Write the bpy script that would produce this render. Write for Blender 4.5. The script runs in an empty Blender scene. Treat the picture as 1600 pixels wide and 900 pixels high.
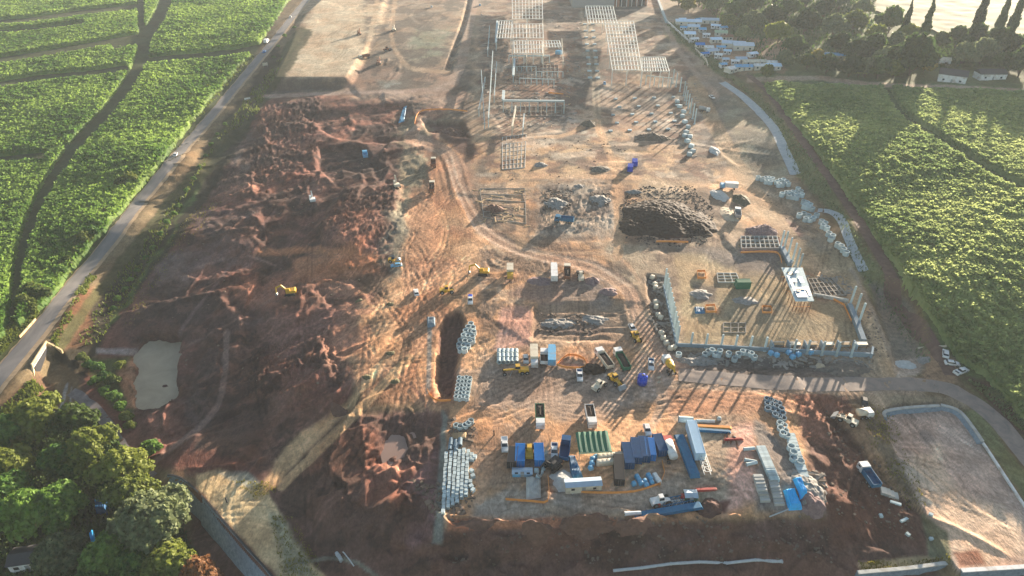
import bpy, math, random
import numpy as np
R = math.radians
random.seed(7); rng = np.random.default_rng(7)
scene = bpy.context.scene
col = scene.collection

# ------------------------------------------------------------------ camera, sky, sun, exposure
CAM_H, PITCH, FPX = 140.0, R(34), 1081.0
cam_d = bpy.data.cameras.new('camera'); cam = bpy.data.objects.new('camera', cam_d); col.objects.link(cam)
cam.location = (0, 0, CAM_H); cam.rotation_euler = (R(90) - PITCH, 0, 0)
cam_d.sensor_width = 36; cam_d.lens = 36 * FPX / 1600; cam_d.clip_end = 6000; cam_d.clip_start = 1
scene.camera = cam
SUN_EL, SUN_AZ = R(7.4), R(33)            # azimuth measured from +Y towards +X
world = bpy.data.worlds.new('World'); scene.world = world; world.use_nodes = True
wn = world.node_tree; bg = wn.nodes['Background']
sky = wn.nodes.new('ShaderNodeTexSky'); sky.sky_type = 'NISHITA'; sky.sun_disc = False
sky.sun_elevation = SUN_EL; sky.sun_rotation = SUN_AZ
wn.links.new(sky.outputs[0], bg.inputs[0]); bg.inputs[1].default_value = 0.066
sun_d = bpy.data.lights.new('sun', 'SUN'); sun = bpy.data.objects.new('sun', sun_d); col.objects.link(sun)
sun_d.energy = 5.0; sun_d.angle = R(0.6); sun_d.color = (1.0, 0.84, 0.65)
sun.rotation_euler = (R(90) - SUN_EL, 0, math.pi - SUN_AZ)
sun.location = (300, 460, 200)
scene.view_settings.view_transform = 'Standard'; scene.view_settings.look = 'None'
scene.view_settings.gamma = 1; scene.view_settings.exposure = 2.2
scene.render.engine = 'CYCLES'
cy = scene.cycles; cy.use_denoising = True; cy.max_bounces = 5; cy.diffuse_bounces = 2; cy.glossy_bounces = 2
cy.transmission_bounces = 3; cy.volume_bounces = 0; cy.transparent_max_bounces = 6; cy.volume_max_steps = 64

# ------------------------------------------------------------------ projection helpers
cp, sp = math.cos(PITCH), math.sin(PITCH)
def P(px, py, z=0.0):
    u = (px - 800) / FPX; v = (450 - py) / FPX
    dy = cp + v * sp; dz = -sp + v * cp
    t = (z - CAM_H) / dz
    return u * t, dy * t
def proj(x, y, z):
    d = y * cp - (z - CAM_H) * sp
    d = np.maximum(d, 1.0)
    return 800 + FPX * x / d, 450 - FPX * (y * sp + (z - CAM_H) * cp) / d

# ------------------------------------------------------------------ noise (vectorised value noise)
_perm = np.random.default_rng(3).random(65536).astype(np.float32)
def _h(i, j, s):
    n = (i.astype(np.int64) * 374761393 + j.astype(np.int64) * 668265263 + s * 974634777)
    n = (n ^ (n >> 13)) * 1274126177
    return _perm[(n ^ (n >> 16)) & 65535]
def noise(x, y, s=0):
    xi = np.floor(x); yi = np.floor(y); fx = x - xi; fy = y - yi
    fx = fx * fx * (3 - 2 * fx); fy = fy * fy * (3 - 2 * fy)
    a = _h(xi, yi, s); b = _h(xi + 1, yi, s); c = _h(xi, yi + 1, s); d = _h(xi + 1, yi + 1, s)
    return (a + (b - a) * fx) * (1 - fy) + (c + (d - c) * fx) * fy
def fbm(x, y, wl, oct=4, s=0, gain=0.5):
    v = 0; a = 1; t = 0
    for k in range(oct):
        v = v + a * noise(x / wl + 17.3 * k, y / wl - 9.1 * k, s + k); t += a; a *= gain; wl /= 2.03
    return v / t
def ridged(x, y, wl, oct=4, s=0):
    v = 0; a = 1; t = 0
    for k in range(oct):
        v = v + a * (1 - np.abs(2 * noise(x / wl + 5.3 * k, y / wl + 3.1 * k, s + k) - 1)); t += a; a *= 0.5; wl /= 2.1
    return v / t
def sstep(a, b, v):
    t = np.clip((v - a) / (b - a), 0, 1); return t * t * (3 - 2 * t)
def seg_dist(px, py, pts):
    """distance to polyline and arc position (0..1)"""
    best = np.full(px.shape, 1e9); bs = np.zeros(px.shape); L = 0; segs = []
    for a, b in zip(pts[:-1], pts[1:]):
        l = math.hypot(b[0] - a[0], b[1] - a[1]); segs.append((a, b, L, l)); L += l
    for a, b, l0, l in segs:
        dx, dy = b[0] - a[0], b[1] - a[1]
        t = np.clip(((px - a[0]) * dx + (py - a[1]) * dy) / (l * l + 1e-9), 0, 1)
        d = np.hypot(px - a[0] - t * dx, py - a[1] - t * dy)
        m = d < best; best = np.where(m, d, best); bs = np.where(m, (l0 + t * l) / L, bs)
    return best, bs
def poly_sd(px, py, pts):
    """signed distance, negative inside"""
    inside = np.zeros(px.shape, bool)
    n = len(pts)
    for i in range(n):
        x0, y0 = pts[i]; x1, y1 = pts[(i + 1) % n]
        if y0 == y1: continue
        c = ((y0 > py) != (y1 > py)) & (px < (x1 - x0) * (py - y0) / (y1 - y0) + x0)
        inside ^= c
    d, _ = seg_dist(px, py, list(pts) + [pts[0]])
    return np.where(inside, -d, d)
def smooth_line(pts, n=6):
    """Catmull-Rom through the points"""
    p = [pts[0]] + list(pts) + [pts[-1]]; out = []
    for i in range(1, len(p) - 2):
        for k in range(n):
            t = k / n
            out.append(tuple(0.5 * ((2 * p[i][c]) + (-p[i-1][c] + p[i+1][c]) * t + (2*p[i-1][c] - 5*p[i][c] + 4*p[i+1][c] - p[i+2][c]) * t*t + (-p[i-1][c] + 3*p[i][c] - 3*p[i+1][c] + p[i+2][c]) * t**3) for c in range(len(pts[0]))))
    out.append(tuple(pts[-1])); return out
def W(pts, z=0.0): return [P(a, b, z) for a, b in pts]

# ------------------------------------------------------------------ terrain heights
CTRL = [ (620,520,-.45),(640,460,-.3),(590,600,-.6),(650,600,-.4),(680,340,0),(620,560,-.4), # px, py, height above the yard
 (700,650,0),(1000,650,0),(1250,650,0),(750,790,0),(900,800,0),(1100,790,0),(1265,790,0),(800,560,0),(1000,500,0),(900,400,0),(700,400,0),
 (650,520,-.5),(1150,450,0),(1050,560,0),(1330,540,0),(1250,400,0),(1100,300,.4),(900,250,.4),(750,250,0),(800,100,1),(950,100,1),(1000,20,1.2),(700,50,1),
 (600,50,1.5),(500,50,2),(650,170,-1),(1150,220,.3),
 (600,430,-.8),(560,500,-.6),(600,560,-.3),(560,620,-.8),(530,350,-2.0),(450,500,-4.3),(450,300,-3.2),(400,400,-4.8),(350,480,-6.8),(350,570,-9.5),(240,580,-12.5),(300,650,-11),
 (170,590,-11.5),(560,250,-3),(480,180,-3),(410,180,-3.5),(520,600,-1.7),(420,650,-6.2),(550,700,-1.2),(620,760,-1.0),(480,790,-3.6),(640,850,-4.4),
 (370,250,-4.5),(330,330,-5),(280,400,-6.5),(240,480,-9),(315,250,-9),(270,330,-9.5),(215,410,-10),(165,480,-10.5),(345,200,-8),(385,150,-6),(130,560,-11.5),
 (0,600,-5),(110,470,-5),(200,350,-5),(275,243,-4.5),(340,160,-4),(400,90,-3),(470,10,-2),(50,540,-5),
 (0,400,-7),(100,300,-6.5),(100,150,-5),(200,50,-4),(0,50,-5),(300,100,-4.5),(0,250,-7),(60,450,-7.5),(-200,300,-6),(-200,100,-5),
 (100,700,-12),(0,720,-12),(100,850,-12),(250,810,-12),(330,895,-11.5),(140,630,-12),(200,700,-11),(-100,800,-12),
 (350,770,-6),(400,830,-6),(480,890,-6),(440,740,-6.5),(300,735,-7.5),
 (690,700,-.3),(672,700,-.5),(620,690,-.7),(685,800,-.3),(665,800,-.8),(520,760,-1.9),
 (600,890,-6.5),(800,885,-5.5),(1000,888,-5.5),(1200,872,-5.5),(700,815,0),(850,815,0),(1000,818,0),(1150,815,0),(1270,800,-.3),
 (900,850,-3.3),(1100,848,-3.3),(1280,850,-4.5),
 (1350,760,-3.5),(1430,850,-4.5),(1330,650,-.8),(1300,600,0),(1400,720,-2.5),(1440,800,-4.5),
 (1440,640,-2.0),(1540,640,-2.2),(1600,740,-2.8),(1500,610,-1.0),(1650,700,-2.4),
 (1180,170,.3),(1240,270,.4),(1300,335,.3),(1350,440,.2),(1410,580,-.2),(1430,600,-.5),
 (1210,160,3.5),(1250,225,4.2),(1290,275,4.5),(1335,350,4.6),(1390,440,4.5),(1440,520,2.6),(1480,570,-.2),(1560,620,-.6),(1640,680,-1.0),
 (1600,450,6),(1450,300,7),(1600,220,9),(1350,180,6),(1400,100,7),(1250,130,4.5),(1100,60,3),(1180,100,4),(1060,20,2.5),(1120,110,1.5),(1300,20,7),(1500,30,10),
 (1600,120,9),(1800,300,12),(1800,100,14),(1550,530,2.3),(1800,600,1.0)]
cw = np.array([(*P(a, b, z), z) for a, b, z in CTRL])
cw = np.vstack([cw, [(-700, 1400, -4), (0, 1400, 2), (700, 1400, 16), (-200, -60, -12), (0, -60, -9), (200, -60, -6), (-800, 500, -8), (900, 500, 16)]])
def _U(r2): return 0.5 * r2 * np.log(r2 + 1e-6)
_K = _U(((cw[:, None, :2] - cw[None, :, :2]) / 100)[..., 0] ** 2 + ((cw[:, None, :2] - cw[None, :, :2]) / 100)[..., 1] ** 2) - 0.0006 * 0
_n = len(cw); _A = np.zeros((_n + 3, _n + 3)); _A[:_n, :_n] = _K + np.eye(_n) * 2e-3
_A[:_n, _n] = 1; _A[:_n, _n+1:] = cw[:, :2] / 100; _A[_n, :_n] = 1; _A[_n+1:, :_n] = (cw[:, :2] / 100).T
_w = np.linalg.solve(_A, np.concatenate([cw[:, 2], [0, 0, 0]]))
def macro(x, y):
    x = np.asarray(x, float); y = np.asarray(y, float)
    v = _w[_n] + _w[_n+1] * x / 100 + _w[_n+2] * y / 100
    for i in range(_n):
        v = v + _w[i] * _U(((x - cw[i, 0]) / 100) ** 2 + ((y - cw[i, 1]) / 100) ** 2)
    return v
def on(px, py, z0=0):
    """world point of a picture point on the smooth terrain"""
    z = z0
    for _ in range(25):
        x, y = P(px, py, z); z = 0.5 * z + 0.5 * float(macro(x, y))
    return x, y, z
def wline(pts, n=5): return [on(a, b) for a, b in smooth_line(pts, n)]

ROAD = wline([(-90,700),(0,590),(60,517),(110,452),(160,392),(215,320),(275,246),(330,183),(390,110),(430,62),(475,5),(520,-45)])
SROAD = wline([(1060,585),(1120,590),(1200,597),(1300,600),(1400,600),(1460,603),(1510,622),(1560,660),(1610,720),(1680,800)])
STRIP = wline([(1170,118),(1205,150),(1255,222),(1300,285),(1345,350),(1390,425),(1430,490),(1460,540),(1490,590)])
PATHS = wline([(110,610),(150,640),(185,690),(215,730),(240,748)])
PAD = [(1380,648),(1395,638),(1470,634),(1500,645),(1600,792),(1680,880),(1600,886),(1498,892),(1480,868),(1440,790),(1400,710)]
PADW = [P(a, b, -3.0) for a, b in PAD]
TRENCH = W([(686,520),(696,492),(718,486),(726,502),(716,560),(706,622),(690,620),(680,600)])
PONDP = [(210,560),(222,538),(250,525),(285,535),(288,560),(284,620),(262,632),(235,645),(222,640),(210,600)]
PONDW = [P(a, b, -12.6) for a, b in PONDP]
PUDW = [P(a, b, -1.4) for a, b in [(600,690),(608,676),(636,676),(645,688),(645,714),(634,726),(608,726),(600,708)]]
LEVEL1 = W([(430,118),(480,20),(520,-20),(600,-20),(590,40),(556,90),(538,119)], 2.5)   # sandy levelled pad
CUT1 = W([(560,455+0),(560,0)], 0)
BUILD = W([(1035,440),(1050,375),(1215,378),(1300,440),(1325,480),(1365,555),(1060,545)])
DRAIN = wline([(1128,128),(1160,150),(1190,178),(1212,205),(1228,240),(1243,272)])
CHUTE = wline([(1278,328),(1300,332),(1315,345),(1325,370),(1338,400),(1350,425)])
DITCH = W([(1420,470),(1362,440),(1368,480),(1385,530),(1400,575),(1440,585),(1455,560),(1440,540)])
CUTN = wline([(735,-10),(726,30),(712,70),(700,108)])
CUTL = wline([(440,148),(520,150),(600,155),(690,150)])
HAUL = wline([(640,215),(700,240),(722,300),(760,360),(830,395),(920,415),(980,450),(1000,500),(1040,560),(1080,585)])
HAUL2 = wline([(672,240),(690,330),(680,420),(640,500),(590,580),(540,630),(480,690),(430,745),(370,770),(330,760)])
STREAM = [P(a, b, -10) for a, b in [(62,585),(80,560),(98,556),(118,585),(112,640),(88,655),(62,640)]]
WALL_TOP = [P(a, b, -6.2) for a, b in smooth_line([(262,742),(285,748),(315,775),(350,815),(385,855),(425,900),(450,940)], 4)]
def _off(w, d):
    out = []
    for k in range(len(w)):
        a, b = w[max(k-1, 0)], w[min(k+1, len(w)-1)]; dx, dy = b[0]-a[0], b[1]-a[1]; l = math.hypot(dx, dy); out.append((w[k][0] + dy / l * d, w[k][1] - dx / l * d))
    return out
WALL_LOW = _off(WALL_TOP, .5) + _off(WALL_TOP, 14)[::-1]
WALL_HIGH = _off(WALL_TOP, .6) + _off(WALL_TOP, -13)[::-1]
CANE_L = [(-300,-60),(500,-60),(452,0),(398,78),(335,150),(262,240),(200,318),(150,378),(112,425),(75,470),(45,500),(20,520),(-300,700)]
CANE_R = [(1190,133),(1215,158),(1262,218),(1308,280),(1355,350),(1400,418),(1442,480),(1470,520),(1492,555),(1540,590),(1600,655),(1700,760),(2200,700),(2200,150),(1600,146),(1372,138)]
LANES = [([(265,-20),(256,12),(245,35),(228,62),(222,92),(200,135),(165,180),(120,228),(80,285),(52,345),(34,405),(26,470),(14,540)], 22),
 ([(221,-10),(221,20),(222,50)], 12), ([(221,50),(240,47)], 7), ([(-50,38),(40,33),(120,22),(212,12)], 11), ([(-50,102),(30,92),(100,80),(170,68),(216,60)], 14),
 ([(180,78),(214,68)], 9), ([(-50,145),(10,132),(80,122),(140,117),(196,108)], 13), ([(-20,52),(60,47),(130,38)], 8), ([(222,97),(300,90),(360,84),(402,76)], 13), ([(-30,254),(30,249),(66,246)], 15), ([(66,246),(90,235),(105,228)], 6),
 ([(1384,138),(1400,168),(1420,190),(1470,222),(1530,262),(1600,300),(1680,340)], 14)]
LANES_R = LANES[-1]

def zone_rough(px, py):
    """how churned up the earth is"""
    m = 1 - sstep(-14, 10, poly_sd(px, py, [(395,150),(700,150),(690,215),(640,330),(615,420),(560,520),(545,620),(470,700),(410,760),(330,750),(260,720),(170,600),(190,480),(300,330)]))
    m2 = 1 - sstep(-12, 10, poly_sd(px, py, [(470,690),(560,650),(690,655),(690,830),(720,840),(1280,815),(1250,620),(1300,615),(1430,760),(1440,870),(1200,900),(450,900),(430,790)]))
    return m, m2

def height(x, y):
    h = macro(x, y)
    px, py = proj(x, y, h)
    m, m2 = zone_rough(px, py)
    site = 1 - sstep(-20, 10, poly_sd(px, py, [(430,130),(560,-80),(1010,-80),(1180,150),(1240,280),(1400,560),(1440,620),(1300,830),(690,830),(430,830),(180,640),(180,470)]))
    # broad churned mounds and gullies
    rx = x * 0.8 + y * 0.6; ry = -x * 0.6 + y * 0.8
    h = h + m * (2.6 * (fbm(rx, ry * 1.6, 34, 2, 11) - 0.5) + .55 * (ridged(rx * .5, ry * 1.6, 12, 2, 5) - 0.62) + 0.5 * (ridged(rx * 2.4, ry * .5, 4.5, 3, 6) - .6) + 0.55 * (fbm(x, y, 2.0, 3, 8) - 0.5) + 1.3 * (np.floor(3.2 * fbm(rx * .5, ry, 26, 2, 9) + .35 * fbm(x, y, 5, 2, 10)) / 1.6 - .9))
    h = h + m2 * (1.7 * (ridged(x, y, 7, 4, 15) - 0.6) + 1.3 * (fbm(x, y, 5, 4, 18) - 0.5))
    h = h + site * (0.22 * (fbm(x, y, 14, 5, 21) - 0.5) + 0.11 * (ridged(x, y, 4.5, 3, 25) - 0.6))
    h = h + (1 - site) * 0.6 * (fbm(x, y, 6, 4, 31) - 0.5)
    # terraces: dug faces in the cutting
    for pts, dz, w in CUTS:
        bb = (px > min(p[0] for p in pts) - 40) & (px < max(p[0] for p in pts) + 40) & (py > min(p[1] for p in pts) - 40) & (py < max(p[1] for p in pts) + 40)
        if bb.any():
            sd = poly_sd(px[bb], py[bb], pts) + 5 * (fbm(x[bb], y[bb], 6, 3, 41) - 0.5)
            h[bb] += dz * (1 - sstep(-w, w, sd))
    # parallel scraper and dozer ridges
    for pts, ang, wl, amp in COMBS:
        bb = (px > min(p[0] for p in pts) - 20) & (px < max(p[0] for p in pts) + 20) & (py > min(p[1] for p in pts) - 20) & (py < max(p[1] for p in pts) + 20)
        if bb.any():
            xx, yy = x[bb], y[bb]
            k = 1 - sstep(-10, 4, poly_sd(px[bb], py[bb], pts) + 14 * (fbm(xx, yy, 7, 2, 51) - 0.5))
            a = R(ang) + 0.9 * (fbm(xx, yy, 22, 2, 52) - 0.5)
            u = xx * np.cos(a) + yy * np.sin(a) + 3.0 * (fbm(xx, yy, 8, 2, 53) - 0.5)
            h[bb] += k * amp * (np.sin(u * 2 * math.pi / wl) * (0.5 + noise(xx / 5, yy / 5, 54)) + 0.5 * np.sin(u * 2 * math.pi / (wl * 0.53)))
    # haul roads: flattened with two ruts
    for ln, hw in ((HAUL, 3.6), (HAUL2, 3.0)):
        d, s = seg_dist(x, y, [(a, b) for a, b, c in ln])
        near = d < hw * 3
        if near.any():
            dd = d[near] + 0.8 * (fbm(x[near], y[near], 5, 2, 61) - 0.5)
            zz = np.interp(s[near], np.linspace(0, 1, len(ln)), [c for _, _, c in ln]) - 0.1
            k = 1 - sstep(hw * 0.8, hw * 1.9, dd)
            rut = -0.12 * np.exp(-((dd - hw * 0.33) / 0.45) ** 2) + 0.10 * np.exp(-((dd - hw * 1.05) / 0.8) ** 2) - 0.12 * np.exp(-((dd - hw * 0.72) / 0.35) ** 2)
            h[near] = h[near] * (1 - k * 0.8) + zz * k * 0.8 + rut * (k > 0)
    for ln, hw, sh, off in ((ROAD, 4.4, 6, 0.0), (SROAD, 3.6, 4, 0.0), (STRIP, 2.8, 3, 0.0), (PATHS, 2.2, 3, 0)):
        d, s = seg_dist(x, y, [(a, b) for a, b, c in ln]); near = d < hw + sh
        if near.any():
            L = np.concatenate([[0], np.cumsum([math.hypot(b[0]-a[0], b[1]-a[1]) for a, b in zip(ln[:-1], ln[1:])])]); L /= L[-1]
            zz = np.interp(s[near], L, [c for _, _, c in ln]) + off
            k = 1 - sstep(hw, hw + sh, d[near]); h[near] = h[near] * (1 - k) + zz * k
    # graded haul area: nearly smooth
    sd = poly_sd(px, py, [(575,425),(690,300),(720,330),(730,440),(668,500),(664,625),(560,640),(530,570)]); k = .82 * (1 - sstep(-12, 8, sd)); h = h * (1 - k) + (np.minimum(macro(x, y), .1) + .1 * (fbm(x, y, 9, 3, 66) - .5)) * k
    # levelled pads and holes
    def level(poly, z, w0, w1, k=1.0):
        sd = poly_sd(x, y, poly); kk = (1 - sstep(w0, w1, sd)) * k
        return h * (1 - kk) + z * kk
    h = level(BUILD, 0.0 + 0.12 * (fbm(x, y, 3, 3, 71) - 0.5), -0.5, 2.5, 0.85)
    h = level(LEVEL1, 2.1 + 0.25 * (fbm(x * 1.0, y * 0.3, 5, 3, 72) - 0.5), 0, 6, 0.9)
    h = level(PADW, -3.0 + 0.22 * (fbm(x, y, 5, 4, 73) - 0.5), 0.0, 1.2)
    h = level(TRENCH, -3.0 + 0.5 * (fbm(x, y, 4, 3, 74) - 0.5), -1.5, 0.8)
    h = level(DITCH, -1.8 + 0.8 * (fbm(x, y, 5, 3, 75) - 0.5), -2, 2.5, .9)
    for poly, zf, zs in ((PONDW, -13.3, -12.25), (PUDW, -1.9, -1.35)):
        bx = [p[0] for p in poly]; by = [p[1] for p in poly]; bb = (x > min(bx) - 20) & (x < max(bx) + 20) & (y > min(by) - 20) & (y < max(by) + 20)
        sd = poly_sd(x[bb], y[bb], poly) + 9.0 * (fbm(x[bb], y[bb], 9, 4, 76) - .5); hb = h[bb]
        hb = np.where(sd < 14, np.maximum(hb, zs + .5 * sstep(0, 10, sd)), hb); k = 1 - sstep(-1.4, .6, sd); h[bb] = hb * (1 - k) + zf * k
    for poly, zf, w0, w1 in ((WALL_HIGH, -6.25, -.5, 7.0), (STREAM, -11.6, -2.2, 1.2), (WALL_LOW, -12.4, -1.1, 0)):
        bx = [p[0] for p in poly]; by = [p[1] for p in poly]; bb = (x > min(bx) - 20) & (x < max(bx) + 20) & (y > min(by) - 20) & (y < max(by) + 20)
        k = (1 - sstep(w0, w1, poly_sd(x[bb], y[bb], poly))); kk = k if zf < -10 else k * .9; h[bb] = h[bb] * (1 - kk) + (zf + .5 * (fbm(x[bb], y[bb], 4, 3, 77) - .5)) * kk
    for ln, hw, dz in ((DRAIN, 2.2, -0.5), (CHUTE, 1.6, -0.4), (CUTN, 2.0, -2.2)):
        d, s = seg_dist(x, y, [(a, b) for a, b, c in ln]); h = h + dz * (1 - sstep(hw * .5, hw * 1.3, d))
    return h
CUTS = [([(470,175),(640,160),(650,215),(600,225),(520,215)], -1.6, 4), ([(500,230),(560,225),(600,262),(520,285),(495,262)], -2.4, 3),
 ([(410,330),(480,310),(500,345),(440,395),(400,370)], -1.8, 5), ([(590,655),(690,655),(690,735),(600,730)], -.4, 5),
 ([(500,352),(540,300),(625,290),(620,340),(560,395),(505,395)], 2.0, 6), ([(395,470),(480,440),(520,480),(430,520)], 1.4, 6),
 ([(660,185),(720,190),(735,215),(670,205)], -2.2, 3), ([(320,560),(345,470),(390,500),(360,600),(320,650),(300,630)], 1.5, 6),
 ([(405,560),(500,520),(520,590),(440,640),(395,620)], 1.6, 6), ([(430,120),(540,120),(560,150),(400,150)], -.6, 5),
 ([(345,280),(395,270),(400,305),(335,310)], 1.5, 4), ([(1270,640),(1290,630),(1440,800),(1420,800)], -1.2, 6),
 ([(835,478),(985,470),(990,535),(830,530)], -0.8, 3), ([(1010,430),(1035,430),(1056,545),(1040,560),(1015,500)], -1.3, 3),
 ([(760,170),(890,170),(880,205),(790,210)], -0.5, 3), ([(1060,552),(1150,556),(1360,572),(1300,590),(1100,580)], -0.9, 4),
 ([(1030,385),(1210,385),(1215,420),(1150,430),(1050,410)], -0.6, 4)]
COMBS = [([(500,352),(540,300),(625,290),(650,330),(600,400),(500,400)], 20, 2.4, .34), ([(470,680),(560,655),(600,700),(690,720),(690,800),(560,830),(480,760)], 75, 2.8, .26),
 ([(365,430),(480,420),(520,470),(400,480)], 80, 2.6, .28), ([(340,270),(400,270),(405,310),(330,312)], 75, 2.6, .35), ([(390,540),(520,500),(540,600),(440,660),(380,620)], 40, 3.4, .38),
 ([(500,470),(660,440),(650,560),(560,620),(530,560)], 95, 3.1, .05), ([(1240,620),(1330,620),(1340,720),(1260,700)], 25, 2.6, .28), ([(1290,610),(1400,640),(1430,780),(1330,720)], 30, 3.2, .3),
 ([(690,440),(790,460),(790,480),(760,640),(735,640)], 10, 2.4, .08), ([(870,620),(1180,610),(1180,660),(870,670)], 88, 2.4, .09), ([(750,400),(960,400),(980,450),(750,450)], 80, 2.6, .11),
 ([(840,285),(960,285),(965,360),(840,370)], 30, 2.4, .25), ([(400,160),(500,150),(500,260),(380,300)], 30, 4.0, .5), ([(1400,700),(1470,690),(1560,800),(1500,870)], 30, 3.2, .1),
 ([(640,240),(700,260),(700,430),(640,430)], 5, 2.2, .10), ([(840,480),(985,480),(985,530),(840,530)], 85, 3.0, .2), ([(1060,430),(1230,420),(1330,530),(1080,525)], 30, 3.6, .10)]

def terraces(x, y, h):
    """crisp cut edges and windrows left by the machines"""
    r = np.random.default_rng(77)
    for (a0, b0, a1, b1), deg, n, A in [((250,190,530,700), 35, 74, 1.2), ((330,170,620,420), 100, 34, 1.0), ((470,660,690,860), 70, 26, .7), ((1270,640,1430,860), 120, 18, .8), ((700,820,1280,885), 5, 46, 1.2), ((740,290,1000,540), 0, 20, .22), ((760,20,1150,260), 5, 44, .45), ((1120,150,1300,380), 120, 14, .5), ((560,20,740,190), 60, 14, .6)]:
        for _ in range(n):
            cx, cy_, _z = on(r.uniform(a0, a1), r.uniform(b0, b1)); a = R(deg + r.normal(0, 24)); L = r.uniform(8, 34); c = r.normal(0, .012); amp = A * r.uniform(.35, 1.0) * r.choice([-1, 1]); windrow = r.random() < .45
            r0, r1 = np.searchsorted(YS, cy_ - L - 6), np.searchsorted(YS, cy_ + L + 6)
            if r1 - r0 < 2: continue
            sl = slice(r0, r1); xs, ys_ = x[sl], y[sl]; u = (xs - cx) * math.cos(a) + (ys_ - cy_) * math.sin(a); v = -(xs - cx) * math.sin(a) + (ys_ - cy_) * math.cos(a)
            m = (np.abs(u) < L) & (np.abs(v) < 14); uu, vv = u[m], v[m] - c * u[m] ** 2 + .9 * (fbm(xs[m], ys_[m], 3.5, 2, 400) - .5); win = sstep(0, .25, 1 - np.abs(uu) / L)
            d = abs(amp) * .7 * np.exp(-(vv / .8) ** 2) if windrow else amp * (sstep(-.45, .45, vv) - .5) * np.exp(-(vv / 7) ** 2)
            q = h[sl]; q[m] += d * win; h[sl] = q
# fan-shaped ground grid: fine near, coarser far
NR, NC = 800, 1000
_ty = np.linspace(0, 1, NR - 24)
YS = np.concatenate([np.linspace(-140, 55, 24, endpoint=False), 55 * (1700 / 55) ** (_ty ** 0.94)])
YS = np.sort(YS)
def hw_at(y): return 105 + 0.80 * np.maximum(y, 0)
_T = np.linspace(-1, 1, NC)
GX = hw_at(YS)[:, None] * _T[None, :]; GY = np.repeat(YS[:, None], NC, 1)
GZ = height(GX.ravel(), GY.ravel()).reshape(GX.shape)
terraces(GX, GY, GZ)
def ground_z(x, y):
    x = np.asarray(x, float); y = np.asarray(y, float)
    fi = np.interp(y, YS, np.arange(NR)); i = np.clip(np.floor(fi).astype(int), 0, NR - 2); a = fi - i
    fj = (x / hw_at(y) + 1) / 2 * (NC - 1); fj = np.clip(fj, 0, NC - 1.001); j = np.floor(fj).astype(int); b = fj - j
    return (GZ[i, j] * (1 - b) + GZ[i, j + 1] * b) * (1 - a) + (GZ[i + 1, j] * (1 - b) + GZ[i + 1, j + 1] * b) * a
def G(px, py, z0=0):
    z = z0
    for _ in range(18):
        x, y = P(px, py, z); z = 0.45 * z + 0.55 * float(ground_z(x, y))
    return x, y, z

# ------------------------------------------------------------------ materials
def mat(name, c, rough=0.8, metal=0.0, var=0.12, scale=1.2, bump=0.0, spec=0.3, translucent=0.0, rand=0.0, dirt=None):
    m = bpy.data.materials.new(name); m.use_nodes = True; nt = m.node_tree; N = nt.nodes; Lk = nt.links
    b = N['Principled BSDF']; b.inputs['Roughness'].default_value = rough; b.inputs['Metallic'].default_value = metal
    b.inputs['Specular IOR Level'].default_value = spec
    tc = N.new('ShaderNodeTexCoord'); nz = N.new('ShaderNodeTexNoise'); nz.inputs['Scale'].default_value = scale; nz.inputs['Detail'].default_value = 5
    Lk.new(tc.outputs['Object'], nz.inputs['Vector'])
    mr = N.new('ShaderNodeMapRange'); mr.inputs['From Min'].default_value = .25; mr.inputs['From Max'].default_value = .75
    mr.inputs['To Min'].default_value = 1 - var; mr.inputs['To Max'].default_value = 1 + var
    Lk.new(nz.outputs['Fac'], mr.inputs['Value'])
    last = mr.outputs[0]
    if rand:
        oi = N.new('ShaderNodeObjectInfo'); m2 = N.new('ShaderNodeMapRange'); m2.inputs['To Min'].default_value = 1 - rand; m2.inputs['To Max'].default_value = 1 + rand
        Lk.new(oi.outputs['Random'], m2.inputs['Value']); mm = N.new('ShaderNodeMath'); mm.operation = 'MULTIPLY'
        Lk.new(last, mm.inputs[0]); Lk.new(m2.outputs[0], mm.inputs[1]); last = mm.outputs[0]
    vm = N.new('ShaderNodeVectorMath'); vm.operation = 'SCALE'; vm.inputs[0].default_value = c[:3]; Lk.new(last, vm.inputs['Scale'])
    out = vm.outputs[0]
    if dirt:
        n2 = N.new('ShaderNodeTexNoise'); n2.inputs['Scale'].default_value = scale * .45; n2.inputs['Detail'].default_value = 8; Lk.new(tc.outputs['Object'], n2.inputs['Vector'])
        r = N.new('ShaderNodeMapRange'); r.inputs['From Min'].default_value = .48; r.inputs['From Max'].default_value = .68; r.inputs['To Max'].default_value = .55
        Lk.new(n2.outputs['Fac'], r.inputs['Value']); mx = N.new('ShaderNodeMix'); mx.data_type = 'RGBA'
        Lk.new(r.outputs[0], mx.inputs[0]); Lk.new(out, mx.inputs[6]); mx.inputs[7].default_value = (*dirt, 1); out = mx.outputs[2]
    Lk.new(out, b.inputs['Base Color'])
    if bump:
        bp = N.new('ShaderNodeBump'); bp.inputs['Strength'].default_value = bump; bp.inputs['Distance'].default_value = .2
        Lk.new(nz.outputs['Fac'], bp.inputs['Height']); Lk.new(bp.outputs[0], b.inputs['Normal'])
    if translucent:
        tr = N.new('ShaderNodeBsdfTranslucent'); Lk.new(out, tr.inputs['Color']); ms = N.new('ShaderNodeMixShader'); ms.inputs[0].default_value = translucent
        Lk.new(b.outputs[0], ms.inputs[1]); Lk.new(tr.outputs[0], ms.inputs[2]); Lk.new(ms.outputs[0], N['Material Output'].inputs['Surface'])
    return m
DUST = (.30, .19, .12)
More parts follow.
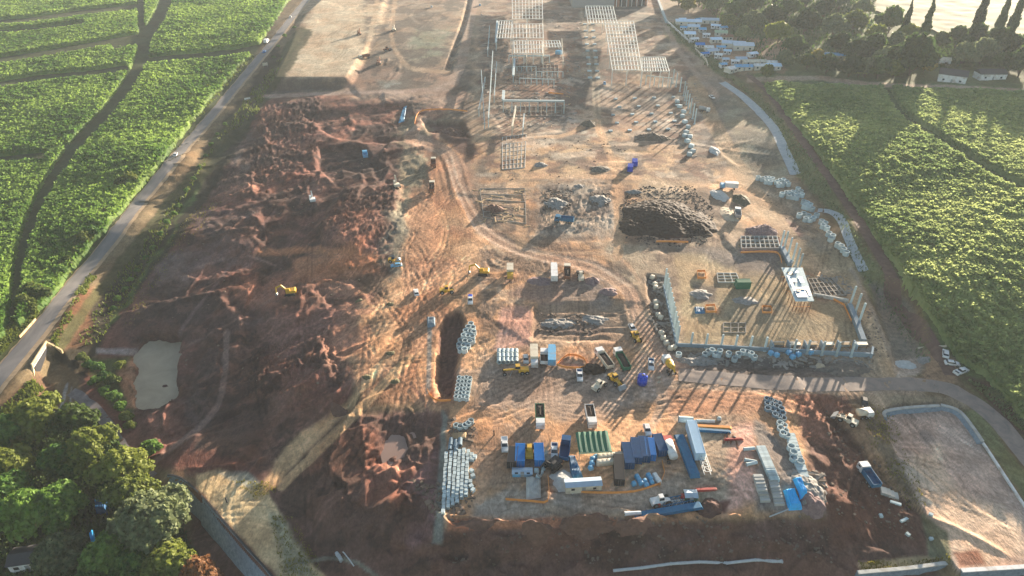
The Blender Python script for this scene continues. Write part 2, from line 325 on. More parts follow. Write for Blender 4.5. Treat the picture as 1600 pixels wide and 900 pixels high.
M = dict(
 white=mat('white paint', (.72,.72,.72), .45, var=.05, dirt=DUST), offwhite=mat('cream paint', (.62,.56,.45), .6, dirt=DUST), blue=mat('blue paint', (.004,.17,.50), .6, var=.12, dirt=(.01,.15,.38), spec=.15),
 navy=mat('navy paint', (.002,.065,.18), .6, var=.2, dirt=(.003,.075,.16), spec=.15), sky=mat('sky blue tarpaulin', (.02,.47,.95), .5, var=.15), teal=mat('teal steel', (.01,.13,.26), .5, var=.2),
 yellow=mat('yellow paint', (.62,.36,.03), .5, dirt=DUST), orange=mat('orange mesh', (.75,.30,.08), .8), red=mat('red steel', (.45,.06,.05), .6, dirt=DUST), glass=mat('dark glass', (.02,.03,.04), .1, spec=.8, var=.0),
 rubber=mat('rubber', (.02,.02,.02), .9), steel=mat('grey steel', (.30,.31,.32), .5, .3), pale=mat('pale galvanised steel', (.80,.80,.76), .5, .1), concrete=mat('concrete', (.42,.42,.40), .9, bump=.3, rand=.18, dirt=(.28,.24,.2)),
 lconc=mat('pale concrete', (.45,.53,.55), .9, bump=.2, rand=.2), bconc=mat('grey blue concrete', (.20,.27,.33), .9, bump=.3, rand=.15), green=mat('green canvas', (.03,.16,.09), .7), pgreen=mat('pale green canvas', (.35,.45,.30), .7),
 darkload=mat('dark earth load', (.05,.035,.03), .95, bump=.6, scale=3), wood=mat('timber', (.40,.27,.15), .8, rand=.2), rust=mat('rusty steel', (.22,.10,.06), .8), lblue=mat('light blue paint', (.12,.38,.62), .5, dirt=DUST),
 tin=mat('tin roofing', (.50,.62,.74), .45, .3, scale=.6, rand=.25), brick=mat('brick', (.30,.15,.10), .9, scale=4), plaster=mat('plaster', (.62,.58,.50), .9), tank=mat('blue plastic', (.01,.06,.5), .4),
 black=mat('black steel', (.025,.025,.03), .6), tarp=mat('faded blue plastic sheet', (.03,.16,.30), .5, var=.4, scale=.7), paleblue=mat('pale blue paint', (.42,.60,.76), .5, var=.05), cream=mat('cream lit concrete', (.60,.47,.27), .8, dirt=(.3,.22,.12)), stone=mat('weathered stone', (.17,.125,.095), .95, var=.4, scale=.3), rubble=mat('dusty broken concrete', (.27,.24,.21), .95, var=.35, scale=.3), pipe=mat('pale pipe', (.50,.52,.54), .6), roofdark=mat('dark slate roof', (.06,.06,.065), .8, scale=2))

# ------------------------------------------------------------------ mesh builder
class MB:
    def __init__(s): s.v = []; s.f = []
    def add(s, vs, fs):
        o = len(s.v); s.v += [tuple(v) for v in vs]; s.f += [tuple(i + o for i in f) for f in fs]; return s
    def box(s, x0, x1, y0, y1, z0, z1, tx=0, ty=0):
        """box whose top is inset by tx, ty"""
        return s.add([(x0,y0,z0),(x1,y0,z0),(x1,y1,z0),(x0,y1,z0),(x0+tx,y0+ty,z1),(x1-tx,y0+ty,z1),(x1-tx,y1-ty,z1),(x0+tx,y1-ty,z1)],
                     [(0,3,2,1),(4,5,6,7),(0,1,5,4),(1,2,6,5),(2,3,7,6),(3,0,4,7)])
    def prism(s, prof, y0, y1):
        """profile in the x-z plane extruded along y"""
        n = len(prof); vs = [(a, y0, b) for a, b in prof] + [(a, y1, b) for a, b in prof]
        return s.add(vs, [tuple(range(n)), tuple(range(2*n-1, n-1, -1))] + [(i, i+n, (i+1) % n + n, (i+1) % n) for i in range(n)])
    def bar(s, a, b, w, h=None):
        h = h or w; a = np.array(a, float); b = np.array(b, float); d = b - a; L = np.linalg.norm(d); d /= max(L, 1e-6)
        up = np.array([0, 0, 1.]) if abs(d[2]) < .95 else np.array([1., 0, 0])
        r = np.cross(d, up); r /= np.linalg.norm(r); u = np.cross(r, d)
        vs = [p + r * sx * w / 2 + u * sz * h / 2 for p in (a, b) for sx, sz in ((-1,-1),(1,-1),(1,1),(-1,1))]
        return s.add(vs, [(0,3,2,1),(4,5,6,7),(0,1,5,4),(1,2,6,5),(2,3,7,6),(3,0,4,7)])
    def cyl(s, a, b, r, n=12, r2=None, cap=True):
        r2 = r if r2 is None else r2; a = np.array(a, float); b = np.array(b, float); d = b - a; d /= np.linalg.norm(d)
        up = np.array([0, 0, 1.]) if abs(d[2]) < .95 else np.array([1., 0, 0]); e = np.cross(d, up); e /= np.linalg.norm(e); g = np.cross(e, d)
        vs = [p + (e * math.cos(t) + g * math.sin(t)) * q for p, q in ((a, r), (b, r2)) for t in [2 * math.pi * k / n for k in range(n)]]
        fs = [(i, (i+1) % n, (i+1) % n + n, i + n) for i in range(n)]
        if cap: fs += [tuple(range(n-1, -1, -1)), tuple(range(n, 2*n))]
        return s.add(vs, fs)
    def ring(s, a, b, r, ri, n=16):
        """hollow tube from a to b"""
        a = np.array(a, float); b = np.array(b, float); d = b - a; d /= np.linalg.norm(d)
        up = np.array([0, 0, 1.]) if abs(d[2]) < .95 else np.array([1., 0, 0]); e = np.cross(d, up); e /= np.linalg.norm(e); g = np.cross(e, d)
        vs = [p + (e * math.cos(t) + g * math.sin(t)) * q for p, q in ((a, r), (b, r), (b, ri), (a, ri)) for t in [2 * math.pi * k / n for k in range(n)]]
        fs = [(k * n + i, k * n + (i+1) % n, ((k+1) % 4) * n + (i+1) % n, ((k+1) % 4) * n + i) for k in range(4) for i in range(n)]
        return s.add(vs, fs)
    def build(s, name, m, parent=None, smooth=False):
        me = bpy.data.meshes.new(name); me.from_pydata(s.v, [], s.f); me.update()
        me.materials.append(M[m] if isinstance(m, str) else m)
        if smooth: me.polygons.foreach_set('use_smooth', [True] * len(me.polygons))
        o = bpy.data.objects.new(name, me); col.objects.link(o)
        if parent: o.parent = parent
        return o
def npmesh(name, V, F, m, smooth=True, parent=None):
    """mesh from numpy vertex and face arrays (quads or tris)"""
    me = bpy.data.meshes.new(name); k = F.shape[1]
    me.vertices.add(len(V)); me.vertices.foreach_set('co', np.asarray(V, np.float32).ravel())
    me.loops.add(F.size); me.loops.foreach_set('vertex_index', F.astype(np.int32).ravel())
    me.polygons.add(len(F)); me.polygons.foreach_set('loop_start', np.arange(0, F.size, k, dtype=np.int32))
    me.polygons.foreach_set('use_smooth', np.full(len(F), smooth)); me.update(calc_edges=True); me.validate()
    me.materials.append(m)
    o = bpy.data.objects.new(name, me); col.objects.link(o)
    if parent: o.parent = parent
    return o
def empty(name, loc=(0, 0, 0), rz=0):
    o = bpy.data.objects.new(name, None); col.objects.link(o); o.location = loc; o.rotation_euler = (0, 0, rz); o.empty_display_size = .5; return o
def tag(o, label, cat, group=None, kind=None):
    o['label'] = label; o['category'] = cat
    if group: o['group'] = group
    o['kind'] = kind or 'thing'
    return o
def dup(r, loc, rz=0, sc=None, label=None, group=None):
    def cpy(o, par):
        c = o.copy(); col.objects.link(c); c.parent = par
        for ch in list(o.children): cpy(ch, c)
        return c
    kids = list(r.children); c = r.copy(); col.objects.link(c)
    for ch in kids: cpy(ch, c)
    c.location = loc; c.rotation_euler = (0, 0, rz)
    if sc is not None: c.scale = (sc, sc, sc) if not hasattr(sc, '__len__') else sc
    if label: c['label'] = label
    if group: c['group'] = group
    return c
def struct(o): o['kind'] = 'structure'; return o

# ------------------------------------------------------------------ ground colours (earth colours by area, with some light and shade painted in)
def paint():
    x = GX.ravel(); y = GY.ravel(); z = GZ.ravel()
    px, py = proj(x, y, z)
    C = np.empty((x.size, 3)); C[:] = (.16, .12, .07)
    wx = (fbm(x, y, 12, 4, 81) - .5) * 34; wy = (fbm(x, y, 12, 4, 82) - .5) * 22
    f1 = (fbm(x, y, 3, 3, 83) - .5)
    def poly(pts, c, soft=6, w=1.0, k=1.0):
        x0 = min(p[0] for p in pts) - soft - 25; x1 = max(p[0] for p in pts) + soft + 25; y0 = min(p[1] for p in pts) - soft - 20; y1 = max(p[1] for p in pts) + soft + 20
        b = np.where((px > x0) & (px < x1) & (py > y0) & (py < y1))[0]
        if b.size == 0: return
        sd = poly_sd(px[b] + w * wx[b], py[b] + w * wy[b], pts) + f1[b] * soft * 1.5
        a = (1 - sstep(-soft, soft, sd))[:, None] * k
        C[b] = C[b] * (1 - a) + np.array(c) * a
    def line(pts, wd, c, soft=2.5, w=.15, k=.8):
        pts = smooth_line(pts, 4)
        x0 = min(p[0] for p in pts) - wd - 15; x1 = max(p[0] for p in pts) + wd + 15; y0 = min(p[1] for p in pts) - wd - 15; y1 = max(p[1] for p in pts) + wd + 15
        b = np.where((px > x0) & (px < x1) & (py > y0) & (py < y1))[0]
        if b.size == 0: return
        d, _ = seg_dist(px[b] + w * wx[b], py[b] + w * wy[b], pts); a = (1 - sstep(wd / 2 - soft / 2, wd / 2 + soft / 2, d + f1[b] * soft))[:, None] * k
        C[b] = C[b] * (1 - a) + np.array(c) * a
    def mottle(pts, c, wl, th, k, st=1.0, sd=0):
        bb = np.where((px > min(p[0] for p in pts)) & (px < max(p[0] for p in pts)) & (py > min(p[1] for p in pts)) & (py < max(p[1] for p in pts)))[0]
        m = poly_sd(px[bb] + .6 * wx[bb], py[bb] + .6 * wy[bb], pts); n = fbm(x[bb], y[bb] * st, wl, 5, 300 + sd, .6)
        a = ((1 - sstep(-14, 0, m)) * sstep(th - .05, th + .05, n) * k)[:, None]; C[bb] = C[bb] * (1 - a) + np.array(c) * a
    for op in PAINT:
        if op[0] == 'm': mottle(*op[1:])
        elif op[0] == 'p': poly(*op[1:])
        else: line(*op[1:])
    # wheel and track marks pressed into the soil
    rt = np.random.default_rng(42); X2 = GX; Y2 = GY; dz = np.zeros(x.size); tone = np.ones(x.size)
    zones = [((640,330,700,560), 95, 26), ((560,430,660,640), 60, 20), ((700,560,1180,680), 20, 46), ((740,390,1000,470), 165, 26), ((760,210,1180,300), 10, 26), ((1080,130,1240,420), 115, 20), ((1060,400,1330,530), 60, 18), ((450,10,610,115), 80, 24), ((690,700,1200,810), 20, 24), ((300,190,620,640), 50, 150), ((530,430,660,640), 75, 40), ((640,220,700,560), 92, 34), ((1180,150,1350,470), 118, 26), ((740,560,1050,650), 60, 30), ((460,650,690,840), 80, 26), ((1390,650,1600,870), 110, 26), ((1240,610,1430,820), 110, 20), ((900,20,1100,220), 95, 20), ((620,20,760,150), 80, 16), ((300,740,500,900), 120, 8)]
    for (a0, b0, a1, b1), deg, n in zones:
        for _ in range(n):
            qx, qy, _z = on0(rt.uniform(a0, a1), rt.uniform(b0, b1)); ang = R(deg + rt.normal(0, 22)); L = rt.uniform(12, 60); cv = rt.normal(0, .02); pts = []
            for s in range(9): pts.append((qx, qy)); qx += math.cos(ang) * L / 8; qy += math.sin(ang) * L / 8; ang += cv * L / 8
            bx = [p[0] for p in pts]; by = [p[1] for p in pts]; r0 = np.searchsorted(YS, min(by) - 3); r1 = np.searchsorted(YS, max(by) + 3)
            if r1 - r0 < 2: continue
            hwm = hw_at(YS[r0]); c0 = int(np.clip((min((min(bx) - 3) / hwm, (min(bx) - 3) / hw_at(YS[r1-1])) + 1) / 2 * NC, 0, NC)); c1 = int(np.clip((max((max(bx) + 3) / hwm, (max(bx) + 3) / hw_at(YS[r1-1])) + 1) / 2 * NC + 1, 0, NC))
            if c1 - c0 < 2: continue
            xs = GX[r0:r1, c0:c1]; ys_ = GY[r0:r1, c0:c1]; d, s = seg_dist(xs, ys_, pts); res = max(.28, .0011 * float(np.mean(by)))
            k = np.exp(-((d - .95) / res) ** 2) * sstep(0, .1, s) * sstep(0, .1, 1 - s); idx = (np.arange(r0, r1)[:, None] * NC + np.arange(c0, c1)[None]).ravel()
            up = rt.choice([-1, 1, 1]); dz[idx] -= (k * .11).ravel(); tone[idx] *= (1 + up * .34 * k).ravel()
    C *= tone[:, None]; GZ.ravel()[:] += dz * 1.0
    n1 = fbm(x, y, 18, 5, 91); n2 = fbm(x * 2.2, y, 2.4, 4, 92)
    C *= (0.80 + 0.40 * n1 + 0.34 * (n2 - .5) * 1.0)[:, None]
    return np.clip(C, .01, .8)
on0 = on
TAN = (.45,.265,.150); ORG = (.44,.20,.11); SAND = (.52,.40,.25); DRED = (.150,.068,.054); RED = (.22,.095,.065); PUR = (.15,.095,.088); GRY = (.24,.20,.165); DK = (.075,.055,.046)
BEI = (.33,.25,.175); BASE = (.26,.205,.155); GRN = (.075,.12,.03); GGR = (.15,.16,.075); BRN = (.15,.10,.06)
PAINT = [
 ('p', [(-400,-200),(480,-200),(400,90),(200,350),(0,600),(-400,900)], (.055,.07,.028), 6, .3),
 ('p', [(1150,90),(1060,-200),(2300,-200),(2300,900),(1660,760),(1500,590),(1400,420),(1250,200)], (.10,.13,.05), 6, .3),
 ('p', [(430,140),(520,-100),(1030,-100),(1120,110),(1240,270),(1400,560),(1440,620),(1300,800),(690,830),(640,520),(640,150)], BEI, 8, .6),
 ('p', [(640,215),(980,215),(1000,380),(980,470),(1000,560),(1300,600),(1250,810),(700,820),(640,600),(600,430)], TAN, 12, .8),
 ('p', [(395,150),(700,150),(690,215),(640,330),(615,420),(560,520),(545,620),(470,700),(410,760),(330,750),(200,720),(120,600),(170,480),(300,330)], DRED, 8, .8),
 ('p', [(420,640),(700,640),(690,830),(720,815),(1290,810),(1240,610),(1340,620),(1440,770),(1470,920),(300,920),(300,760),(400,760)], (.135,.075,.06), 8, .4),
 # reddish brighter faces in the cutting
 ('p', [(500,352),(540,300),(625,290),(620,340),(560,395),(505,395)], (.27,.12,.08), 10, .8), ('p', [(430,430),(480,395),(560,380),(600,400),(590,430),(450,450)], ORG, 12, 1.0),
 ('p', [(560,430),(650,420),(660,600),(560,620),(530,560)], TAN, 18, 1.0), ('p', [(470,430),(560,430),(540,600),(480,560)], (.30,.16,.11), 16, 1.2), ('p', [(360,430),(480,425),(470,480),(365,480)], (.27,.12,.08), 8, 1.2),
 ('p', [(500,160),(630,165),(620,215),(510,210)], (.23,.105,.075), 10, 1.2), ('p', [(390,180),(440,160),(450,260),(400,300)], (.17,.085,.065), 10, 1.6), ('p', [(340,270),(395,268),(400,305),(330,308)], (.28,.15,.11), 7, .8),
 ('p', [(250,400),(300,380),(300,440),(250,490),(215,500)], (.22,.16,.15), 12, .8), ('p', [(300,330),(400,320),(380,420),(290,430)], PUR, 14, 1.2), ('p', [(330,480),(375,500),(350,640),(310,690),(290,650)], PUR, 12, 1.0),
 ('p', [(370,190),(400,220),(395,270),(360,260)], (.23,.17,.14), 10, .8), ('p', [(310,500),(350,500),(350,545),(310,545)], (.30,.16,.11), 8, 1.2), ('p', [(220,460),(260,460),(255,500),(215,505)], (.28,.16,.12), 6, 1.2),
 ('p', [(400,500),(520,470),(500,560),(420,560)], (.20,.10,.08), 14, 1.4), ('p', [(400,570),(500,570),(520,600),(440,650),(390,640)], (.19,.09,.07), 14, 1.4),
 ('p', [(470,690),(560,655),(600,680),(600,730),(480,745)], (.19,.09,.065), 10, 1.2), ('p', [(570,700),(680,700),(670,745),(640,815),(600,780),(560,790)], (.19,.085,.062), 10, 1.4), ('p', [(600,720),(680,720),(675,735),(590,735)], (.27,.13,.09), 6, .8),
 ('p', [(590,645),(700,645),(692,720),(640,730),(585,700)], (.11,.06,.05), 6, .5), ('p', [(640,760),(685,700),(690,830),(640,860)], (.17,.10,.10), 10, .8),
 ('p', [(500,228),(560,222),(605,262),(600,288),(510,290),(490,262)], (.065,.038,.034), 9, 1.4), ('p', [(560,192),(650,188),(655,216),(540,218)], (.07,.04,.035), 7, 1.0), ('p', [(400,395),(470,370),(540,392),(480,412),(400,440)], (.07,.042,.036), 10, 1.6),  # dark patches from here on paint the cutting's black shading
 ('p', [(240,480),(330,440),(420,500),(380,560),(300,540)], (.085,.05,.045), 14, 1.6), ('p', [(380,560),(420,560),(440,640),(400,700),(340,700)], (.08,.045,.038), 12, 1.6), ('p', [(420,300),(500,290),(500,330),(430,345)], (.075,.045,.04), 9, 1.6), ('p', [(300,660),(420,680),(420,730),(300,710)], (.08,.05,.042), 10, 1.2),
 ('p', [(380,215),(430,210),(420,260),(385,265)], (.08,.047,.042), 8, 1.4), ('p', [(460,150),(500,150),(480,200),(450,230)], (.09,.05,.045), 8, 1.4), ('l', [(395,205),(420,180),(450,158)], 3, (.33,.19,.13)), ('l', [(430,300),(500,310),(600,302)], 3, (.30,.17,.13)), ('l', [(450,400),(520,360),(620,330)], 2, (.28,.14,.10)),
 ('l', [(300,420),(380,400),(440,420)], 3, (.23,.15,.13)), ('l', [(260,560),(330,520),(420,470)], 3, (.20,.12,.10)), ('l', [(480,600),(440,640),(420,700)], 3, (.24,.13,.09)), ('l', [(105,600),(98,625),(90,652)], 4, (.33,.36,.38)), ('l', [(112,605),(107,640),(100,660)], 2.5, (.36,.38,.40)),
 # upper site
 ('p', [(440,118),(470,50),(500,0),(520,-60),(612,-60),(592,50),(556,92),(541,119)], (.50,.41,.29), 4, .5), ('p', [(615,-30),(720,-30),(700,110),(640,110),(600,95)], BASE, 8, .8), ('p', [(650,50),(700,50),(690,95),(640,90)], (.20,.21,.15), 12, .8),
 ('p', [(395,122),(540,121),(560,104),(590,112),(560,140),(395,148)], (.11,.085,.07), 4, .5), ('p', [(560,100),(720,110),(720,170),(580,160),(530,150)], (.29,.20,.15), 7, .6), ('p', [(590,125),(640,120),(640,140),(590,140)], (.22,.24,.22), 6, .5),
 ('p', [(740,-20),(900,-20),(900,200),(770,210),(750,100)], (.27,.20,.15), 10, .8), ('p', [(780,90),(890,90),(900,200),(790,200)], (.32,.19,.13), 12, 1.4), ('p', [(900,-20),(1000,-20),(1060,120),(940,130),(900,60)], (.26,.23,.18), 8, .8),
 ('p', [(930,130),(1070,120),(1080,250),(950,260)], (.30,.22,.155), 12, 1.0), ('p', [(960,190),(1020,170),(1060,190),(1040,240),(980,230)], (.36,.23,.15), 10, 1.2), ('p', [(1070,120),(1120,120),(1180,250),(1100,270)], GRY, 10, .8),
 ('p', [(1120,150),(1200,170),(1240,280),(1170,280),(1140,220)], (.27,.24,.17), 8, .8), ('p', [(990,40),(1020,30),(1020,90),(1000,80)], (.42,.30,.20), 6, 1.0), ('p', [(1090,60),(1230,60),(1220,110),(1110,110)], (.34,.22,.14), 8, .6),
 ('p', [(750,215),(980,215),(1130,250),(1150,300),(1000,290),(820,290),(750,270)], (.48,.33,.20), 14, 1.0), ('p', [(820,190),(900,190),(930,210),(850,230)], (.36,.33,.27), 8, 1.2), ('p', [(850,180),(890,175),(895,190),(850,195)], (.45,.40,.36), 6, 1.0),
 ('p', [(1100,240),(1150,230),(1160,290),(1200,340),(1240,400),(1200,380),(1120,320)], (.50,.33,.20), 10, .8), ('p', [(840,285),(965,285),(965,370),(840,370)], (.36,.30,.24), 8, .8), ('p', [(848,295),(895,295),(890,335),(850,335)], (.14,.13,.12), 8, 1.3),
 ('p', [(920,300),(955,300),(950,330),(922,330)], (.14,.12,.11), 6, 1.3), ('p', [(745,290),(825,290),(825,365),(745,345)], (.26,.19,.14), 8, .8), ('p', [(760,320),(790,315),(790,335),(765,340)], (.09,.06,.05), 5, .8),
 ('p', [(930,380),(1030,380),(990,440),(960,420)], (.36,.30,.22), 10, .8), ('p', [(620,180),(700,180),(680,210),(660,280),(620,300)], (.20,.16,.11), 10, .8), ('p', [(640,240),(660,230),(665,300),(625,370),(610,350)], (.22,.19,.13), 10, .8),
 ('p', [(655,190),(735,190),(745,240),(730,250),(700,220)], (.10,.055,.045), 5, .6), ('p', [(700,240),(740,250),(760,300),(740,330),(720,290)], (.30,.21,.15), 8, .8),
 ('p', [(600,330),(650,320),(640,400),(600,440)], (.18,.16,.12), 10, 1.2), ('p', [(640,300),(690,300),(690,420),(640,430)], (.43,.24,.14), 8, .8),
 ('m', [(745,-30),(1010,-30),(1100,110),(1150,220),(1130,290),(740,290)], (.10,.085,.075), 16, .47, .85, 1.0, 1), ('m', [(745,-30),(1010,-30),(1100,110),(1150,220),(1130,290),(740,290)], (.17,.10,.075), 9, .56, .7, 1.0, 2), ('m', [(745,-30),(1010,-30),(1100,110),(1150,220),(1130,290),(740,290)], (.44,.36,.28), 12, .60, .7, 1.5, 3),
 ('m', [(560,-30),(745,-30),(745,200),(560,160)], (.11,.09,.075), 14, .48, .85, .8, 4), ('m', [(1060,120),(1200,150),(1240,300),(1400,560),(1340,470),(1200,330)], (.17,.145,.115), 14, .50, .7, 1.0, 5), ('m', [(740,280),(1180,280),(1200,400),(980,560),(740,560)], (.14,.105,.085), 10, .51, .75, 1.0, 6),
 ('m', [(740,280),(1180,280),(1200,400),(980,560),(740,560)], (.50,.37,.26), 8, .60, .6, 1.0, 7), ('m', [(1050,400),(1230,390),(1340,540),(1070,540)], (.14,.115,.09), 7, .50, .75, 1.0, 8), ('m', [(640,210),(750,240),(740,640),(540,640),(560,450)], (.26,.13,.08), 12, .53, .6, .5, 9), ('m', [(700,560),(1180,600),(1180,660),(1180,800),(700,800)], (.25,.19,.15), 12, .53, .6, 1.0, 10),
 ('m', [(395,150),(640,150),(620,420),(540,620),(410,740),(240,700),(180,500),(330,300)], (.058,.034,.031), 13, .53, .7, 1.6, 11), ('m', [(395,150),(640,150),(620,420),(540,620),(410,740),(240,700),(180,500),(330,300)], (.20,.10,.075), 10, .60, .6, 1.6, 12), ('m', [(430,650),(690,650),(690,830),(1280,815),(1420,840),(1430,900),(430,900)], (.06,.038,.032), 8, .52, .7, 1.0, 13),  # the paler red mottle paints sunlit patches into the cutting
 ('l', [(905,0),(920,90),(930,180)], 3, (.46,.37,.27)), ('l', [(916,0),(930,90),(938,180)], 3, (.46,.37,.27)), ('l', [(935,190),(952,235),(966,275)], 7, (.50,.34,.21)), ('l', [(850,215),(885,210),(915,196)], 4, (.47,.32,.2)),
 # middle
 ('p', [(840,470),(990,470),(1000,540),(830,540)], (.31,.22,.155), 6, .8), ('p', [(780,480),(828,478),(828,540),(775,545)], (.42,.25,.20), 5, .5), ('p', [(850,430),(950,440),(950,475),(870,470)], (.24,.19,.16), 8, 1.2), ('p', [(800,440),(870,440),(870,470),(800,460)], (.26,.17,.13), 8, 1.2),
 ('p', [(840,490),(940,490),(940,525),(840,525)], (.17,.13,.11), 8, 1.8), ('p', [(760,560),(1000,560),(1000,640),(880,660),(740,640)], (.28,.21,.165), 14, 1.0), ('p', [(1000,550),(1060,550),(1060,640),(1000,620)], (.33,.25,.2), 8, .6),
 ('p', [(1050,400),(1220,385),(1330,480),(1355,545),(1070,535)], (.36,.28,.175), 6, .6), ('p', [(1060,390),(1220,390),(1220,430),(1150,430)], (.17,.14,.12), 8, 1.0), ('p', [(1080,440),(1120,445),(1115,470),(1080,470)], (.15,.12,.10), 6, 1.0),
 ('p', [(1010,430),(1040,430),(1060,545),(1045,565),(1015,500)], (.13,.11,.095), 5, .5), ('p', [(1060,552),(1360,568),(1350,590),(1100,592),(1050,575)], (.13,.11,.10), 6, .8), ('p', [(1160,460),(1230,480),(1200,520),(1120,500)], (.27,.23,.16), 10, 1.0),
 ('p', [(1230,420),(1310,430),(1330,470),(1280,470)], (.36,.20,.12), 8, 1.0), ('p', [(1260,390),(1330,400),(1350,460),(1300,440)], (.36,.27,.17), 8, .8), ('p', [(1155,370),(1225,340),(1250,370),(1225,395),(1160,395)], (.22,.13,.11), 6, .8),
 ('p', [(1240,610),(1300,612),(1330,640),(1330,720),(1260,690)], (.26,.12,.08), 8, 1.0), ('p', [(1050,605),(1240,605),(1240,650),(1050,650)], (.42,.24,.15), 8, .8), ('p', [(1130,670),(1180,660),(1190,780),(1120,800)], (.56,.34,.27), 10, .6),
 ('p', [(1060,650),(1150,655),(1130,800),(1070,780)], (.36,.29,.22), 12, 1.0), ('p', [(690,640),(700,650),(692,850),(675,850),(688,720)], (.19,.20,.18), 3, .2), ('p', [(800,760),(960,770),(1080,740),(1060,790),(960,810),(740,810),(745,780)], (.34,.28,.225), 10, .8),  # thin grey strip down the yard edge is painted shade
 ('p', [(870,735),(900,735),(905,790),(860,790)], (.36,.34,.31), 8, .6), ('p', [(1095,780),(1140,780),(1130,800),(1095,800)], (.15,.07,.06), 4, .5), ('p', [(700,810),(860,808),(960,812),(960,822),(700,828)], (.33,.15,.09), 4, .6),
 ('p', [(1180,650),(1240,700),(1290,800),(1180,800)], (.22,.19,.17), 8, .4), ('p', [(1290,650),(1340,640),(1380,700),(1440,850),(1300,850)], (.12,.06,.045), 10, .8), ('p', [(1320,650),(1350,640),(1360,680),(1420,760),(1400,780),(1350,700)], (.36,.22,.13), 7, 1.0),
 ('p', [(1330,620),(1380,640),(1450,790),(1440,800),(1380,720)], (.20,.15,.10), 5, .8),
 ('p', PAD, (.42,.315,.26), 2, .0), ('l', [(1440,680),(1460,720),(1450,740)], 14, (.28,.23,.21), 6, .6), ('p', [(1415,710),(1460,700),(1480,740),(1520,780),(1600,810),(1600,870),(1500,880),(1470,830)], (.62,.48,.36), 12, .8), ('p', [(1490,862),(1530,858),(1540,880),(1500,886)], (.30,.15,.10), 4, .4),  # paler lower-left polygon paints in the sunlit part of the basin
 # right strips: slope grass, dark track, drain shoulders
 ('p', [(1120,110),(1190,150),(1262,240),(1320,330),(1385,440),(1450,545),(1460,580),(1420,590),(1350,440),(1300,335),(1245,275),(1215,195),(1160,140)], GGR, 5, .3), ('p', [(1038,35),(1058,35),(1150,120),(1180,140),(1120,115),(1075,75),(1040,60)], GGR, 3, .2),
 ('p', [(1420,470),(1362,440),(1368,480),(1385,530),(1400,575),(1440,585),(1455,560),(1440,540)], (.22,.19,.15), 5, .5), ('p', [(1395,560),(1440,555),(1430,590),(1400,590)], (.42,.35,.29), 4, .6), ('p', [(1440,545),(1500,560),(1500,600),(1440,600)], (.30,.20,.13), 6, .5),
 ('p', [(1385,620),(1500,620),(1520,640),(1400,636)], (.26,.21,.15), 4, .5), ('p', [(1500,640),(1530,640),(1640,790),(1610,790)], GGR, 4, .2), ('p', [(1500,585),(1560,600),(1680,720),(1680,800),(1600,690)], (.09,.055,.04), 5, .3),
 ('p', [(1340,880),(1480,865),(1485,880),(1350,895)], (.42,.33,.19), 3, .3), ('p', [(1440,800),(1480,830),(1490,880),(1450,870)], (.18,.18,.11), 4, .3),
 # left: verge with its shade painted dark, brown lit slope, green banks, sandy track
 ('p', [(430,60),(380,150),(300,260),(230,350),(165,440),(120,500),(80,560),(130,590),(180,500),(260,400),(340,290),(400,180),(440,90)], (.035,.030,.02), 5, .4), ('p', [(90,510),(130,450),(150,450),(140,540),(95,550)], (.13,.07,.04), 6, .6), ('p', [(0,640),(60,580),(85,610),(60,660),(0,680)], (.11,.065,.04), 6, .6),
 ('p', [(345,200),(352,205),(310,300),(200,470),(160,520),(185,480),(270,360)], GRN, 4, .8), ('p', [(130,560),(200,560),(215,600),(210,660),(150,610)], (.07,.09,.03), 6, .6), ('p', [(175,580),(210,560),(215,640),(200,640)], (.33,.18,.11), 5, .8),
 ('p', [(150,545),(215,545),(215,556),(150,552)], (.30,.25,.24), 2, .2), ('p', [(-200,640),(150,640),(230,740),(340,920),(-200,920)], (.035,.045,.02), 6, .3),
 ('p', [(308,742),(345,735),(420,765),(430,790),(470,860),(510,905),(440,905),(350,810),(310,765)], (.50,.38,.22), 4, .3), ('p', [(420,800),(450,820),(490,900),(450,900)], (.30,.29,.20), 8, .4), ('p', [(340,738),(390,740),(420,765),(370,760)], (.30,.31,.26), 4, .4),
 ('p', [(455,690),(540,630),(560,600),(600,560),(590,585),(535,650),(412,775),(402,765)], (.58,.38,.21), 5, .3),  # diagonal dirt track, made paler to paint in sunlight
 ('l', [(470,50),(420,128),(368,190),(325,245),(272,310),(226,370),(176,432),(130,490),(96,540)], 17, (.065,.065,.028), 5, .3, .95), ('l', [(480,52),(430,132),(385,190),(340,245),(290,310),(245,370),(190,440)], 12, (.04,.045,.02), 5, .3, .9),  # green verge strips, darkened to paint shade over the sunlit slope
 ('p', [(686,520),(696,492),(718,486),(726,502),(716,560),(706,622),(690,620),(680,600)], (.10,.05,.04), 4, .3), ('l', [(672,500),(670,560),(668,612)], 7, (.19,.19,.18), 2, .1, .9),
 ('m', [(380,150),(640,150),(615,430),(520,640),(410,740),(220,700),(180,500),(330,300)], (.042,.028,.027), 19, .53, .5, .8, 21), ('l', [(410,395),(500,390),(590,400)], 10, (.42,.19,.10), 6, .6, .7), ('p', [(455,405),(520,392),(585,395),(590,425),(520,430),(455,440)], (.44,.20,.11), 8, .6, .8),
 # roads & tracks
 ('l', [(640,215),(700,240),(722,300),(760,360),(830,395),(920,415),(980,450),(1000,500),(1040,560),(1100,590)], 20, (.36,.24,.175)), ('l', [(704,245),(724,300),(762,358),(832,392),(925,412),(985,448)], 4, (.50,.38,.29)), ('l', [(698,250),(716,305),(752,366),(826,402),(915,424),(974,458)], 3, (.52,.38,.29)),
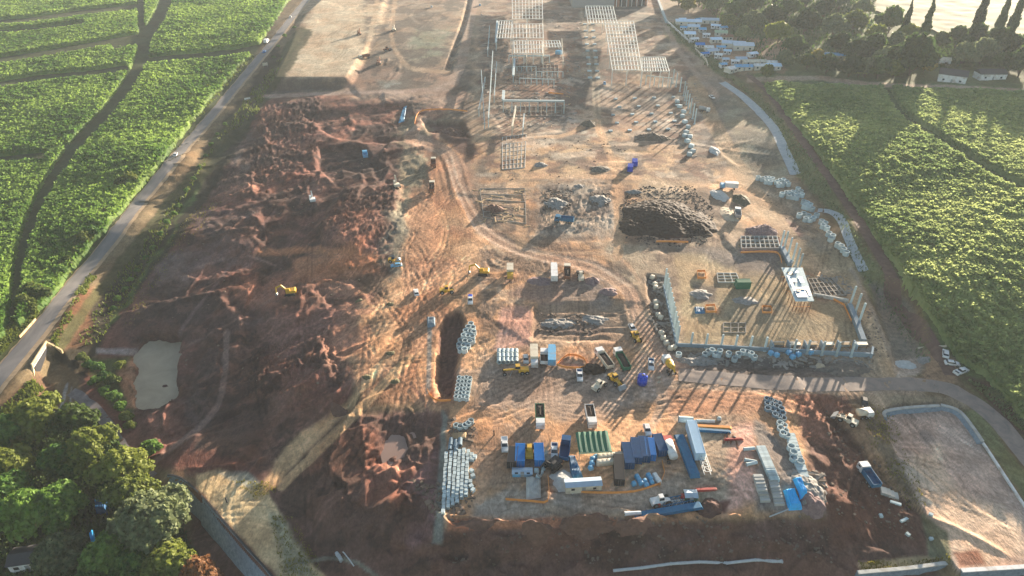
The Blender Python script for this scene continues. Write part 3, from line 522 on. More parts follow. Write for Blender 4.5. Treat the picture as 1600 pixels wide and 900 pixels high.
 ('l', [(910,20),(925,100),(934,180)], 12, (.24,.20,.15)), ('l', [(905,0),(920,90),(930,180)], 3, (.42,.34,.24)), ('l', [(916,0),(930,90),(938,180)], 3, (.42,.34,.24)), ('l', [(930,190),(945,225),(962,270),(960,300)], 10, (.50,.33,.2)), ('l', [(838,215),(880,212),(912,198)], 6, (.45,.29,.18)),
 ('l', [(800,290),(812,330),(815,380)], 18, (.48,.31,.19)), ('l', [(820,275),(960,275),(1000,280)], 8, (.48,.32,.2)), ('l', [(965,290),(968,350),(965,400)], 16, (.47,.31,.19)), ('l', [(1085,130),(1110,180),(1140,240),(1180,300),(1240,380),(1300,440),(1350,490),(1390,580)], 24, (.42,.30,.19)),
 ('l', [(1030,0),(1045,50),(1075,100),(1120,150)], 9, (.35,.27,.21)), ('l', [(600,150),(690,140),(720,100),(732,40),(742,0)], 14, (.36,.26,.2)), ('l', [(640,215),(665,185),(700,165),(725,150)], 14, (.34,.22,.16)), ('l', [(405,150),(560,145),(700,140)], 6, (.36,.26,.21)), ('l', [(590,0),(580,50),(570,90)], 8, (.45,.34,.23)), ('l', [(620,-10),(612,60),(640,105),(700,112)], 7, (.42,.30,.2)),
 ('l', [(430,330),(340,440),(280,520)], 5, PUR), ('l', [(1170,125),(1270,122),(1370,132),(1600,142)], 8, (.42,.31,.23)), ('l', [(1010,565),(1035,620),(1000,700),(960,760)], 14, (.40,.28,.2)), ('l', [(780,650),(770,700),(750,780)], 16, (.44,.27,.17)),
 ('l', [(660,700),(668,640),(640,600)], 3, (.14,.07,.055)), ('l', [(1055,600),(1240,608),(1440,606)], 14, (.36,.27,.2)), ('l', [(1080,620),(1240,622)], 3, (.22,.14,.10)),
 ('l', [(640,560),(560,640),(440,760)], 14, (.58,.38,.21)), ('l', [(840,395),(960,400),(1000,440)], 5, (.48,.33,.22)), ('l', [(1400,580),(1360,480),(1330,420)], 6, (.33,.26,.2)),  # first stroke: diagonal track again, sunlight painted into its colour
 ('l', [(240,720),(330,650),(350,600),(355,520)], 9, (.21,.14,.12)), ('l', [(1350,660),(1400,760),(1440,800)], 6, (.40,.26,.15)), ('l', [(700,1000),(560,880),(470,880)], 6, (.2,.2,.16)),
]
# ------------------------------------------------------------------ ground sheet
def ground_material():
    m = bpy.data.materials.new('earth'); m.use_nodes = True; nt = m.node_tree; N = nt.nodes; Lk = nt.links; b = N['Principled BSDF']
    b.inputs['Roughness'].default_value = .95; b.inputs['Specular IOR Level'].default_value = .15
    at = N.new('ShaderNodeAttribute'); at.attribute_name = 'earth'
    geo = N.new('ShaderNodeNewGeometry')
    n1 = N.new('ShaderNodeTexNoise'); n1.inputs['Scale'].default_value = .9; n1.inputs['Detail'].default_value = 9; n1.inputs['Roughness'].default_value = .68
    n2 = N.new('ShaderNodeTexNoise'); n2.inputs['Scale'].default_value = .11; n2.inputs['Detail'].default_value = 8; n2.inputs['Distortion'].default_value = 1.2
    n3 = N.new('ShaderNodeTexVoronoi'); n3.inputs['Scale'].default_value = 1.7
    mp = N.new('ShaderNodeMapping'); mp.inputs['Scale'].default_value = (1, .35, 1); mp.inputs['Rotation'].default_value = (0, 0, .5)
    n4 = N.new('ShaderNodeTexNoise'); n4.inputs['Scale'].default_value = .8; n4.inputs['Detail'].default_value = 6; n4.inputs['Distortion'].default_value = 2.5
    for n in (n1, n2, n3): Lk.new(geo.outputs['Position'], n.inputs['Vector'])
    Lk.new(geo.outputs['Position'], mp.inputs[0]); Lk.new(mp.outputs[0], n4.inputs['Vector'])
    def mr(o, a, c, d, e):
        r = N.new('ShaderNodeMapRange'); r.inputs['From Min'].default_value = a; r.inputs['From Max'].default_value = c; r.inputs['To Min'].default_value = d; r.inputs['To Max'].default_value = e; Lk.new(o, r.inputs['Value']); return r.outputs[0]
    def mul(a, c):
        q = N.new('ShaderNodeMath'); q.operation = 'MULTIPLY'; Lk.new(a, q.inputs[0]); Lk.new(c, q.inputs[1]); return q.outputs[0]
    f = mul(mul(mr(n1.outputs['Fac'], .3, .7, .72, 1.28), mr(n2.outputs['Fac'], .3, .7, .78, 1.22)), mul(mr(n3.outputs['Distance'], 0, .8, .88, 1.06), mr(n4.outputs['Fac'], .35, .65, .84, 1.16)))
    v = N.new('ShaderNodeVectorMath'); v.operation = 'SCALE'; Lk.new(at.outputs['Color'], v.inputs[0]); Lk.new(f, v.inputs['Scale'])
    # hue drift between red and pale dust
    mx = N.new('ShaderNodeMix'); mx.data_type = 'RGBA'; mx.blend_type = 'MULTIPLY'; mx.inputs[7].default_value = (1.0, .86, .78, 1)
    n5 = N.new('ShaderNodeTexNoise'); n5.inputs['Scale'].default_value = .05; n5.inputs['Detail'].default_value = 9; Lk.new(geo.outputs['Position'], n5.inputs['Vector'])
    Lk.new(mr(n5.outputs['Fac'], .4, .65, 0, 1), mx.inputs[0]); Lk.new(v.outputs[0], mx.inputs[6]); Lk.new(mx.outputs[2], b.inputs['Base Color'])
    bp = N.new('ShaderNodeBump'); bp.inputs['Strength'].default_value = .55; bp.inputs['Distance'].default_value = .22
    ad = N.new('ShaderNodeMath'); ad.operation = 'ADD'; Lk.new(n1.outputs['Fac'], ad.inputs[0]); Lk.new(n4.outputs['Fac'], ad.inputs[1])
    Lk.new(ad.outputs[0], bp.inputs['Height']); Lk.new(bp.outputs[0], b.inputs['Normal'])
    return m
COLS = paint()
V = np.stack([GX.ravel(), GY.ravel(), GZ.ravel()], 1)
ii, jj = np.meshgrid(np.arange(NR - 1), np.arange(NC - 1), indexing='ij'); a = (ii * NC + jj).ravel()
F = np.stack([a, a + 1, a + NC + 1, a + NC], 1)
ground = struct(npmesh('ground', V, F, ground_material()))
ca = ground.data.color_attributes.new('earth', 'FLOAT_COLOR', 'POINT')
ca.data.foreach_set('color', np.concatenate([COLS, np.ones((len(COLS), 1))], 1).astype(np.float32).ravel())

# ------------------------------------------------------------------ roads, channels, water
def surf_mat(name, c1, c2, sc, rough=.85, bump=.2, stretch=None):
    m = bpy.data.materials.new(name); m.use_nodes = True; nt = m.node_tree; N = nt.nodes; Lk = nt.links; b = N['Principled BSDF']; b.inputs['Roughness'].default_value = rough
    b.inputs['Specular IOR Level'].default_value = .25
    g = N.new('ShaderNodeNewGeometry'); n = N.new('ShaderNodeTexNoise'); n.inputs['Scale'].default_value = sc; n.inputs['Detail'].default_value = 9; n.inputs['Roughness'].default_value = .65; n.inputs['Distortion'].default_value = .6
    mp = N.new('ShaderNodeMapping'); mp.inputs['Scale'].default_value = stretch or (1, 1, 1); Lk.new(g.outputs['Position'], mp.inputs[0]); Lk.new(mp.outputs[0], n.inputs['Vector'])
    r = N.new('ShaderNodeValToRGB'); r.color_ramp.elements[0].position = .32; r.color_ramp.elements[1].position = .68; r.color_ramp.elements[0].color = (*c1, 1); r.color_ramp.elements[1].color = (*c2, 1)
    Lk.new(n.outputs['Fac'], r.inputs[0]); Lk.new(r.outputs[0], b.inputs['Base Color'])
    bp = N.new('ShaderNodeBump'); bp.inputs['Strength'].default_value = bump; bp.inputs['Distance'].default_value = .1; Lk.new(n.outputs['Fac'], bp.inputs['Height']); Lk.new(bp.outputs[0], b.inputs['Normal'])
    return m
def ribbon(name, ln, w0, w1, m, lift=.06, cols=9, step=1.5, ragged=.25, zf=None):
    p = [np.array(q) for q in ln]; L = np.concatenate([[0], np.cumsum([np.linalg.norm((b - a)[:2]) for a, b in zip(p[:-1], p[1:])])])
    S = np.arange(0, L[-1], step); X = np.interp(S, L, [q[0] for q in p]); Y = np.interp(S, L, [q[1] for q in p])
    dx = np.gradient(X); dy = np.gradient(Y); l = np.hypot(dx, dy); nx, ny = dy / l, -dx / l
    T = np.linspace(0, 1, cols); off = w0 + (w1 - w0) * T
    rg = ragged * (fbm(S, S * 0, 4, 3, 5) - .5) * 2; rg2 = ragged * (fbm(S, S * 0 + 50, 4, 3, 6) - .5) * 2
    O = off[None, :] + rg[:, None] * (1 - T)[None, :] + rg2[:, None] * T[None, :]
    XX = X[:, None] + nx[:, None] * O; YY = Y[:, None] + ny[:, None] * O
    ZZ = ground_z(XX, YY) + lift
    if zf is not None: ZZ = zf(XX, YY, T, S)
    n, c = XX.shape; i, j = np.meshgrid(np.arange(n - 1), np.arange(c - 1), indexing='ij'); a = (i * c + j).ravel()
    return struct(npmesh(name, np.stack([XX.ravel(), YY.ravel(), ZZ.ravel()], 1), np.stack([a, a + c, a + c + 1, a + 1], 1)[:, ::-1], m))
asphalt = surf_mat('worn asphalt', (.13,.125,.13), (.24,.22,.21), .22, stretch=(1, .25, 1))
shoulder = surf_mat('sandy shoulder', (.26,.19,.12), (.42,.30,.19), .5)
ribbon('road_shoulder', ROAD, -3.9, 4.1, shoulder, .05, 11, ragged=.8)
ribbon('road', ROAD, -3.3, 2.5, asphalt, .12, 9, ragged=.4)
ribbon('service_road', SROAD, -3.0, 3.0, surf_mat('compacted gravel', (.19,.16,.15), (.32,.25,.21), .35), .08, 9, ragged=.5)
ribbon('farm_track', STRIP, -2.2, 2.2, surf_mat('dark earth track', (.10,.055,.045), (.20,.12,.09), .4), .08, 7, ragged=.4)
ribbon('stream_path', PATHS, -1.6, 1.6, surf_mat('damp gravel path', (.11,.09,.09), (.22,.19,.19), .5), .08, 7, ragged=.5)
concm = surf_mat('channel concrete', (.30,.34,.37), (.46,.48,.48), .5)
ribbon('drainage_channel', DRAIN, -2.4, 2.4, concm, .10, 9, ragged=.1)
ribbon('drainage_chute', CHUTE, -1.7, 1.7, concm, .10, 9, ragged=.1)
wallm = surf_mat('retaining wall blocks', (.13,.17,.21), (.26,.32,.38), 1.2)

def water(name, pts, z, c):
    m = surf_mat(name, tuple(q * .72 for q in c), c, .12, rough=.45, bump=.05)
    cx = sum(p[0] for p in pts) / len(pts); cy_ = sum(p[1] for p in pts) / len(pts)
    pp = [(cx + (a - cx) * 1.26, cy_ + (b - cy_) * 1.26, z) for a, b in smooth_line(list(pts) + [pts[0]], 5)[:-1]]
    me = bpy.data.meshes.new(name); me.from_pydata(pp, [], [tuple(range(len(pp)))]); me.materials.append(m); o = bpy.data.objects.new(name, me); col.objects.link(o); return struct(o)
water('pond_water', PONDW, -12.55, (.40,.32,.225))
water('puddle_water', PUDW, -1.45, (.30,.20,.165))

# ------------------------------------------------------------------ sugar cane: standing crop with lanes between the blocks
def cane(name, outline, lanes, bounds, step, label, c1, c2, nblades, hgt=2.5):
    x0, x1, y0, y1 = bounds
    X, Y = np.meshgrid(np.arange(x0, x1, step), np.arange(y0, y1, step)); shp = X.shape
    r = np.random.default_rng(5); X = X + r.uniform(-.38, .38, shp) * step; Y = Y + r.uniform(-.38, .38, shp) * step
    x = X.ravel(); y = Y.ravel(); g = ground_z(x, y); px, py = proj(x, y, g)
    wob = (fbm(x, y, 7, 3, 201) - .5) * 9
    mk = 1 - sstep(-2.0, 1.2, poly_sd(px, py, outline) + wob)
    for pts, wd in lanes:
        bb = (px > min(p[0] for p in pts) - 30) & (px < max(p[0] for p in pts) + 30) & (py > min(p[1] for p in pts) - 30) & (py < max(p[1] for p in pts) + 30)
        d, _ = seg_dist(px[bb], py[bb], smooth_line(pts, 3)); mk[bb] *= sstep(wd / 2 - .6, wd / 2 + .9, d + .22 * wob[bb])
    clump = fbm(x, y, 3.1, 3, 210); big = fbm(x, y, 38, 3, 211)
    h = hgt * (.82 + .5 * (big - .5)) + 1.35 * (clump - .5) + .9 * (noise(x / 1.4, y / 1.4, 212) - .5) + .5 * (r.random(x.size) - .5)
    h = np.maximum(h, .6); z = g + mk * h - (mk < .02) * .3
    n, c = shp; i, j = np.meshgrid(np.arange(n - 1), np.arange(c - 1), indexing='ij'); a = (i * c + j).ravel()
    F = np.stack([a, a + 1, a + c + 1, a + c], 1); F = F[mk[F].max(1) > .05]
    V = np.stack([x, y, z], 1)
    # leaf blades rising out of the canopy
    cand = np.where((mk > .6) & (np.abs(x) < 70 + .68 * y))[0]; w = 1 / np.maximum(y[cand], 100) ** 1.3; w /= w.sum()
    k = r.choice(cand, size=nblades, p=w); ang = r.uniform(0, 2 * math.pi, nblades); L = r.uniform(.7, 1.7, nblades); wd = r.uniform(.16, .34, nblades) * (1 + y[k] / 500)
    lean = r.uniform(.25, .95, nblades); ox = r.uniform(-.6, .6, nblades) * step; oy = r.uniform(-.6, .6, nblades) * step
    bx, by, bz = x[k] + ox, y[k] + oy, z[k] - .25; dx, dy = np.cos(ang), np.sin(ang); sx, sy = -dy * wd, dx * wd
    p0 = np.stack([bx - sx, by - sy, bz], 1); p1 = np.stack([bx + sx, by + sy, bz], 1)
    hh = L * (1 - lean * .45); tx, ty = dx * L * lean, dy * L * lean
    p2 = np.stack([bx + tx + sx, by + ty + sy, bz + hh], 1); p3 = np.stack([bx + tx - sx, by + ty - sy, bz + hh], 1)
    o = len(V); BV = np.stack([p0, p1, p2, p3], 1).reshape(-1, 3); BF = (np.arange(nblades * 4).reshape(-1, 4) + o)
    V = np.vstack([V, BV]); F = np.vstack([F, BF])
    used = np.zeros(len(V), bool); used[F.ravel()] = True; idx = np.cumsum(used) - 1; V = V[used]; F = idx[F]
    m = bpy.data.materials.new(name); m.use_nodes = True; nt = m.node_tree; N = nt.nodes; Lk = nt.links; b = N['Principled BSDF']; b.inputs['Roughness'].default_value = .7; b.inputs['Specular IOR Level'].default_value = .2
    ge = N.new('ShaderNodeNewGeometry'); t1 = N.new('ShaderNodeTexNoise'); t1.inputs['Scale'].default_value = .35; t1.inputs['Detail'].default_value = 9; t1.inputs['Roughness'].default_value = .7
    t2 = N.new('ShaderNodeTexNoise'); t2.inputs['Scale'].default_value = .022; t2.inputs['Detail'].default_value = 4
    for t in (t1, t2): Lk.new(ge.outputs['Position'], t.inputs['Vector'])
    rr = N.new('ShaderNodeValToRGB'); e = rr.color_ramp.elements; e[0].position = .33; e[1].position = .68; e[0].color = (*c1, 1); e[1].color = (*c2, 1)
    ad = N.new('ShaderNodeMath'); ad.operation = 'ADD'; mu = N.new('ShaderNodeMath'); mu.operation = 'MULTIPLY_ADD'; Lk.new(t2.outputs['Fac'], mu.inputs[0]); mu.inputs[1].default_value = 1.1; mu.inputs[2].default_value = -.55
    Lk.new(t1.outputs['Fac'], ad.inputs[0]); Lk.new(mu.outputs[0], ad.inputs[1]); Lk.new(ad.outputs[0], rr.inputs[0]); Lk.new(rr.outputs[0], b.inputs['Base Color'])
    tr = N.new('ShaderNodeBsdfTranslucent'); Lk.new(rr.outputs[0], tr.inputs['Color']); ms = N.new('ShaderNodeMixShader'); ms.inputs[0].default_value = .5
    Lk.new(b.outputs[0], ms.inputs[1]); Lk.new(tr.outputs[0], ms.inputs[2]); Lk.new(ms.outputs[0], N['Material Output'].inputs['Surface'])
    ob = npmesh(name, V, F, m, smooth=False); tag(ob, label, 'crop', kind='stuff'); return ob
cane('sugar_cane', CANE_L, LANES[:-1], (-560, -70, 120, 790), .95, 'bright green sugar cane in blocks left of the tarred road', (.08,.175,.03), (.28,.41,.085), 190000)
cane('sugar_cane', CANE_R, LANES[-1:], (105, 640, 120, 580), .95, 'pale green sugar cane on the rise right of the building site', (.19,.27,.095), (.42,.48,.19), 170000)
# low stubble crop beyond the poplars
def low_field():
    pts = [(1362,-60),(1362,18),(1420,40),(1510,66),(1700,70),(1900,-60)]
    m = surf_mat('stubble field', (.17,.165,.09), (.26,.25,.14), .06, rough=.9, bump=.3, stretch=(1, 3, 1))
    X, Y = np.meshgrid(np.arange(230, 900, 3.0), np.arange(500, 1300, 3.0)); x = X.ravel(); y = Y.ravel(); g = ground_z(x, y); px, py = proj(x, y, g)
    mk = poly_sd(px, py, pts) < 0; z = g + .5 + .9 * fbm(x, y, 9, 4, 77); n, c = X.shape; i, j = np.meshgrid(np.arange(n - 1), np.arange(c - 1), indexing='ij'); a = (i * c + j).ravel()
    F = np.stack([a, a + 1, a + c + 1, a + c], 1); F = F[mk[F].all(1)]; used = np.zeros(x.size, bool); used[F.ravel()] = True; idx = np.cumsum(used) - 1
    tag(npmesh('stubble_field', np.stack([x, y, z], 1)[used], idx[F], m), 'pale yellow sunlit field beyond the tall poplars', 'field', kind='stuff')
low_field()

# ------------------------------------------------------------------ trees and shrubs
def leaf_mat(name, c, c2, tr=.42):
    c = tuple(q * 1.6 for q in c); c2 = tuple(q * 1.8 for q in c2)
    m = bpy.data.materials.new(name); m.use_nodes = True; nt = m.node_tree; N = nt.nodes; Lk = nt.links; b = N['Principled BSDF']; b.inputs['Roughness'].default_value = .65; b.inputs['Specular IOR Level'].default_value = .25
    g = N.new('ShaderNodeNewGeometry'); n = N.new('ShaderNodeTexNoise'); n.inputs['Scale'].default_value = .8; n.inputs['Detail'].default_value = 5; Lk.new(g.outputs['Position'], n.inputs['Vector'])
    oi = N.new('ShaderNodeObjectInfo'); ad = N.new('ShaderNodeMath'); ad.operation = 'MULTIPLY_ADD'; Lk.new(oi.outputs['Random'], ad.inputs[0]); ad.inputs[1].default_value = .5; ad.inputs[2].default_value = -.25
    a2 = N.new('ShaderNodeMath'); a2.operation = 'ADD'; Lk.new(n.outputs['Fac'], a2.inputs[0]); Lk.new(ad.outputs[0], a2.inputs[1])
    r = N.new('ShaderNodeValToRGB'); e = r.color_ramp.elements; e[0].position = .3; e[1].position = .72; e[0].color = (*c, 1); e[1].color = (*c2, 1); Lk.new(a2.outputs[0], r.inputs[0]); Lk.new(r.outputs[0], b.inputs['Base Color'])
    t = N.new('ShaderNodeBsdfTranslucent'); Lk.new(r.outputs[0], t.inputs['Color']); ms = N.new('ShaderNodeMixShader'); ms.inputs[0].default_value = tr
    Lk.new(b.outputs[0], ms.inputs[1]); Lk.new(t.outputs[0], ms.inputs[2]); Lk.new(ms.outputs[0], N['Material Output'].inputs['Surface']); return m
LM = dict(olive=leaf_mat('olive leaves', (.035,.06,.012), (.12,.14,.025)), green=leaf_mat('green leaves', (.025,.07,.012), (.10,.17,.03)), dark=leaf_mat('dark leaves', (.02,.04,.012), (.05,.085,.02)),
 gold=leaf_mat('yellow leaves', (.12,.11,.02), (.28,.22,.05)), redl=leaf_mat('reddish leaves', (.10,.05,.02), (.24,.11,.05)), grey=leaf_mat('grey green leaves', (.06,.085,.04), (.15,.17,.08)))
M['bark'] = mat('bark', (.10,.075,.05), .95, bump=.6, scale=3)
def leaves(rad, h, base, nleaf, size, seed, kind='round'):
    """leaf quads spread over and inside uneven lobes; returns vertices, faces"""
    r = np.random.default_rng(seed); lobes = []
    if kind == 'poplar':
        n = 16
        for k in range(n):
            t = k / (n - 1); rr = rad * (1.05 - .85 * t ** 1.6) * r.uniform(.8, 1.15); lobes.append((r.normal(0, rad * .09), r.normal(0, rad * .09), base + (h - base) * t * .95, rr, rr, (h - base) / n * 1.4))
    else:
        n = 14 if kind == 'round' else 7
        for k in range(n):
            a = r.uniform(0, 6.283); q = rad * math.sqrt(r.random()) * .72; t = r.random(); top = h - rad * .35
            rr = rad * r.uniform(.26, .46); lobes.append((math.cos(a) * q, math.sin(a) * q, base + (top - base) * (1 - (q / rad) ** 2 * .7) * (.45 + .55 * t) , rr, rr, rr * r.uniform(.6, .85)))
        lobes.append((0, 0, h - rad * .55, rad * .5, rad * .5, rad * .45))
    lb = np.array(lobes); w = lb[:, 3] ** 2; w /= w.sum(); k = r.choice(len(lb), nleaf, p=w)
    d = r.normal(size=(nleaf, 3)); d /= np.linalg.norm(d, axis=1)[:, None]; d[:, 2] = np.where(d[:, 2] < -.35, -d[:, 2], d[:, 2])
    q = 1 - .45 * r.random(nleaf) ** 2.2; bump = 1 + .22 * np.sin(d[:, 0] * 7 + k) * np.sin(d[:, 1] * 6 + 2 * k)
    c = lb[k, :3] + d * lb[k, 3:6] * (q * bump)[:, None]
    nrm = d + r.normal(0, .55, (nleaf, 3)); nrm /= np.linalg.norm(nrm, axis=1)[:, None]
    t = np.cross(nrm, r.normal(size=(nleaf, 3))); t /= np.linalg.norm(t, axis=1)[:, None]; b = np.cross(nrm, t)
    s = size * r.uniform(.6, 1.4, nleaf)[:, None]
    V = np.stack([c - t * s - b * s * .6, c + t * s * .7 - b * s * .7, c + t * s + b * s * .6, c - t * s * .7 + b * s * .7], 1).reshape(-1, 3)
    return V, np.arange(nleaf * 4).reshape(-1, 4), lb
TREES = {}
def make_tree(key, name, lm, rad, h, base, nleaf, size, seed, kind='round', label='tree', cat='tree'):
    t = empty(name); tag(t, label, cat)
    V_, F_, lb = leaves(rad, h, base, nleaf, size, seed, kind); npmesh('crown' if cat == 'tree' else 'foliage', V_, F_, LM[lm], smooth=False, parent=t)
    mb = MB(); tr = max(.12, h * .028); mb.cyl((0, 0, -.6), (0, 0, base + (h - base) * .45), tr, 8, tr * .5)
    for l in lb[:6 if kind == 'round' else 3]: mb.cyl((0, 0, base * .8), tuple(l[:3]), tr * .45, 6, tr * .12)
    mb.build('trunk' if cat == 'tree' else 'stem', 'bark', t); TREES[key] = [t, False]; return t
def plant(key, px, py, sc=1.0, z=None, label=None, group=None, name=None, rz=None, squash=1.0):
    t, used = TREES[key]; x, y, zz = G(px, py); rz = random.uniform(0, 6.28) if rz is None else rz; s = (sc, sc, sc * squash)
    if not used: o = t; o.location = (x, y, zz); o.rotation_euler = (0, 0, rz); o.scale = s; TREES[key][1] = True; o['label'] = label or o['label']
    else: o = dup(t, (x, y, zz), rz, s, label)
    if group: o['group'] = group
    return o
make_tree('olive', 'broadleaf_tree', 'olive', 5.0, 9.5, 2.6, 9000, .30, 1)
make_tree('olive2', 'broadleaf_tree', 'olive', 4.6, 8.5, 2.2, 8000, .30, 2)
make_tree('green', 'broadleaf_tree', 'green', 4.8, 9.0, 2.4, 9000, .30, 3)
make_tree('green2', 'broadleaf_tree', 'green', 4.0, 8.0, 2.0, 7500, .28, 4)
make_tree('grey', 'broadleaf_tree', 'grey', 5.4, 9.0, 2.4, 10000, .27, 5)
make_tree('redl', 'broadleaf_tree', 'redl', 3.4, 7.0, 1.8, 5000, .26, 6)
make_tree('fdark', 'broadleaf_tree', 'dark', 7.0, 12.5, .9, 4600, .75, 7)
make_tree('fgreen', 'broadleaf_tree', 'grey', 7.0, 12.0, .9, 4600, .75, 8)
make_tree('folive', 'broadleaf_tree', 'olive', 6.5, 11.0, .8, 4300, .75, 9)
make_tree('fgold', 'broadleaf_tree', 'gold', 5.5, 10.0, 2.0, 2800, .7, 10)
make_tree('poplar', 'poplar_tree', 'dark', 3.3, 23.0, 2.0, 4200, .6, 11, 'poplar')
make_tree('shrub', 'shrub', 'green', 1.6, 2.3, .3, 1500, .20, 12, 'bush', cat='shrub')
make_tree('shruby', 'shrub', 'olive', 1.9, 2.6, .3, 1700, .22, 13, 'bush', cat='shrub')
GB = 'trees of the wood in the lower corner'
for k, px, py, s, lab in [
 ('green', 25, 690, 1.0, 'green tree at the picture edge, topmost of the lower wood'), ('olive', 75, 668, 1.05, 'olive tree crown beside the stream below the road bridge'), ('olive2', 130, 675, 1.05, 'yellowish tree beside the gravel stream path, highest crown of the wood'),
 ('olive', 155, 715, 1.0, 'olive tree leaning over the gravel stream path'), ('green2', 110, 735, 1.1, 'bluish green tree in the middle of the upper wood'), ('redl', 8, 705, .9, 'reddish brown tree at the edge of the wood'),
 ('olive2', 30, 745, 1.05, 'tall yellow green tree by the reddish one'), ('olive', 200, 745, .95, 'olive tree above the dark roof in the wood'), ('green', 20, 800, 1.15, 'dark green tree at the picture edge, level with the hidden roof'),
 ('green2', 60, 815, 1.2, 'round tree with bright tops uphill of the white cottage'), ('green', 102, 805, 1.0, 'bright green tree between the cottage and the dark roof'), ('grey', 248, 830, 1.25, 'largest grey green tree of the wood, beside the curved wall'),
 ('olive', 215, 785, .9, 'small olive tree between the large grey crown and the path'), ('grey', 108, 868, .8, 'grey green tree shading the white cottage'), ('green', 185, 885, 1.0, 'vivid green tree at the bottom edge beside the blue sheet'),
 ('green2', 225, 897, 1.0, 'green tree at the bottom edge between the vivid and the yellowish one'), ('olive2', 275, 893, .95, 'yellowish tree at the bottom edge beside the reddish one'), ('redl', 318, 906, 1.0, 'reddish orange tree at the foot of the curved wall'),
 ('olive2', -20, 760, 1.1, 'olive tree cut by the picture edge'), ('green2', -30, 840, 1.2, 'green tree cut by the picture edge below'), ('green2', 150, 935, 1.0, 'green tree below the vivid green one')]:
    plant(k, px, py + 16, s * 1.5, label=lab, group=GB)
for k, px, py, s in [('shruby',130,565,1.3),('shrub',142,575,1.3),('shrub',155,580,1.5),('shrub',165,592,1.4),('shruby',178,600,1.4),('shruby',190,575,1.1),('shrub',180,625,1.5),('shrub',190,640,1.4),('shruby',200,655,1.2),('shruby',205,668,1.0),('shrub',150,600,1.3),('shrub',165,615,1.2)]:
    plant(k, px, py, s, label='green shrub in the thicket beside the brown pond', group='shrubs beside the pond')
plant('shrub', 240, 708, 2.0, label='large lone green bush on the dark earth below the pond'); plant('shrub', 232, 700, 1.2, label='small bush touching the large lone bush below the pond')
for i, (px, py, s) in enumerate([(222,252,1.6),(205,285,2.2),(192,292,2.0),(145,370,2.2),(135,378,2.0),(108,415,1.8),(95,430,2.0),(62,470,2.4),(52,462,2.2),(235,240,1.4),(120,398,1.4),(168,335,1.3),(250,212,1.2),(345,118,1.4),(326,140,1.3),(372,98,1.4),(40,480,2.0),(55,488,1.6),(75,452,1.8)]):
    plant('shruby' if i % 3 else 'shrub', px, py, s, label='roadside bush between the sugar cane and the tarred road', group='bushes along the tarred road')
for i, (px, py, s) in enumerate([(340,212,1.1),(330,228,1.2),(322,246,1.1),(312,264,1.1),(303,282,1.2),(292,300,1.1),(280,325,1.3),(272,338,1.4),(262,350,1.3),(252,368,1.1),(240,390,1.1),(228,405,1.0),(215,425,1.0),(205,440,1.1),(196,455,1.1),(185,470,1.2),(178,485,1.1),(352,196,1.1),(445,58,1.5),(435,75,1.4),(428,92,1.3),(460,45,1.3)]):
    plant('shrub', px, py, s * .8, label='green bush on the bank below the tarred road', group='bushes on the bank below the road')
# far wood at the top right
GW = 'trees of the far wood'
wood = [(1075,18,'fgold',1.1),(1092,8,'folive',1.0),(1120,20,'fgreen',1.1),(1060,6,'fgreen',.9),(1150,25,'fdark',1.1),(1180,18,'fdark',1.2),(1175,45,'fgreen',1.0),(1205,40,'fdark',1.1),(1215,65,'folive',1.1),(1230,25,'fdark',1.2),
 (1255,50,'fdark',1.2),(1240,85,'fdark',.9),(1285,30,'fdark',1.2),(1300,55,'fgreen',1.1),(1332,45,'folive',1.1),(1345,25,'fgreen',1.0),(1310,85,'fdark',1.0),(1335,100,'fdark',1.1),(1325,118,'fdark',.9),(1290,112,'fdark',.8),(1365,70,'folive',1.1),(1360,95,'fdark',1.2),
 (1380,108,'fgreen',1.0),(1370,120,'fdark',.9),(1388,48,'fdark',1.2),(1420,115,'fdark',1.6),(1428,100,'fdark',1.3),(1442,112,'fgold',.9),(1415,62,'folive',.9),(1395,78,'fgreen',.9),(1260,105,'folive',.7),(1275,98,'fgold',.8),(1225,100,'fgreen',.7),
 (1500,100,'fgreen',1.0),(1530,98,'fgreen',1.1),(1520,70,'fdark',1.0),(1550,85,'fdark',1.2),(1490,75,'fdark',1.0),(1575,90,'fdark',1.0),(1590,118,'fdark',1.2),(1610,112,'fdark',1.2),(1565,110,'fdark',.8),(1466,72,'folive',.8),(1340,118,'folive',.7),(1198,118,'folive',.6),(1160,60,'fgreen',.7),(1140,42,'folive',.8),
 (1208,12,'fdark',1.1),(1258,12,'fdark',1.1),(1310,15,'fgreen',1.2),(1100,-8,'fdark',1.1),(1150,-5,'fdark',1.2),(1200,-10,'fdark',1.2),(1255,-12,'fdark',1.2),(1310,-10,'fgreen',1.2),(1345,-5,'fdark',1.1),(1350,118,'fgreen',.8),(1395,118,'folive',.9)]
words = dict(fgold='yellow crowned tree in the far wood beyond the site', fdark='dark green tree in the far wood beyond the site', fgreen='hazy grey green tree in the far wood beyond the site', folive='olive green tree in the far wood beyond the site')
for px, py, k, s in wood: plant(k, px, py + 3, s * 1.3, label=words[k], group=GW + ', ' + words[k].split(' tree')[0])
for px, py, s, lab in [(1408,60,.98,'shorter poplar beside the round dark tree'), (1438,68,1.15,'tall poplar standing alone in front of the pale field'), (1522,50,1.25,'tallest poplar, first of the three beyond the white house'), (1555,55,1.1,'thin poplar, middle of the three'), (1574,58,1.2,'poplar nearest the picture edge, last of the three')]:
    plant('poplar', px, py + 3, s * .8, squash=1.5, label=lab, group='row of tall poplars')

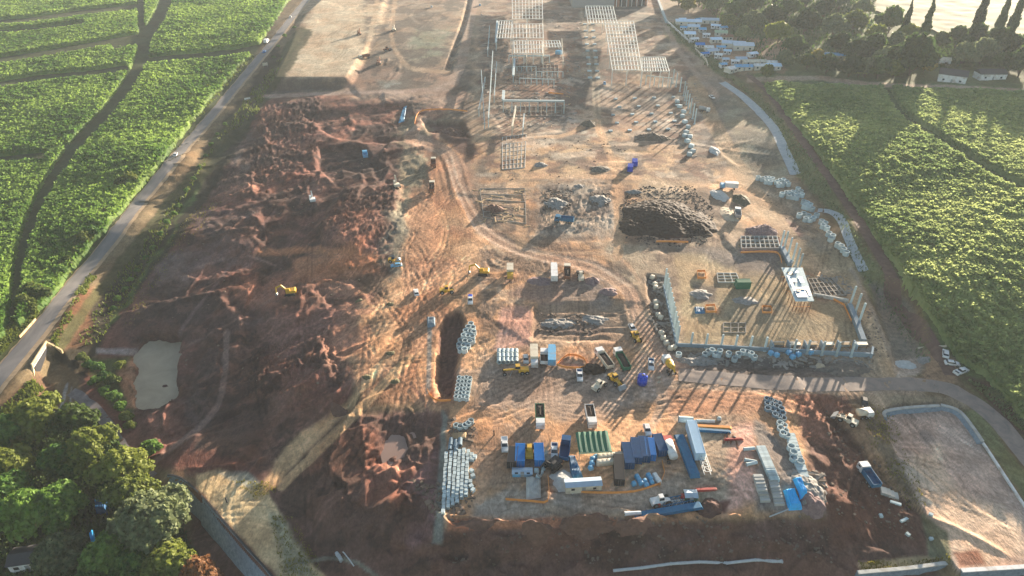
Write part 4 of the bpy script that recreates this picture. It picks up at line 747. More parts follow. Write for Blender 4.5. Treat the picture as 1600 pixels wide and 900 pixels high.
# ------------------------------------------------------------------ grass, undergrowth, stones and building debris (nobody could count them)
def scatter(polys, n, seed=0, jag=6):
    r = np.random.default_rng(seed); out = []
    for pts, share in polys:
        x0, x1 = min(p[0] for p in pts), max(p[0] for p in pts); y0, y1 = min(p[1] for p in pts), max(p[1] for p in pts); k = int(n * share * 3.0)
        w = W([(x0, y0), (x1, y0), (x1, y1), (x0, y1)], -2); X = r.uniform(min(p[0] for p in w), max(p[0] for p in w), k * 2); Y = r.uniform(min(p[1] for p in w), max(p[1] for p in w), k * 2)
        Z = ground_z(X, Y); px, py = proj(X, Y, Z); m = poly_sd(px, py, pts) + (fbm(X, Y, 6, 3, seed) - .5) * jag * 2 < 0; dens = fbm(X, Y, 5, 2, seed + 1) + r.random(k * 2) * .5; m &= dens > .62
        q = np.stack([X, Y, Z], 1)[m][:int(n * share)]; out.append(q)
    return np.concatenate(out)
def tufts(name, polys, n, size, m, label, seed, cat='grass'):
    p = scatter(polys, n, seed); n = len(p); r = np.random.default_rng(seed + 9); a = r.uniform(0, 6.28, n); L = size * r.uniform(.5, 1.5, n) * (1 + p[:, 1] / 900); w = L * .32; ln = r.uniform(.1, .8, n)
    dx, dy = np.cos(a), np.sin(a); sx, sy = -dy * w, dx * w; tx, ty = dx * L * ln, dy * L * ln
    V_ = np.stack([p + np.stack([-sx, -sy, -.05 + 0 * L], 1), p + np.stack([sx, sy, -.05 + 0 * L], 1), p + np.stack([tx + sx * .5, ty + sy * .5, L], 1), p + np.stack([tx - sx * .5, ty - sy * .5, L], 1)], 1).reshape(-1, 3)
    tag(npmesh(name, V_, np.arange(n * 4).reshape(-1, 4), m, smooth=False), label, cat, kind='stuff')
SLOPE = [(1120,110),(1190,150),(1262,240),(1320,330),(1385,440),(1450,545),(1460,570),(1430,560),(1350,440),(1300,335),(1245,275),(1215,195),(1160,140)]
tufts('slope_grass', [(SLOPE, .6), ([(1040,40),(1060,38),(1150,120),(1120,118)], .15), ([(1505,590),(1560,610),(1680,720),(1680,760),(1560,640)], .25)], 26000, .5, LM['grey'], 'thin grey green grass on the slope below the right hand sugar cane', 301)
tufts('roadside_grass', [([(440,90),(400,180),(345,215),(200,470),(150,540),(120,540),(170,450),(300,280),(380,160)], .45), ([(100,440),(215,300),(330,160),(398,88),(392,80),(330,150),(200,312),(90,440)], .25), ([(128,450),(170,400),(120,480),(88,545),(80,530)], .1), ([(0,520),(50,470),(60,490),(0,560)], .1), ([(0,640),(70,575),(80,600),(0,690)], .1)], 34000, .6, LM['olive'], 'rough yellow green grass along both verges of the tarred road', 302)
tufts('undergrowth', [([(-60,650),(150,640),(230,750),(330,900),(-60,900)], .7), ([(1060,-20),(1370,-20),(1360,118),(1200,112),(1120,30)], .15), ([(1470,60),(1600,60),(1600,130),(1380,130)], .15)], 42000, .9, LM['dark'], 'dark undergrowth beneath the trees', 303, 'undergrowth')
tufts('bank_weeds', [([(420,800),(450,790),(510,905),(440,905)], .2), ([(340,735),(395,735),(430,765),(400,780)], .1), ([(1340,620),(1390,640),(1450,790),(1420,800),(1360,700)], .25), ([(1340,878),(1480,862),(1486,880),(1350,895)], .15), ([(180,480),(240,400),(330,300),(350,310),(260,430),(200,520)], .3)], 4500, .32, LM['gold'], 'dry yellowish weeds on the earth banks', 304, 'weeds')
def bits(name, polys, n, smin, smax, m, label, seed, flat=.6, elong=1.0, cat='rubble'):
    p = scatter(polys, n, seed, 3); n = len(p); r = np.random.default_rng(seed); a = r.uniform(0, 6.28, n); s = smin + (smax - smin) * r.random(n) ** 2.5; e = 1 + (elong - 1) * r.random(n)
    C8 = np.array([(-1,-1,-.4),(1,-1,-.4),(1,1,-.4),(-1,1,-.4),(-.8,-.8,1),(.8,-.7,1),(.7,.8,1),(-.8,.7,1)]) * .5; F8 = np.array([(0,3,2,1),(4,5,6,7),(0,1,5,4),(1,2,6,5),(2,3,7,6),(3,0,4,7)])
    Q = C8[None] * np.stack([s * e, s / np.sqrt(e), s * flat], 1)[:, None, :] * r.uniform(.75, 1.25, (n, 8, 3)); ca_, sa_ = np.cos(a)[:, None], np.sin(a)[:, None]
    V_ = np.stack([Q[..., 0] * ca_ - Q[..., 1] * sa_, Q[..., 0] * sa_ + Q[..., 1] * ca_, Q[..., 2]], -1) + p[:, None, :]
    tag(npmesh(name, V_.reshape(-1, 3), (F8[None] + 8 * np.arange(n)[:, None, None]).reshape(-1, 4), M[m], smooth=False), label, cat, kind='stuff')
STRIPB = [(1056,549),(1365,562),(1360,580),(1150,572),(1050,562)]; STRIPL = [(1010,430),(1036,430),(1056,545),(1045,560),(1015,500)]
bits('stones', [([(700,812),(1290,805),(1300,880),(700,880)], .22), ([(390,180),(640,180),(600,420),(520,620),(300,640),(250,480)], .2), (STRIPB, .08), (STRIPL, .08), ([(1180,285),(1300,400),(1280,400),(1180,300)], .06), ([(1290,640),(1420,760),(1430,850),(1300,800)], .12), ([(750,215),(980,215),(970,300),(750,300)], .1), ([(1330,490),(1370,480),(1390,570),(1360,560)], .1)], 1500, .2, .9, 'stone', 'loose pale stones strewn over the bank and the cutting', 401)
bits('building_debris', [(STRIPB, .12), (STRIPL, .08), ([(780,90),(890,90),(900,200),(790,200)], .2), ([(750,20),(800,20),(790,200),(745,200)], .12), ([(1230,430),(1325,430),(1335,470),(1280,470)], .1), ([(1200,540),(1365,545),(1365,562),(1200,556)], .1), ([(850,20),(910,20),(930,120),(880,130)], .1), ([(1060,130),(1090,130),(1090,250),(1050,230)], .08), ([(1250,735),(1285,740),(1285,795),(1262,790)], .1)], 1700, .4, 1.7, 'rubble', 'pale scattered building materials round the unfinished structures', 402, .4, 3, 'building debris')
bits('spill', [([(965,320),(1000,292),(1080,290),(1118,330),(1112,380),(1040,392),(975,372)], 1)], 900, .3, 1.1, 'darkload', 'dark clods spilled round the foot of the black earth stockpiles', 405, .6, 1.5, 'clods')
bits('timber_debris', [([(780,90),(890,90),(900,200),(790,200)], .3), ([(1200,540),(1365,545),(1365,562),(1200,556)], .15), ([(1230,430),(1325,430),(1335,470),(1280,470)], .25), ([(1155,365),(1220,365),(1220,395),(1155,395)], .1), ([(745,290),(825,290),(825,365),(745,345)], .2)], 700, .35, 1.4, 'wood', 'scattered timber around the formwork', 403, .25, 5, 'timber')
bits('scrap', [([(1250,735),(1285,740),(1285,795),(1262,790)], .2), ([(850,295),(895,295),(890,335),(850,335)], .2), ([(920,300),(955,300),(950,330),(922,330)], .15), ([(840,490),(940,490),(940,525),(840,525)], .2), ([(700,655),(745,655),(745,700),(700,700)], .1), ([(640,750),(740,760),(740,810),(690,820)], .15)], 900, .35, 1.3, 'stone', 'dark grey scrap and broken lumps in the spoil patches', 404, .6, 2, 'scrap')
# ------------------------------------------------------------------ haze
hm = bpy.data.materials.new('haze'); hm.use_nodes = True; hn = hm.node_tree; hn.nodes.clear()
ho = hn.nodes.new('ShaderNodeOutputMaterial'); hv = hn.nodes.new('ShaderNodeVolumePrincipled'); hv.inputs['Density'].default_value = .00011
hv.inputs['Color'].default_value = (.80,.90,1.0,1); hv.inputs['Anisotropy'].default_value = .1; hn.links.new(hv.outputs[0], ho.inputs['Volume'])
hz = MB().box(-1500, 1500, -180, 1760, -40, 150).build('haze', hm); hz['kind'] = 'stuff'
# ------------------------------------------------------------------ placing helpers
def place2(a, b):
    """ground point half way between two picture points and the heading from a to b"""
    A = G(*a); B = G(*b); x, y = (A[0] + B[0]) / 2, (A[1] + B[1]) / 2
    return (x, y, float(ground_z(x, y)) + .02), math.atan2(B[1] - A[1], B[0] - A[0]), math.hypot(B[0] - A[0], B[1] - A[1])
PROTO = {}
def put(key, maker, a, b, label, group=None, sc=1.0, z=None):
    loc, rz, _ = place2(a, b)
    if z is not None: loc = (loc[0], loc[1], z)
    if key not in PROTO: o = PROTO[key] = maker(); o.location = loc; o.rotation_euler = (0, 0, rz); o.scale = (sc,) * 3
    else: o = dup(PROTO[key], loc, rz, sc)
    o['label'] = label
    if group: o['group'] = group
    elif 'group' in o: del o['group']
    return o
def wheels(t, xs, w, r, wd=.28):
    for x in xs:
        for s in (-1, 1):
            q = MB().cyl((x, s * (w / 2 - wd), r), (x, s * w / 2, r), r, 14).build('wheel', 'rubber', t)
            MB().cyl((x, s * (w / 2 - .02), r), (x, s * (w / 2 + .02), r), r * .52, 10).build('rim', 'steel', q)
# ---- vehicles: x forward
def pickup(paint='white', bed='black', load=None):
    def f():
        t = empty('pickup_truck'); tag(t, 'pickup', 'pickup truck')
        MB().prism([(-2.6,.45),(2.6,.45),(2.65,.85),(2.4,1.0),(1.15,1.12),(-2.6,1.05)], -.9, .9).build('body', paint, t)
        MB().add([(-.75,-.82,1.08),(1.15,-.82,1.08),(1.15,.82,1.08),(-.75,.82,1.08),(-.6,-.68,1.72),(.45,-.68,1.72),(.45,.68,1.72),(-.6,.68,1.72)], [(0,3,2,1),(0,1,5,4),(1,2,6,5),(2,3,7,6),(3,0,4,7)]).build('window', 'glass', t)
        MB().box(-.62, .47, -.7, .7, 1.70, 1.77, .03, .03).build('roof', paint, t)
        MB().box(-2.45, -.85, -.72, .72, 1.052, 1.07).build('load_bed', bed, t)
        b = MB(); b.box(-2.58, -.8, -.9, -.76, 1.04, 1.28); b.box(-2.58, -.8, .76, .9, 1.04, 1.28); b.box(-2.62, -2.5, -.9, .9, 1.04, 1.28); b.build('side_panel', paint, t)
        if load: MB().box(-2.4, -.9, -.7, .7, 1.07, 1.62, .2, .15).build('load', load, t)
        wheels(t, (-1.65, 1.65), 1.84, .38, .24)
        for s in (-1, 1): MB().box(2.6, 2.68, s * .68 - .16, s * .68 + .16, .74, .9).build('headlight', 'pale', t)
        return t
    return f
def car(paint='white'):
    def f():
        t = empty('parked_car'); tag(t, 'car', 'car')
        MB().prism([(-2.1,.35),(2.1,.35),(2.15,.7),(1.9,.88),(1.0,.98),(-1.95,1.0),(-2.15,.8)], -.86, .86).build('body', paint, t)
        MB().add([(-1.75,-.78,.98),(1.0,-.78,.98),(1.0,.78,.98),(-1.75,.78,.98),(-1.3,-.62,1.45),(.35,-.62,1.45),(.35,.62,1.45),(-1.3,.62,1.45)], [(0,3,2,1),(0,1,5,4),(1,2,6,5),(2,3,7,6),(3,0,4,7)]).build('window', 'glass', t)
        MB().box(-1.32, .37, -.64, .64, 1.43, 1.5, .04, .04).build('roof', paint, t); wheels(t, (-1.3, 1.35), 1.74, .33, .22)
        for s in (-1, 1): MB().box(2.1, 2.17, s * .6 - .16, s * .6 + .16, .62, .78).build('headlight', 'pale', t)
        return t
    return f
def tipper(cab='white', tub='white', load='darkload', L=8.0):
    def f():
        t = empty('tipper_truck'); tag(t, 'tipper', 'truck'); h = L / 2
        MB().box(-h + .3, h - .4, -.45, .45, .75, 1.05).build('chassis', 'black', t)
        c = MB().prism([(h-2.1,.7),(h,.7),(h,1.9),(h-.25,2.9),(h-2.1,2.9)], -1.2, 1.2).build('cab', cab, t)
        MB().add([(h+.015,-1.05,1.85),(h+.015,1.05,1.85),(h-.22,1.0,2.7),(h-.22,-1.0,2.7)], [(0,1,2,3)]).build('windscreen', 'glass', c)
        for s in (-1, 1): MB().box(h - 1.5, h - .5, s * 1.21 - .01, s * 1.21 + .01, 1.85, 2.5).build('side_window', 'glass', c)
        b = MB(); x0, x1 = -h, h - 2.4
        b.box(x0, x1, -1.25, 1.25, 1.05, 1.25); b.box(x0, x1, -1.25, -1.15, 1.25, 2.5); b.box(x0, x1, 1.15, 1.25, 1.25, 2.5); b.box(x1 - .1, x1, -1.15, 1.15, 1.25, 2.75); b.box(x0, x0 + .1, -1.15, 1.15, 1.25, 2.3)
        for k in range(6):
            xx = x0 + .4 + k * (x1 - x0 - .8) / 5
            for s in (-1, 1): b.box(xx - .06, xx + .06, s * 1.29 - .04, s * 1.29 + .04, 1.2, 2.48)
        q = b.build('tipper_body', tub, t)
        if load: MB().add([(x0+.1,-1.15,2.0),(x1-.1,-1.15,2.0),(x1-.1,1.15,2.0),(x0+.1,1.15,2.0),((x0+x1)/2-1.2,0,2.35),((x0+x1)/2+1.2,0,2.4)], [(0,1,5,4),(1,2,5),(2,3,4,5),(3,0,4)]).build('load', load, q)
        wheels(t, (-h + 1.0, -h + 2.3, h - 1.2), 2.5, .52, .35); return t
    return f
def boxtruck(cab='white', box='white', L=8.5, cabL=2.0):
    def f():
        t = empty('box_truck'); tag(t, 'truck', 'truck'); h = L / 2
        MB().box(-h + .2, h - .3, -.45, .45, .7, 1.0).build('chassis', 'black', t)
        c = MB().prism([(h-cabL,.65),(h,.65),(h,1.7),(h-.3,2.5),(h-cabL,2.5)], -1.1, 1.1).build('cab', cab, t)
        MB().add([(h+.015,-.95,1.65),(h+.015,.95,1.65),(h-.26,.9,2.35),(h-.26,-.9,2.35)], [(0,1,2,3)]).build('windscreen', 'glass', c)
        MB().box(-h, h - cabL - .15, -1.22, 1.22, 1.0, 3.3).build('cargo_box', box, t); wheels(t, (-h + 1.6, h - 1.1), 2.3, .48, .3); return t
    return f
def tanker(cab='white', tank='white', L=7.5, frame='black'):
    def f():
        t = empty('tanker_truck'); tag(t, 'tanker', 'tanker'); h = L / 2
        MB().box(-h + .2, h - .3, -.45, .45, .7, 1.0).build('chassis', frame, t)
        c = MB().prism([(h-1.9,.65),(h,.65),(h,1.8),(h-.3,2.6),(h-1.9,2.6)], -1.15, 1.15).build('cab', cab, t)
        MB().add([(h+.015,-1,1.75),(h+.015,1,1.75),(h-.26,.9,2.45),(h-.26,-.9,2.45)], [(0,1,2,3)]).build('windscreen', 'glass', c)
        b = MB().cyl((-h, 0, 2.0), (h - 2.1, 0, 2.0), 1.12, 20).build('tank', tank, t, True); MB().cyl(((-h+h-2.1)/2, 0, 3.05), ((-h+h-2.1)/2, 0, 3.3), .35, 12).build('hatch', 'steel', b)
        wheels(t, (-h + 1.2, -h + 2.4, h - 1.1), 2.4, .5, .3); return t
    return f
def mixer():
    t = empty('concrete_mixer_truck'); tag(t, 'mixer', 'mixer truck')
    MB().box(-3.8, 3.4, -.45, .45, .75, 1.05).build('chassis', 'black', t)
    c = MB().prism([(1.9,.7),(4,.7),(4,1.9),(3.75,2.8),(1.9,2.8)], -1.2, 1.2).build('cab', 'white', t); MB().add([(4.015,-1,1.8),(4.015,1,1.8),(3.8,.95,2.65),(3.8,-.95,2.65)], [(0,1,2,3)]).build('windscreen', 'glass', c)
    d = MB(); d.cyl((1.6,0,2.0),(.6,0,2.15),.7,16,1.25,True); d.cyl((.6,0,2.15),(-1.2,0,2.5),1.25,16,1.2,False); d.cyl((-1.2,0,2.5),(-3.2,0,3.0),1.2,16,.5,True); d.build('drum', 'yellow', t, True)
    MB().prism([(-3.3,3.2),(-4.2,2.4),(-4.2,2.2),(-3.3,2.9)], -.3, .3).build('chute', 'yellow', t); wheels(t, (-2.8, -1.5, 2.9), 2.5, .52, .35); return t
def excavator(c='yellow', reach=1.0):
    def f():
        t = empty('excavator'); tag(t, 'excavator', 'excavator')
        for s in (-1, 1):
            MB().prism([(-1.9,.35),(-1.6,0),(1.6,0),(1.9,.35),(1.7,.8),(-1.7,.8)], s * 1.35 - .3, s * 1.35 + .3).build('track', 'rubber', t)
        MB().box(-1.2, 1.2, -1.05, 1.05, .5, .95).build('undercarriage', 'black', t)
        MB().prism([(-2.3,.98),(1.2,.98),(1.2,1.6),(-.3,1.9),(-1.9,2.05),(-2.3,1.8)], -1.25, 1.25).build('engine_housing', c, t)
        cb = MB().box(-.3, 1.3, .3, 1.22, 1.6, 2.95, .1, .05).build('cab', c, t); MB().box(1.16, 1.33, .4, 1.12, 1.9, 2.75).build('windscreen', 'glass', cb)
        b = MB(); b.bar((.9,-.2,1.6),(3.4*reach,-.2,4.0),.45,.6); b.bar((3.3*reach,-.2,4.0),(5.6*reach,-.2,3.2),.4,.5); b.build('boom', c, t)
        MB().bar((5.5*reach,-.2,3.5),(5.9*reach,-.2,.9),.32,.45).build('stick', c, t)
        MB().prism([(5.7*reach,1.1),(6.3*reach,.9),(6.3*reach,.2),(5.6*reach,.0),(5.3*reach,.5)], -.75, .35).build('bucket', 'steel', t); return t
    return f
def loader(c='yellow', arm=True):
    def f():
        t = empty('wheel_loader'); tag(t, 'loader', 'loader')
        MB().prism([(-3,.7),(-.3,.7),(-.3,1.7),(-2.9,1.6)], -1.0, 1.0).build('engine_housing', c, t); MB().prism([(-.2,.6),(2.0,.6),(2.0,1.2),(-.2,1.4)], -.6, .6).build('front_frame', c, t)
        cb = MB().box(-1.2, .2, -.7, .7, 1.6, 3.0, .12, .1).build('cab', c, t); MB().box(-1.1, .22, -.74, .74, 1.95, 2.75, .1, .05).build('window', 'glass', cb)
        if arm:
            b = MB()
            for s in (-.5, .5): b.bar((.6, s, 1.4), (3.0, s, .7), .18, .35)
            b.build('lift_arm', c, t); MB().prism([(2.8,.2),(3.9,.05),(4.0,.2),(3.1,1.2),(2.8,1.1)], -1.35, 1.35).build('bucket', 'steel', t)
        wheels(t, (-2.0, 1.4), 2.5, .75, .5); return t
    return f
def grader():
    t = empty('motor_grader'); tag(t, 'grader', 'grader')
    MB().prism([(-4,.8),(-.8,.8),(-.8,1.9),(-3.9,1.8)], -.9, .9).build('engine_housing', 'yellow', t); MB().bar((-.8,0,1.7),(3.8,0,1.5),.4,.5).build('front_frame', 'yellow', t)
    c = MB().box(-1.4, .2, -.75, .75, 1.85, 3.2, .1, .08).build('cab', 'yellow', t); MB().box(-1.3, .22, -.78, .78, 2.2, 3.0, .1, .05).build('window', 'glass', c)
    MB().bar((.6,-1.8,.55),(1.9,1.8,.55),.12,.6).build('blade', 'steel', t); wheels(t, (-3.4, -1.9, 3.5), 2.3, .62, .4); return t
def roller():
    t = empty('road_roller'); tag(t, 'roller', 'roller'); MB().prism([(-2.4,.7),(-.2,.7),(-.2,1.6),(-2.4,1.5)], -.85, .85).build('engine_housing', 'yellow', t)
    MB().cyl((1.5,-1,.75),(1.5,1,.75),.75,20).build('drum', 'steel', t, True); b = MB(); b.box(0, 2.4, -1.15, -1.02, .6, .95); b.box(0, 2.4, 1.02, 1.15, .6, .95); b.box(-.2, .1, -1.15, 1.15, .6, .95); b.build('drum_frame', 'yellow', t)
    MB().box(-1.2, .1, -.7, .7, 1.5, 2.7, .1, .1).build('cab', 'glass', t); wheels(t, (-1.6,), 1.9, .7, .45); return t
def container(c='blue', L=6.06, H=2.6):
    def f():
        t = empty('shipping_container'); tag(t, 'container', 'container'); b = MB(); h = L / 2; b.box(-h, h, -1.17, 1.17, .12, H - .08)
        n = int(L / .32)
        for k in range(n):
            x = -h + .2 + k * (L - .4) / (n - 1)
            for s in (-1, 1): b.box(x - .07, x + .07, s * 1.19 - .03, s * 1.19 + .03, .2, H - .15)
            b.box(x - .07, x + .07, -1.1, 1.1, H - .1, H - .05)
        b.build('body', c, t); fr = MB()
        for x in (-h, h):
            for s in (-1, 1): fr.box(x - .08, x + .08, s * 1.2 - .08, s * 1.2 + .08, 0, H)
        for s in (-1, 1): fr.box(-h + .08, h - .08, s * 1.2 - .06, s * 1.2 + .06, H - .14, H); fr.box(-h + .08, h - .08, s * 1.2 - .06, s * 1.2 + .06, 0, .14)
        fr.build('frame', c, t)
        for s in (-1, 1):
            d = MB().box(-h - .05, -h - .01, min(s * .03, s * 1.1), max(s * .03, s * 1.1), .16, H - .16).build('door', c, t); MB().cyl((-h - .09, s * .3, .2), (-h - .09, s * .3, H - .2), .025, 6).build('locking_bar', 'steel', d)
        return t
    return f
def cabin(c='white', L=6, Wd=2.4, H=2.5, roof='tin'):
    def f():
        t = empty('site_cabin'); tag(t, 'cabin', 'cabin'); h = L / 2; MB().box(-h, h, -Wd/2, Wd/2, 0, H).build('wall', c, t); MB().prism([(-Wd/2-.15,H),(Wd/2+.15,H),(Wd/2+.15,H+.08),(0,H+.3),(-Wd/2-.15,H+.08)], 0, 0)
        MB().add([(-h-.15,-Wd/2-.15,H+.01),(h+.15,-Wd/2-.15,H+.01),(h+.15,Wd/2+.15,H+.01),(-h-.15,Wd/2+.15,H+.01),(-h-.15,0,H+.35),(h+.15,0,H+.35)], [(0,1,5,4),(2,3,4,5),(0,4,3),(1,2,5),(0,3,2,1)]).build('roof', roof, t)
        MB().box(-.45, .45, -Wd/2-.04, -Wd/2-.005, 0.02, 2.0).build('door', 'steel', t)
        for x in (-h * .6, h * .6): MB().box(x - .4, x + .4, -Wd/2-.04, -Wd/2-.005, 1.1, 1.8).build('window', 'glass', t)
        return t
    return f
def obj_box_culvert(m='lconc', w=1.15, l=1.15, h=.95):
    def f():
        b = MB(); t_ = .16
        b.box(-l/2, l/2, -w/2, w/2, h - t_, h); b.box(-l/2, l/2, -w/2, w/2, 0, t_); b.box(-l/2, l/2, -w/2, -w/2 + t_, t_, h - t_); b.box(-l/2, l/2, w/2 - t_, w/2, t_, h - t_)
        return tag(b.build('box_culvert', m), 'culvert', 'culvert')
    return f
def obj_ring(m='lconc', r=.75, h=.9, name='concrete_ring'):
    def f(): return tag(MB().ring((0,0,0),(0,0,h), r, r * .78, 18).build(name, m), 'ring', 'concrete ring')
    return f
def obj_pipe(m='lconc', r=.6, L=2.4, name='concrete_pipe'):
    def f(): return tag(MB().ring((-L/2,0,r),(L/2,0,r), r, r * .8, 16).ring((-L/2-.01,0,r),(-L/2+.25,0,r), r * 1.12, r * .8, 16).build(name, m), 'pipe', 'pipe')
    return f
def putp(key, maker, px, py, rz, label, group=None, z=None, sc=1.0):
    x, y, zz = G(px, py); zz = (zz if z is None else z) + .01
    if key not in PROTO: o = PROTO[key] = maker(); o.location = (x, y, zz); o.rotation_euler = (0, 0, rz); o.scale = (sc,) * 3 if not hasattr(sc, '__len__') else sc
    else: o = dup(PROTO[key], (x, y, zz), rz, sc)
    o['label'] = label
    if group: o['group'] = group
    elif 'group' in o: del o['group']
    return o

# ---- vehicles on the site: (rear point) -> (front point)
put('pw', pickup('white', 'navy'), (905,582), (906,597), 'white pickup truck standing alone just below the framed pit')
put('pw', None, (1017,565), (1017,580), 'white pickup truck next to the tipper trucks, just above the round blue tank')
put('pw', None, (866,700), (866,715), 'white pickup with open dark load bed beside the blue container')
put('pwb', pickup('white', 'white'), (788,690), (789,706), 'white pickup truck parked in the open left of the two bright blue containers')
put('cw', car('white'), (652,466), (649,452), 'white car alone on the wide orange haul track')
put('pb', pickup('white', 'tank', 'tank'), (735,464), (735,480), 'small truck with a vivid blue load beside the trench')
put('clb', car('lblue'), (628,416), (611,418), 'light blue car beside the yellow roller at the edge of the red cutting')
put('roll', roller, (610,410), (624,409), 'yellow road roller behind the light blue car')
put('lw', loader('yellow', False), (694,458), (706,457), 'small yellow machine at the top end of the trench')
put('exy', excavator('yellow', .9), (768,428), (742,428), 'yellow excavator with its boom laid out, in the row of machines above the yard')
put('yt', boxtruck('yellow', 'offwhite', 7.0), (797,422), (797,438), 'yellow box truck in the machine row, right of the yellow excavator')
put('bus', boxtruck('white', 'white', 11, 2.2), (866,443), (865,418), 'long white truck in the machine row beside the laden dump truck')
put('dto', tipper('offwhite', 'rust', 'darkload', 8.5), (886,442), (886,420), 'rusty orange tipper truck heaped with dark earth beside the long white truck')
put('grd', loader('offwhite', True), (908,442), (906,426), 'dusty cream loader at the right end of the machine row')
put('dto', None, (674,308), (676,286), 'tipper truck driving up the dirt haul road with dark earth'); put('dts', tipper('offwhite', 'rust', None, 8.0), (677,268), (678,250), 'empty tipper truck behind another, farther up the dirt haul road')
put('exg', excavator('offwhite', 1.0), (624,304), (617,288), 'pale excavator digging at the side of the long dark trench, boom up')
put('exd', excavator('yellow', .8), (462,458), (445,462), 'dusty yellow excavator alone in the dark red cutting')
put('exs', excavator('white', .7), (490,318), (487,309), 'small pale excavator in the deep shade of the red cutting'); put('exr', excavator('rust', .8), (590,104), (594,96), 'dark excavator working at the edge of the pale sandy pad')
put('dtr', tipper('offwhite', 'rust', 'darkload', 8.5), (579,90), (559,89), 'tipper truck crossing below the pale sandy pad'); put('lp1', loader('rust', True), (600,80), (611,78), 'dark loader between the sandy pad and the shaded flat')
put('exo', excavator('offwhite', .7), (614,52), (617,44), 'small excavator high up on the sandy ground, beside ruts'); put('exo2', excavator('rust', .7), (560,58), (563,50), 'small dark excavator near the right edge of the pale sandy pad')
put('pw', None, (674,16), (675,8), 'white vehicle near the top of the site left of the long trench'); put('clb', None, (749,14), (751,4), 'light blue vehicle at the very top of the site beside the steel frame')
put('tsky', tipper('lblue', 'lblue', None, 6), (572,250), (570,240), 'pale blue lorry sunk in the shaded red cutting')
put('bx1', boxtruck('white', 'offwhite', 8.5), (834,552), (835,574), 'beige box truck in the yard row between a small white car and a white lorry')
put('cw2', car('white'), (821,557), (822,570), 'small white car squeezed beside the beige box truck'); put('pw3', tipper('white', 'white', 'darkload', 6.0), (850,572), (850,555), 'small white lorry with dark load bed in the yard row')
put('bx2', boxtruck('lblue', 'lblue', 9), (862,573), (862,548), 'pale blue box truck at the right end of the yard row, beside the framed pit')
put('grr', grader, (822,582), (790,584), 'yellow road grader parked in front of the yard row')
put('tp1', tipper('white', 'offwhite', 'darkload', 9), (951,577), (936,556), 'white tipper truck with cream sides, parked by the dark soil heap')
put('tp2', tipper('white', 'green', 'darkload', 9.5), (977,578), (965,556), 'tipper truck with white cab and dark green body, right of the cream one')
put('tp3', tipper('white', 'green', 'darkload', 8.5), (843,645), (844,668), 'tipper truck with white cab and dark green body alone on the lower yard, nose down'); put('tp4', tipper('white', 'white', 'darkload', 8.0), (920,645), (925,668), 'white tipper truck alone on the lower yard above the green canopy')
put('mix', mixer, (1050,586), (1040,568), 'white and yellow concrete mixer truck beside the gravel road'); put('ldy', loader('yellow', True), (955,592), (968,604), 'yellow wheel loader behind the two parked tipper trucks')
put('dmp', loader('offwhite', False), (934,607), (940,603), 'small beige dumper standing alone in the shaded middle of the yard')
put('cw3', car('white'), (1009,668), (1013,680), 'small white car alone above the row of navy containers'); put('cw4', car('white'), (986,512), (990,518), 'white car parked at the corner where the haul road bends'); put('ldc', loader('yellow', False), (992,528), (996,534), 'small yellow machine below the white car at the bend')
put('trk', tanker('red', 'white', 7.5, 'black'), (1050,718), (1041,694), 'white tanker truck with red cab at the end of the container yard')
put('flt', tipper('navy', 'navy', None, 7.5), (881,718), (884,696), 'navy blue flatbed lorry beside the white pickup and the sand heap'); put('exy2', loader('yellow', False), (827,714), (827,700), 'yellow machine wedged between the two bright blue containers')
put('exb', excavator('black', .8), (868,727), (860,733), 'black machine parked below the white pickup with open bed')
put('ldr', loader('offwhite', True), (1330,664), (1313,656), 'cream loader parked at the edge of the churned red soil'); put('cbk', car('black'), (1350,625), (1351,634), 'dark car beside the basin road end'); put('cw5', tanker('white', 'offwhite', 4.5), (1346,651), (1352,650), 'small white tank trailer at the basin corner')
put('pk5', tipper('white', 'teal', None, 7.5), (1360,759), (1350,738), 'white lorry with empty teal load bed at the top of the dark bank')
for a, b, lab in [((1476,561),(1477,549),'white car topmost of the three under the sugar cane'), ((1480,569),(1493,571),'white car in the middle of the three under the sugar cane')]: put('cwb', car('white'), a, b, lab)
put('pwc', pickup('white', 'black'), (1493,586), (1508,579), 'white pickup lowest of the three under the sugar cane')
put('cw6', car('white'), (270,248), (279,238), 'white car driving up the tarred road past the bushes'); put('vw1', boxtruck('white', 'white', 6.5), (414,71), (420,64), 'white van on the far stretch of the tarred road'); put('cbl', car('blue'), (411,85), (415,79), 'blue car on the tarred road following the white van'); put('cw7', car('white'), (452,31), (456,24), 'white car near the top of the tarred road')
put('clb2', car('lblue'), (944,127), (945,137), 'light blue vehicle right of the far steel roof frame'); put('bxg', tanker('white', 'steel', 6.5), (1096,174), (1104,175), 'lorry with grey tank beside the far row of white columns'); put('vlb', boxtruck('lblue', 'white', 8), (1148,296), (1128,294), 'long pale blue lorry parked near the big black earth heap')
put('flb', tipper('teal', 'teal', None, 8), (893,348), (870,346), 'teal lorry below the dark spoil in the middle of the site'); put('bln', pickup('white', 'black'), (1110,152), (1114,155), 'white pickup near the far drainage channel')
put('wt1', tipper('white', 'steel', None, 7), (1153,345), (1151,330), 'grey tipper truck parked beside the pale spread of sand')
for i, (a, b, lab) in enumerate([((991,253),(992,263),'bright blue truck container, upper of the pair on the far crossing'), ((985,262),(984,270),'bright blue truck container, lower of the pair on the far crossing')]): put('mini', container('tank', 4.5), a, b, lab)
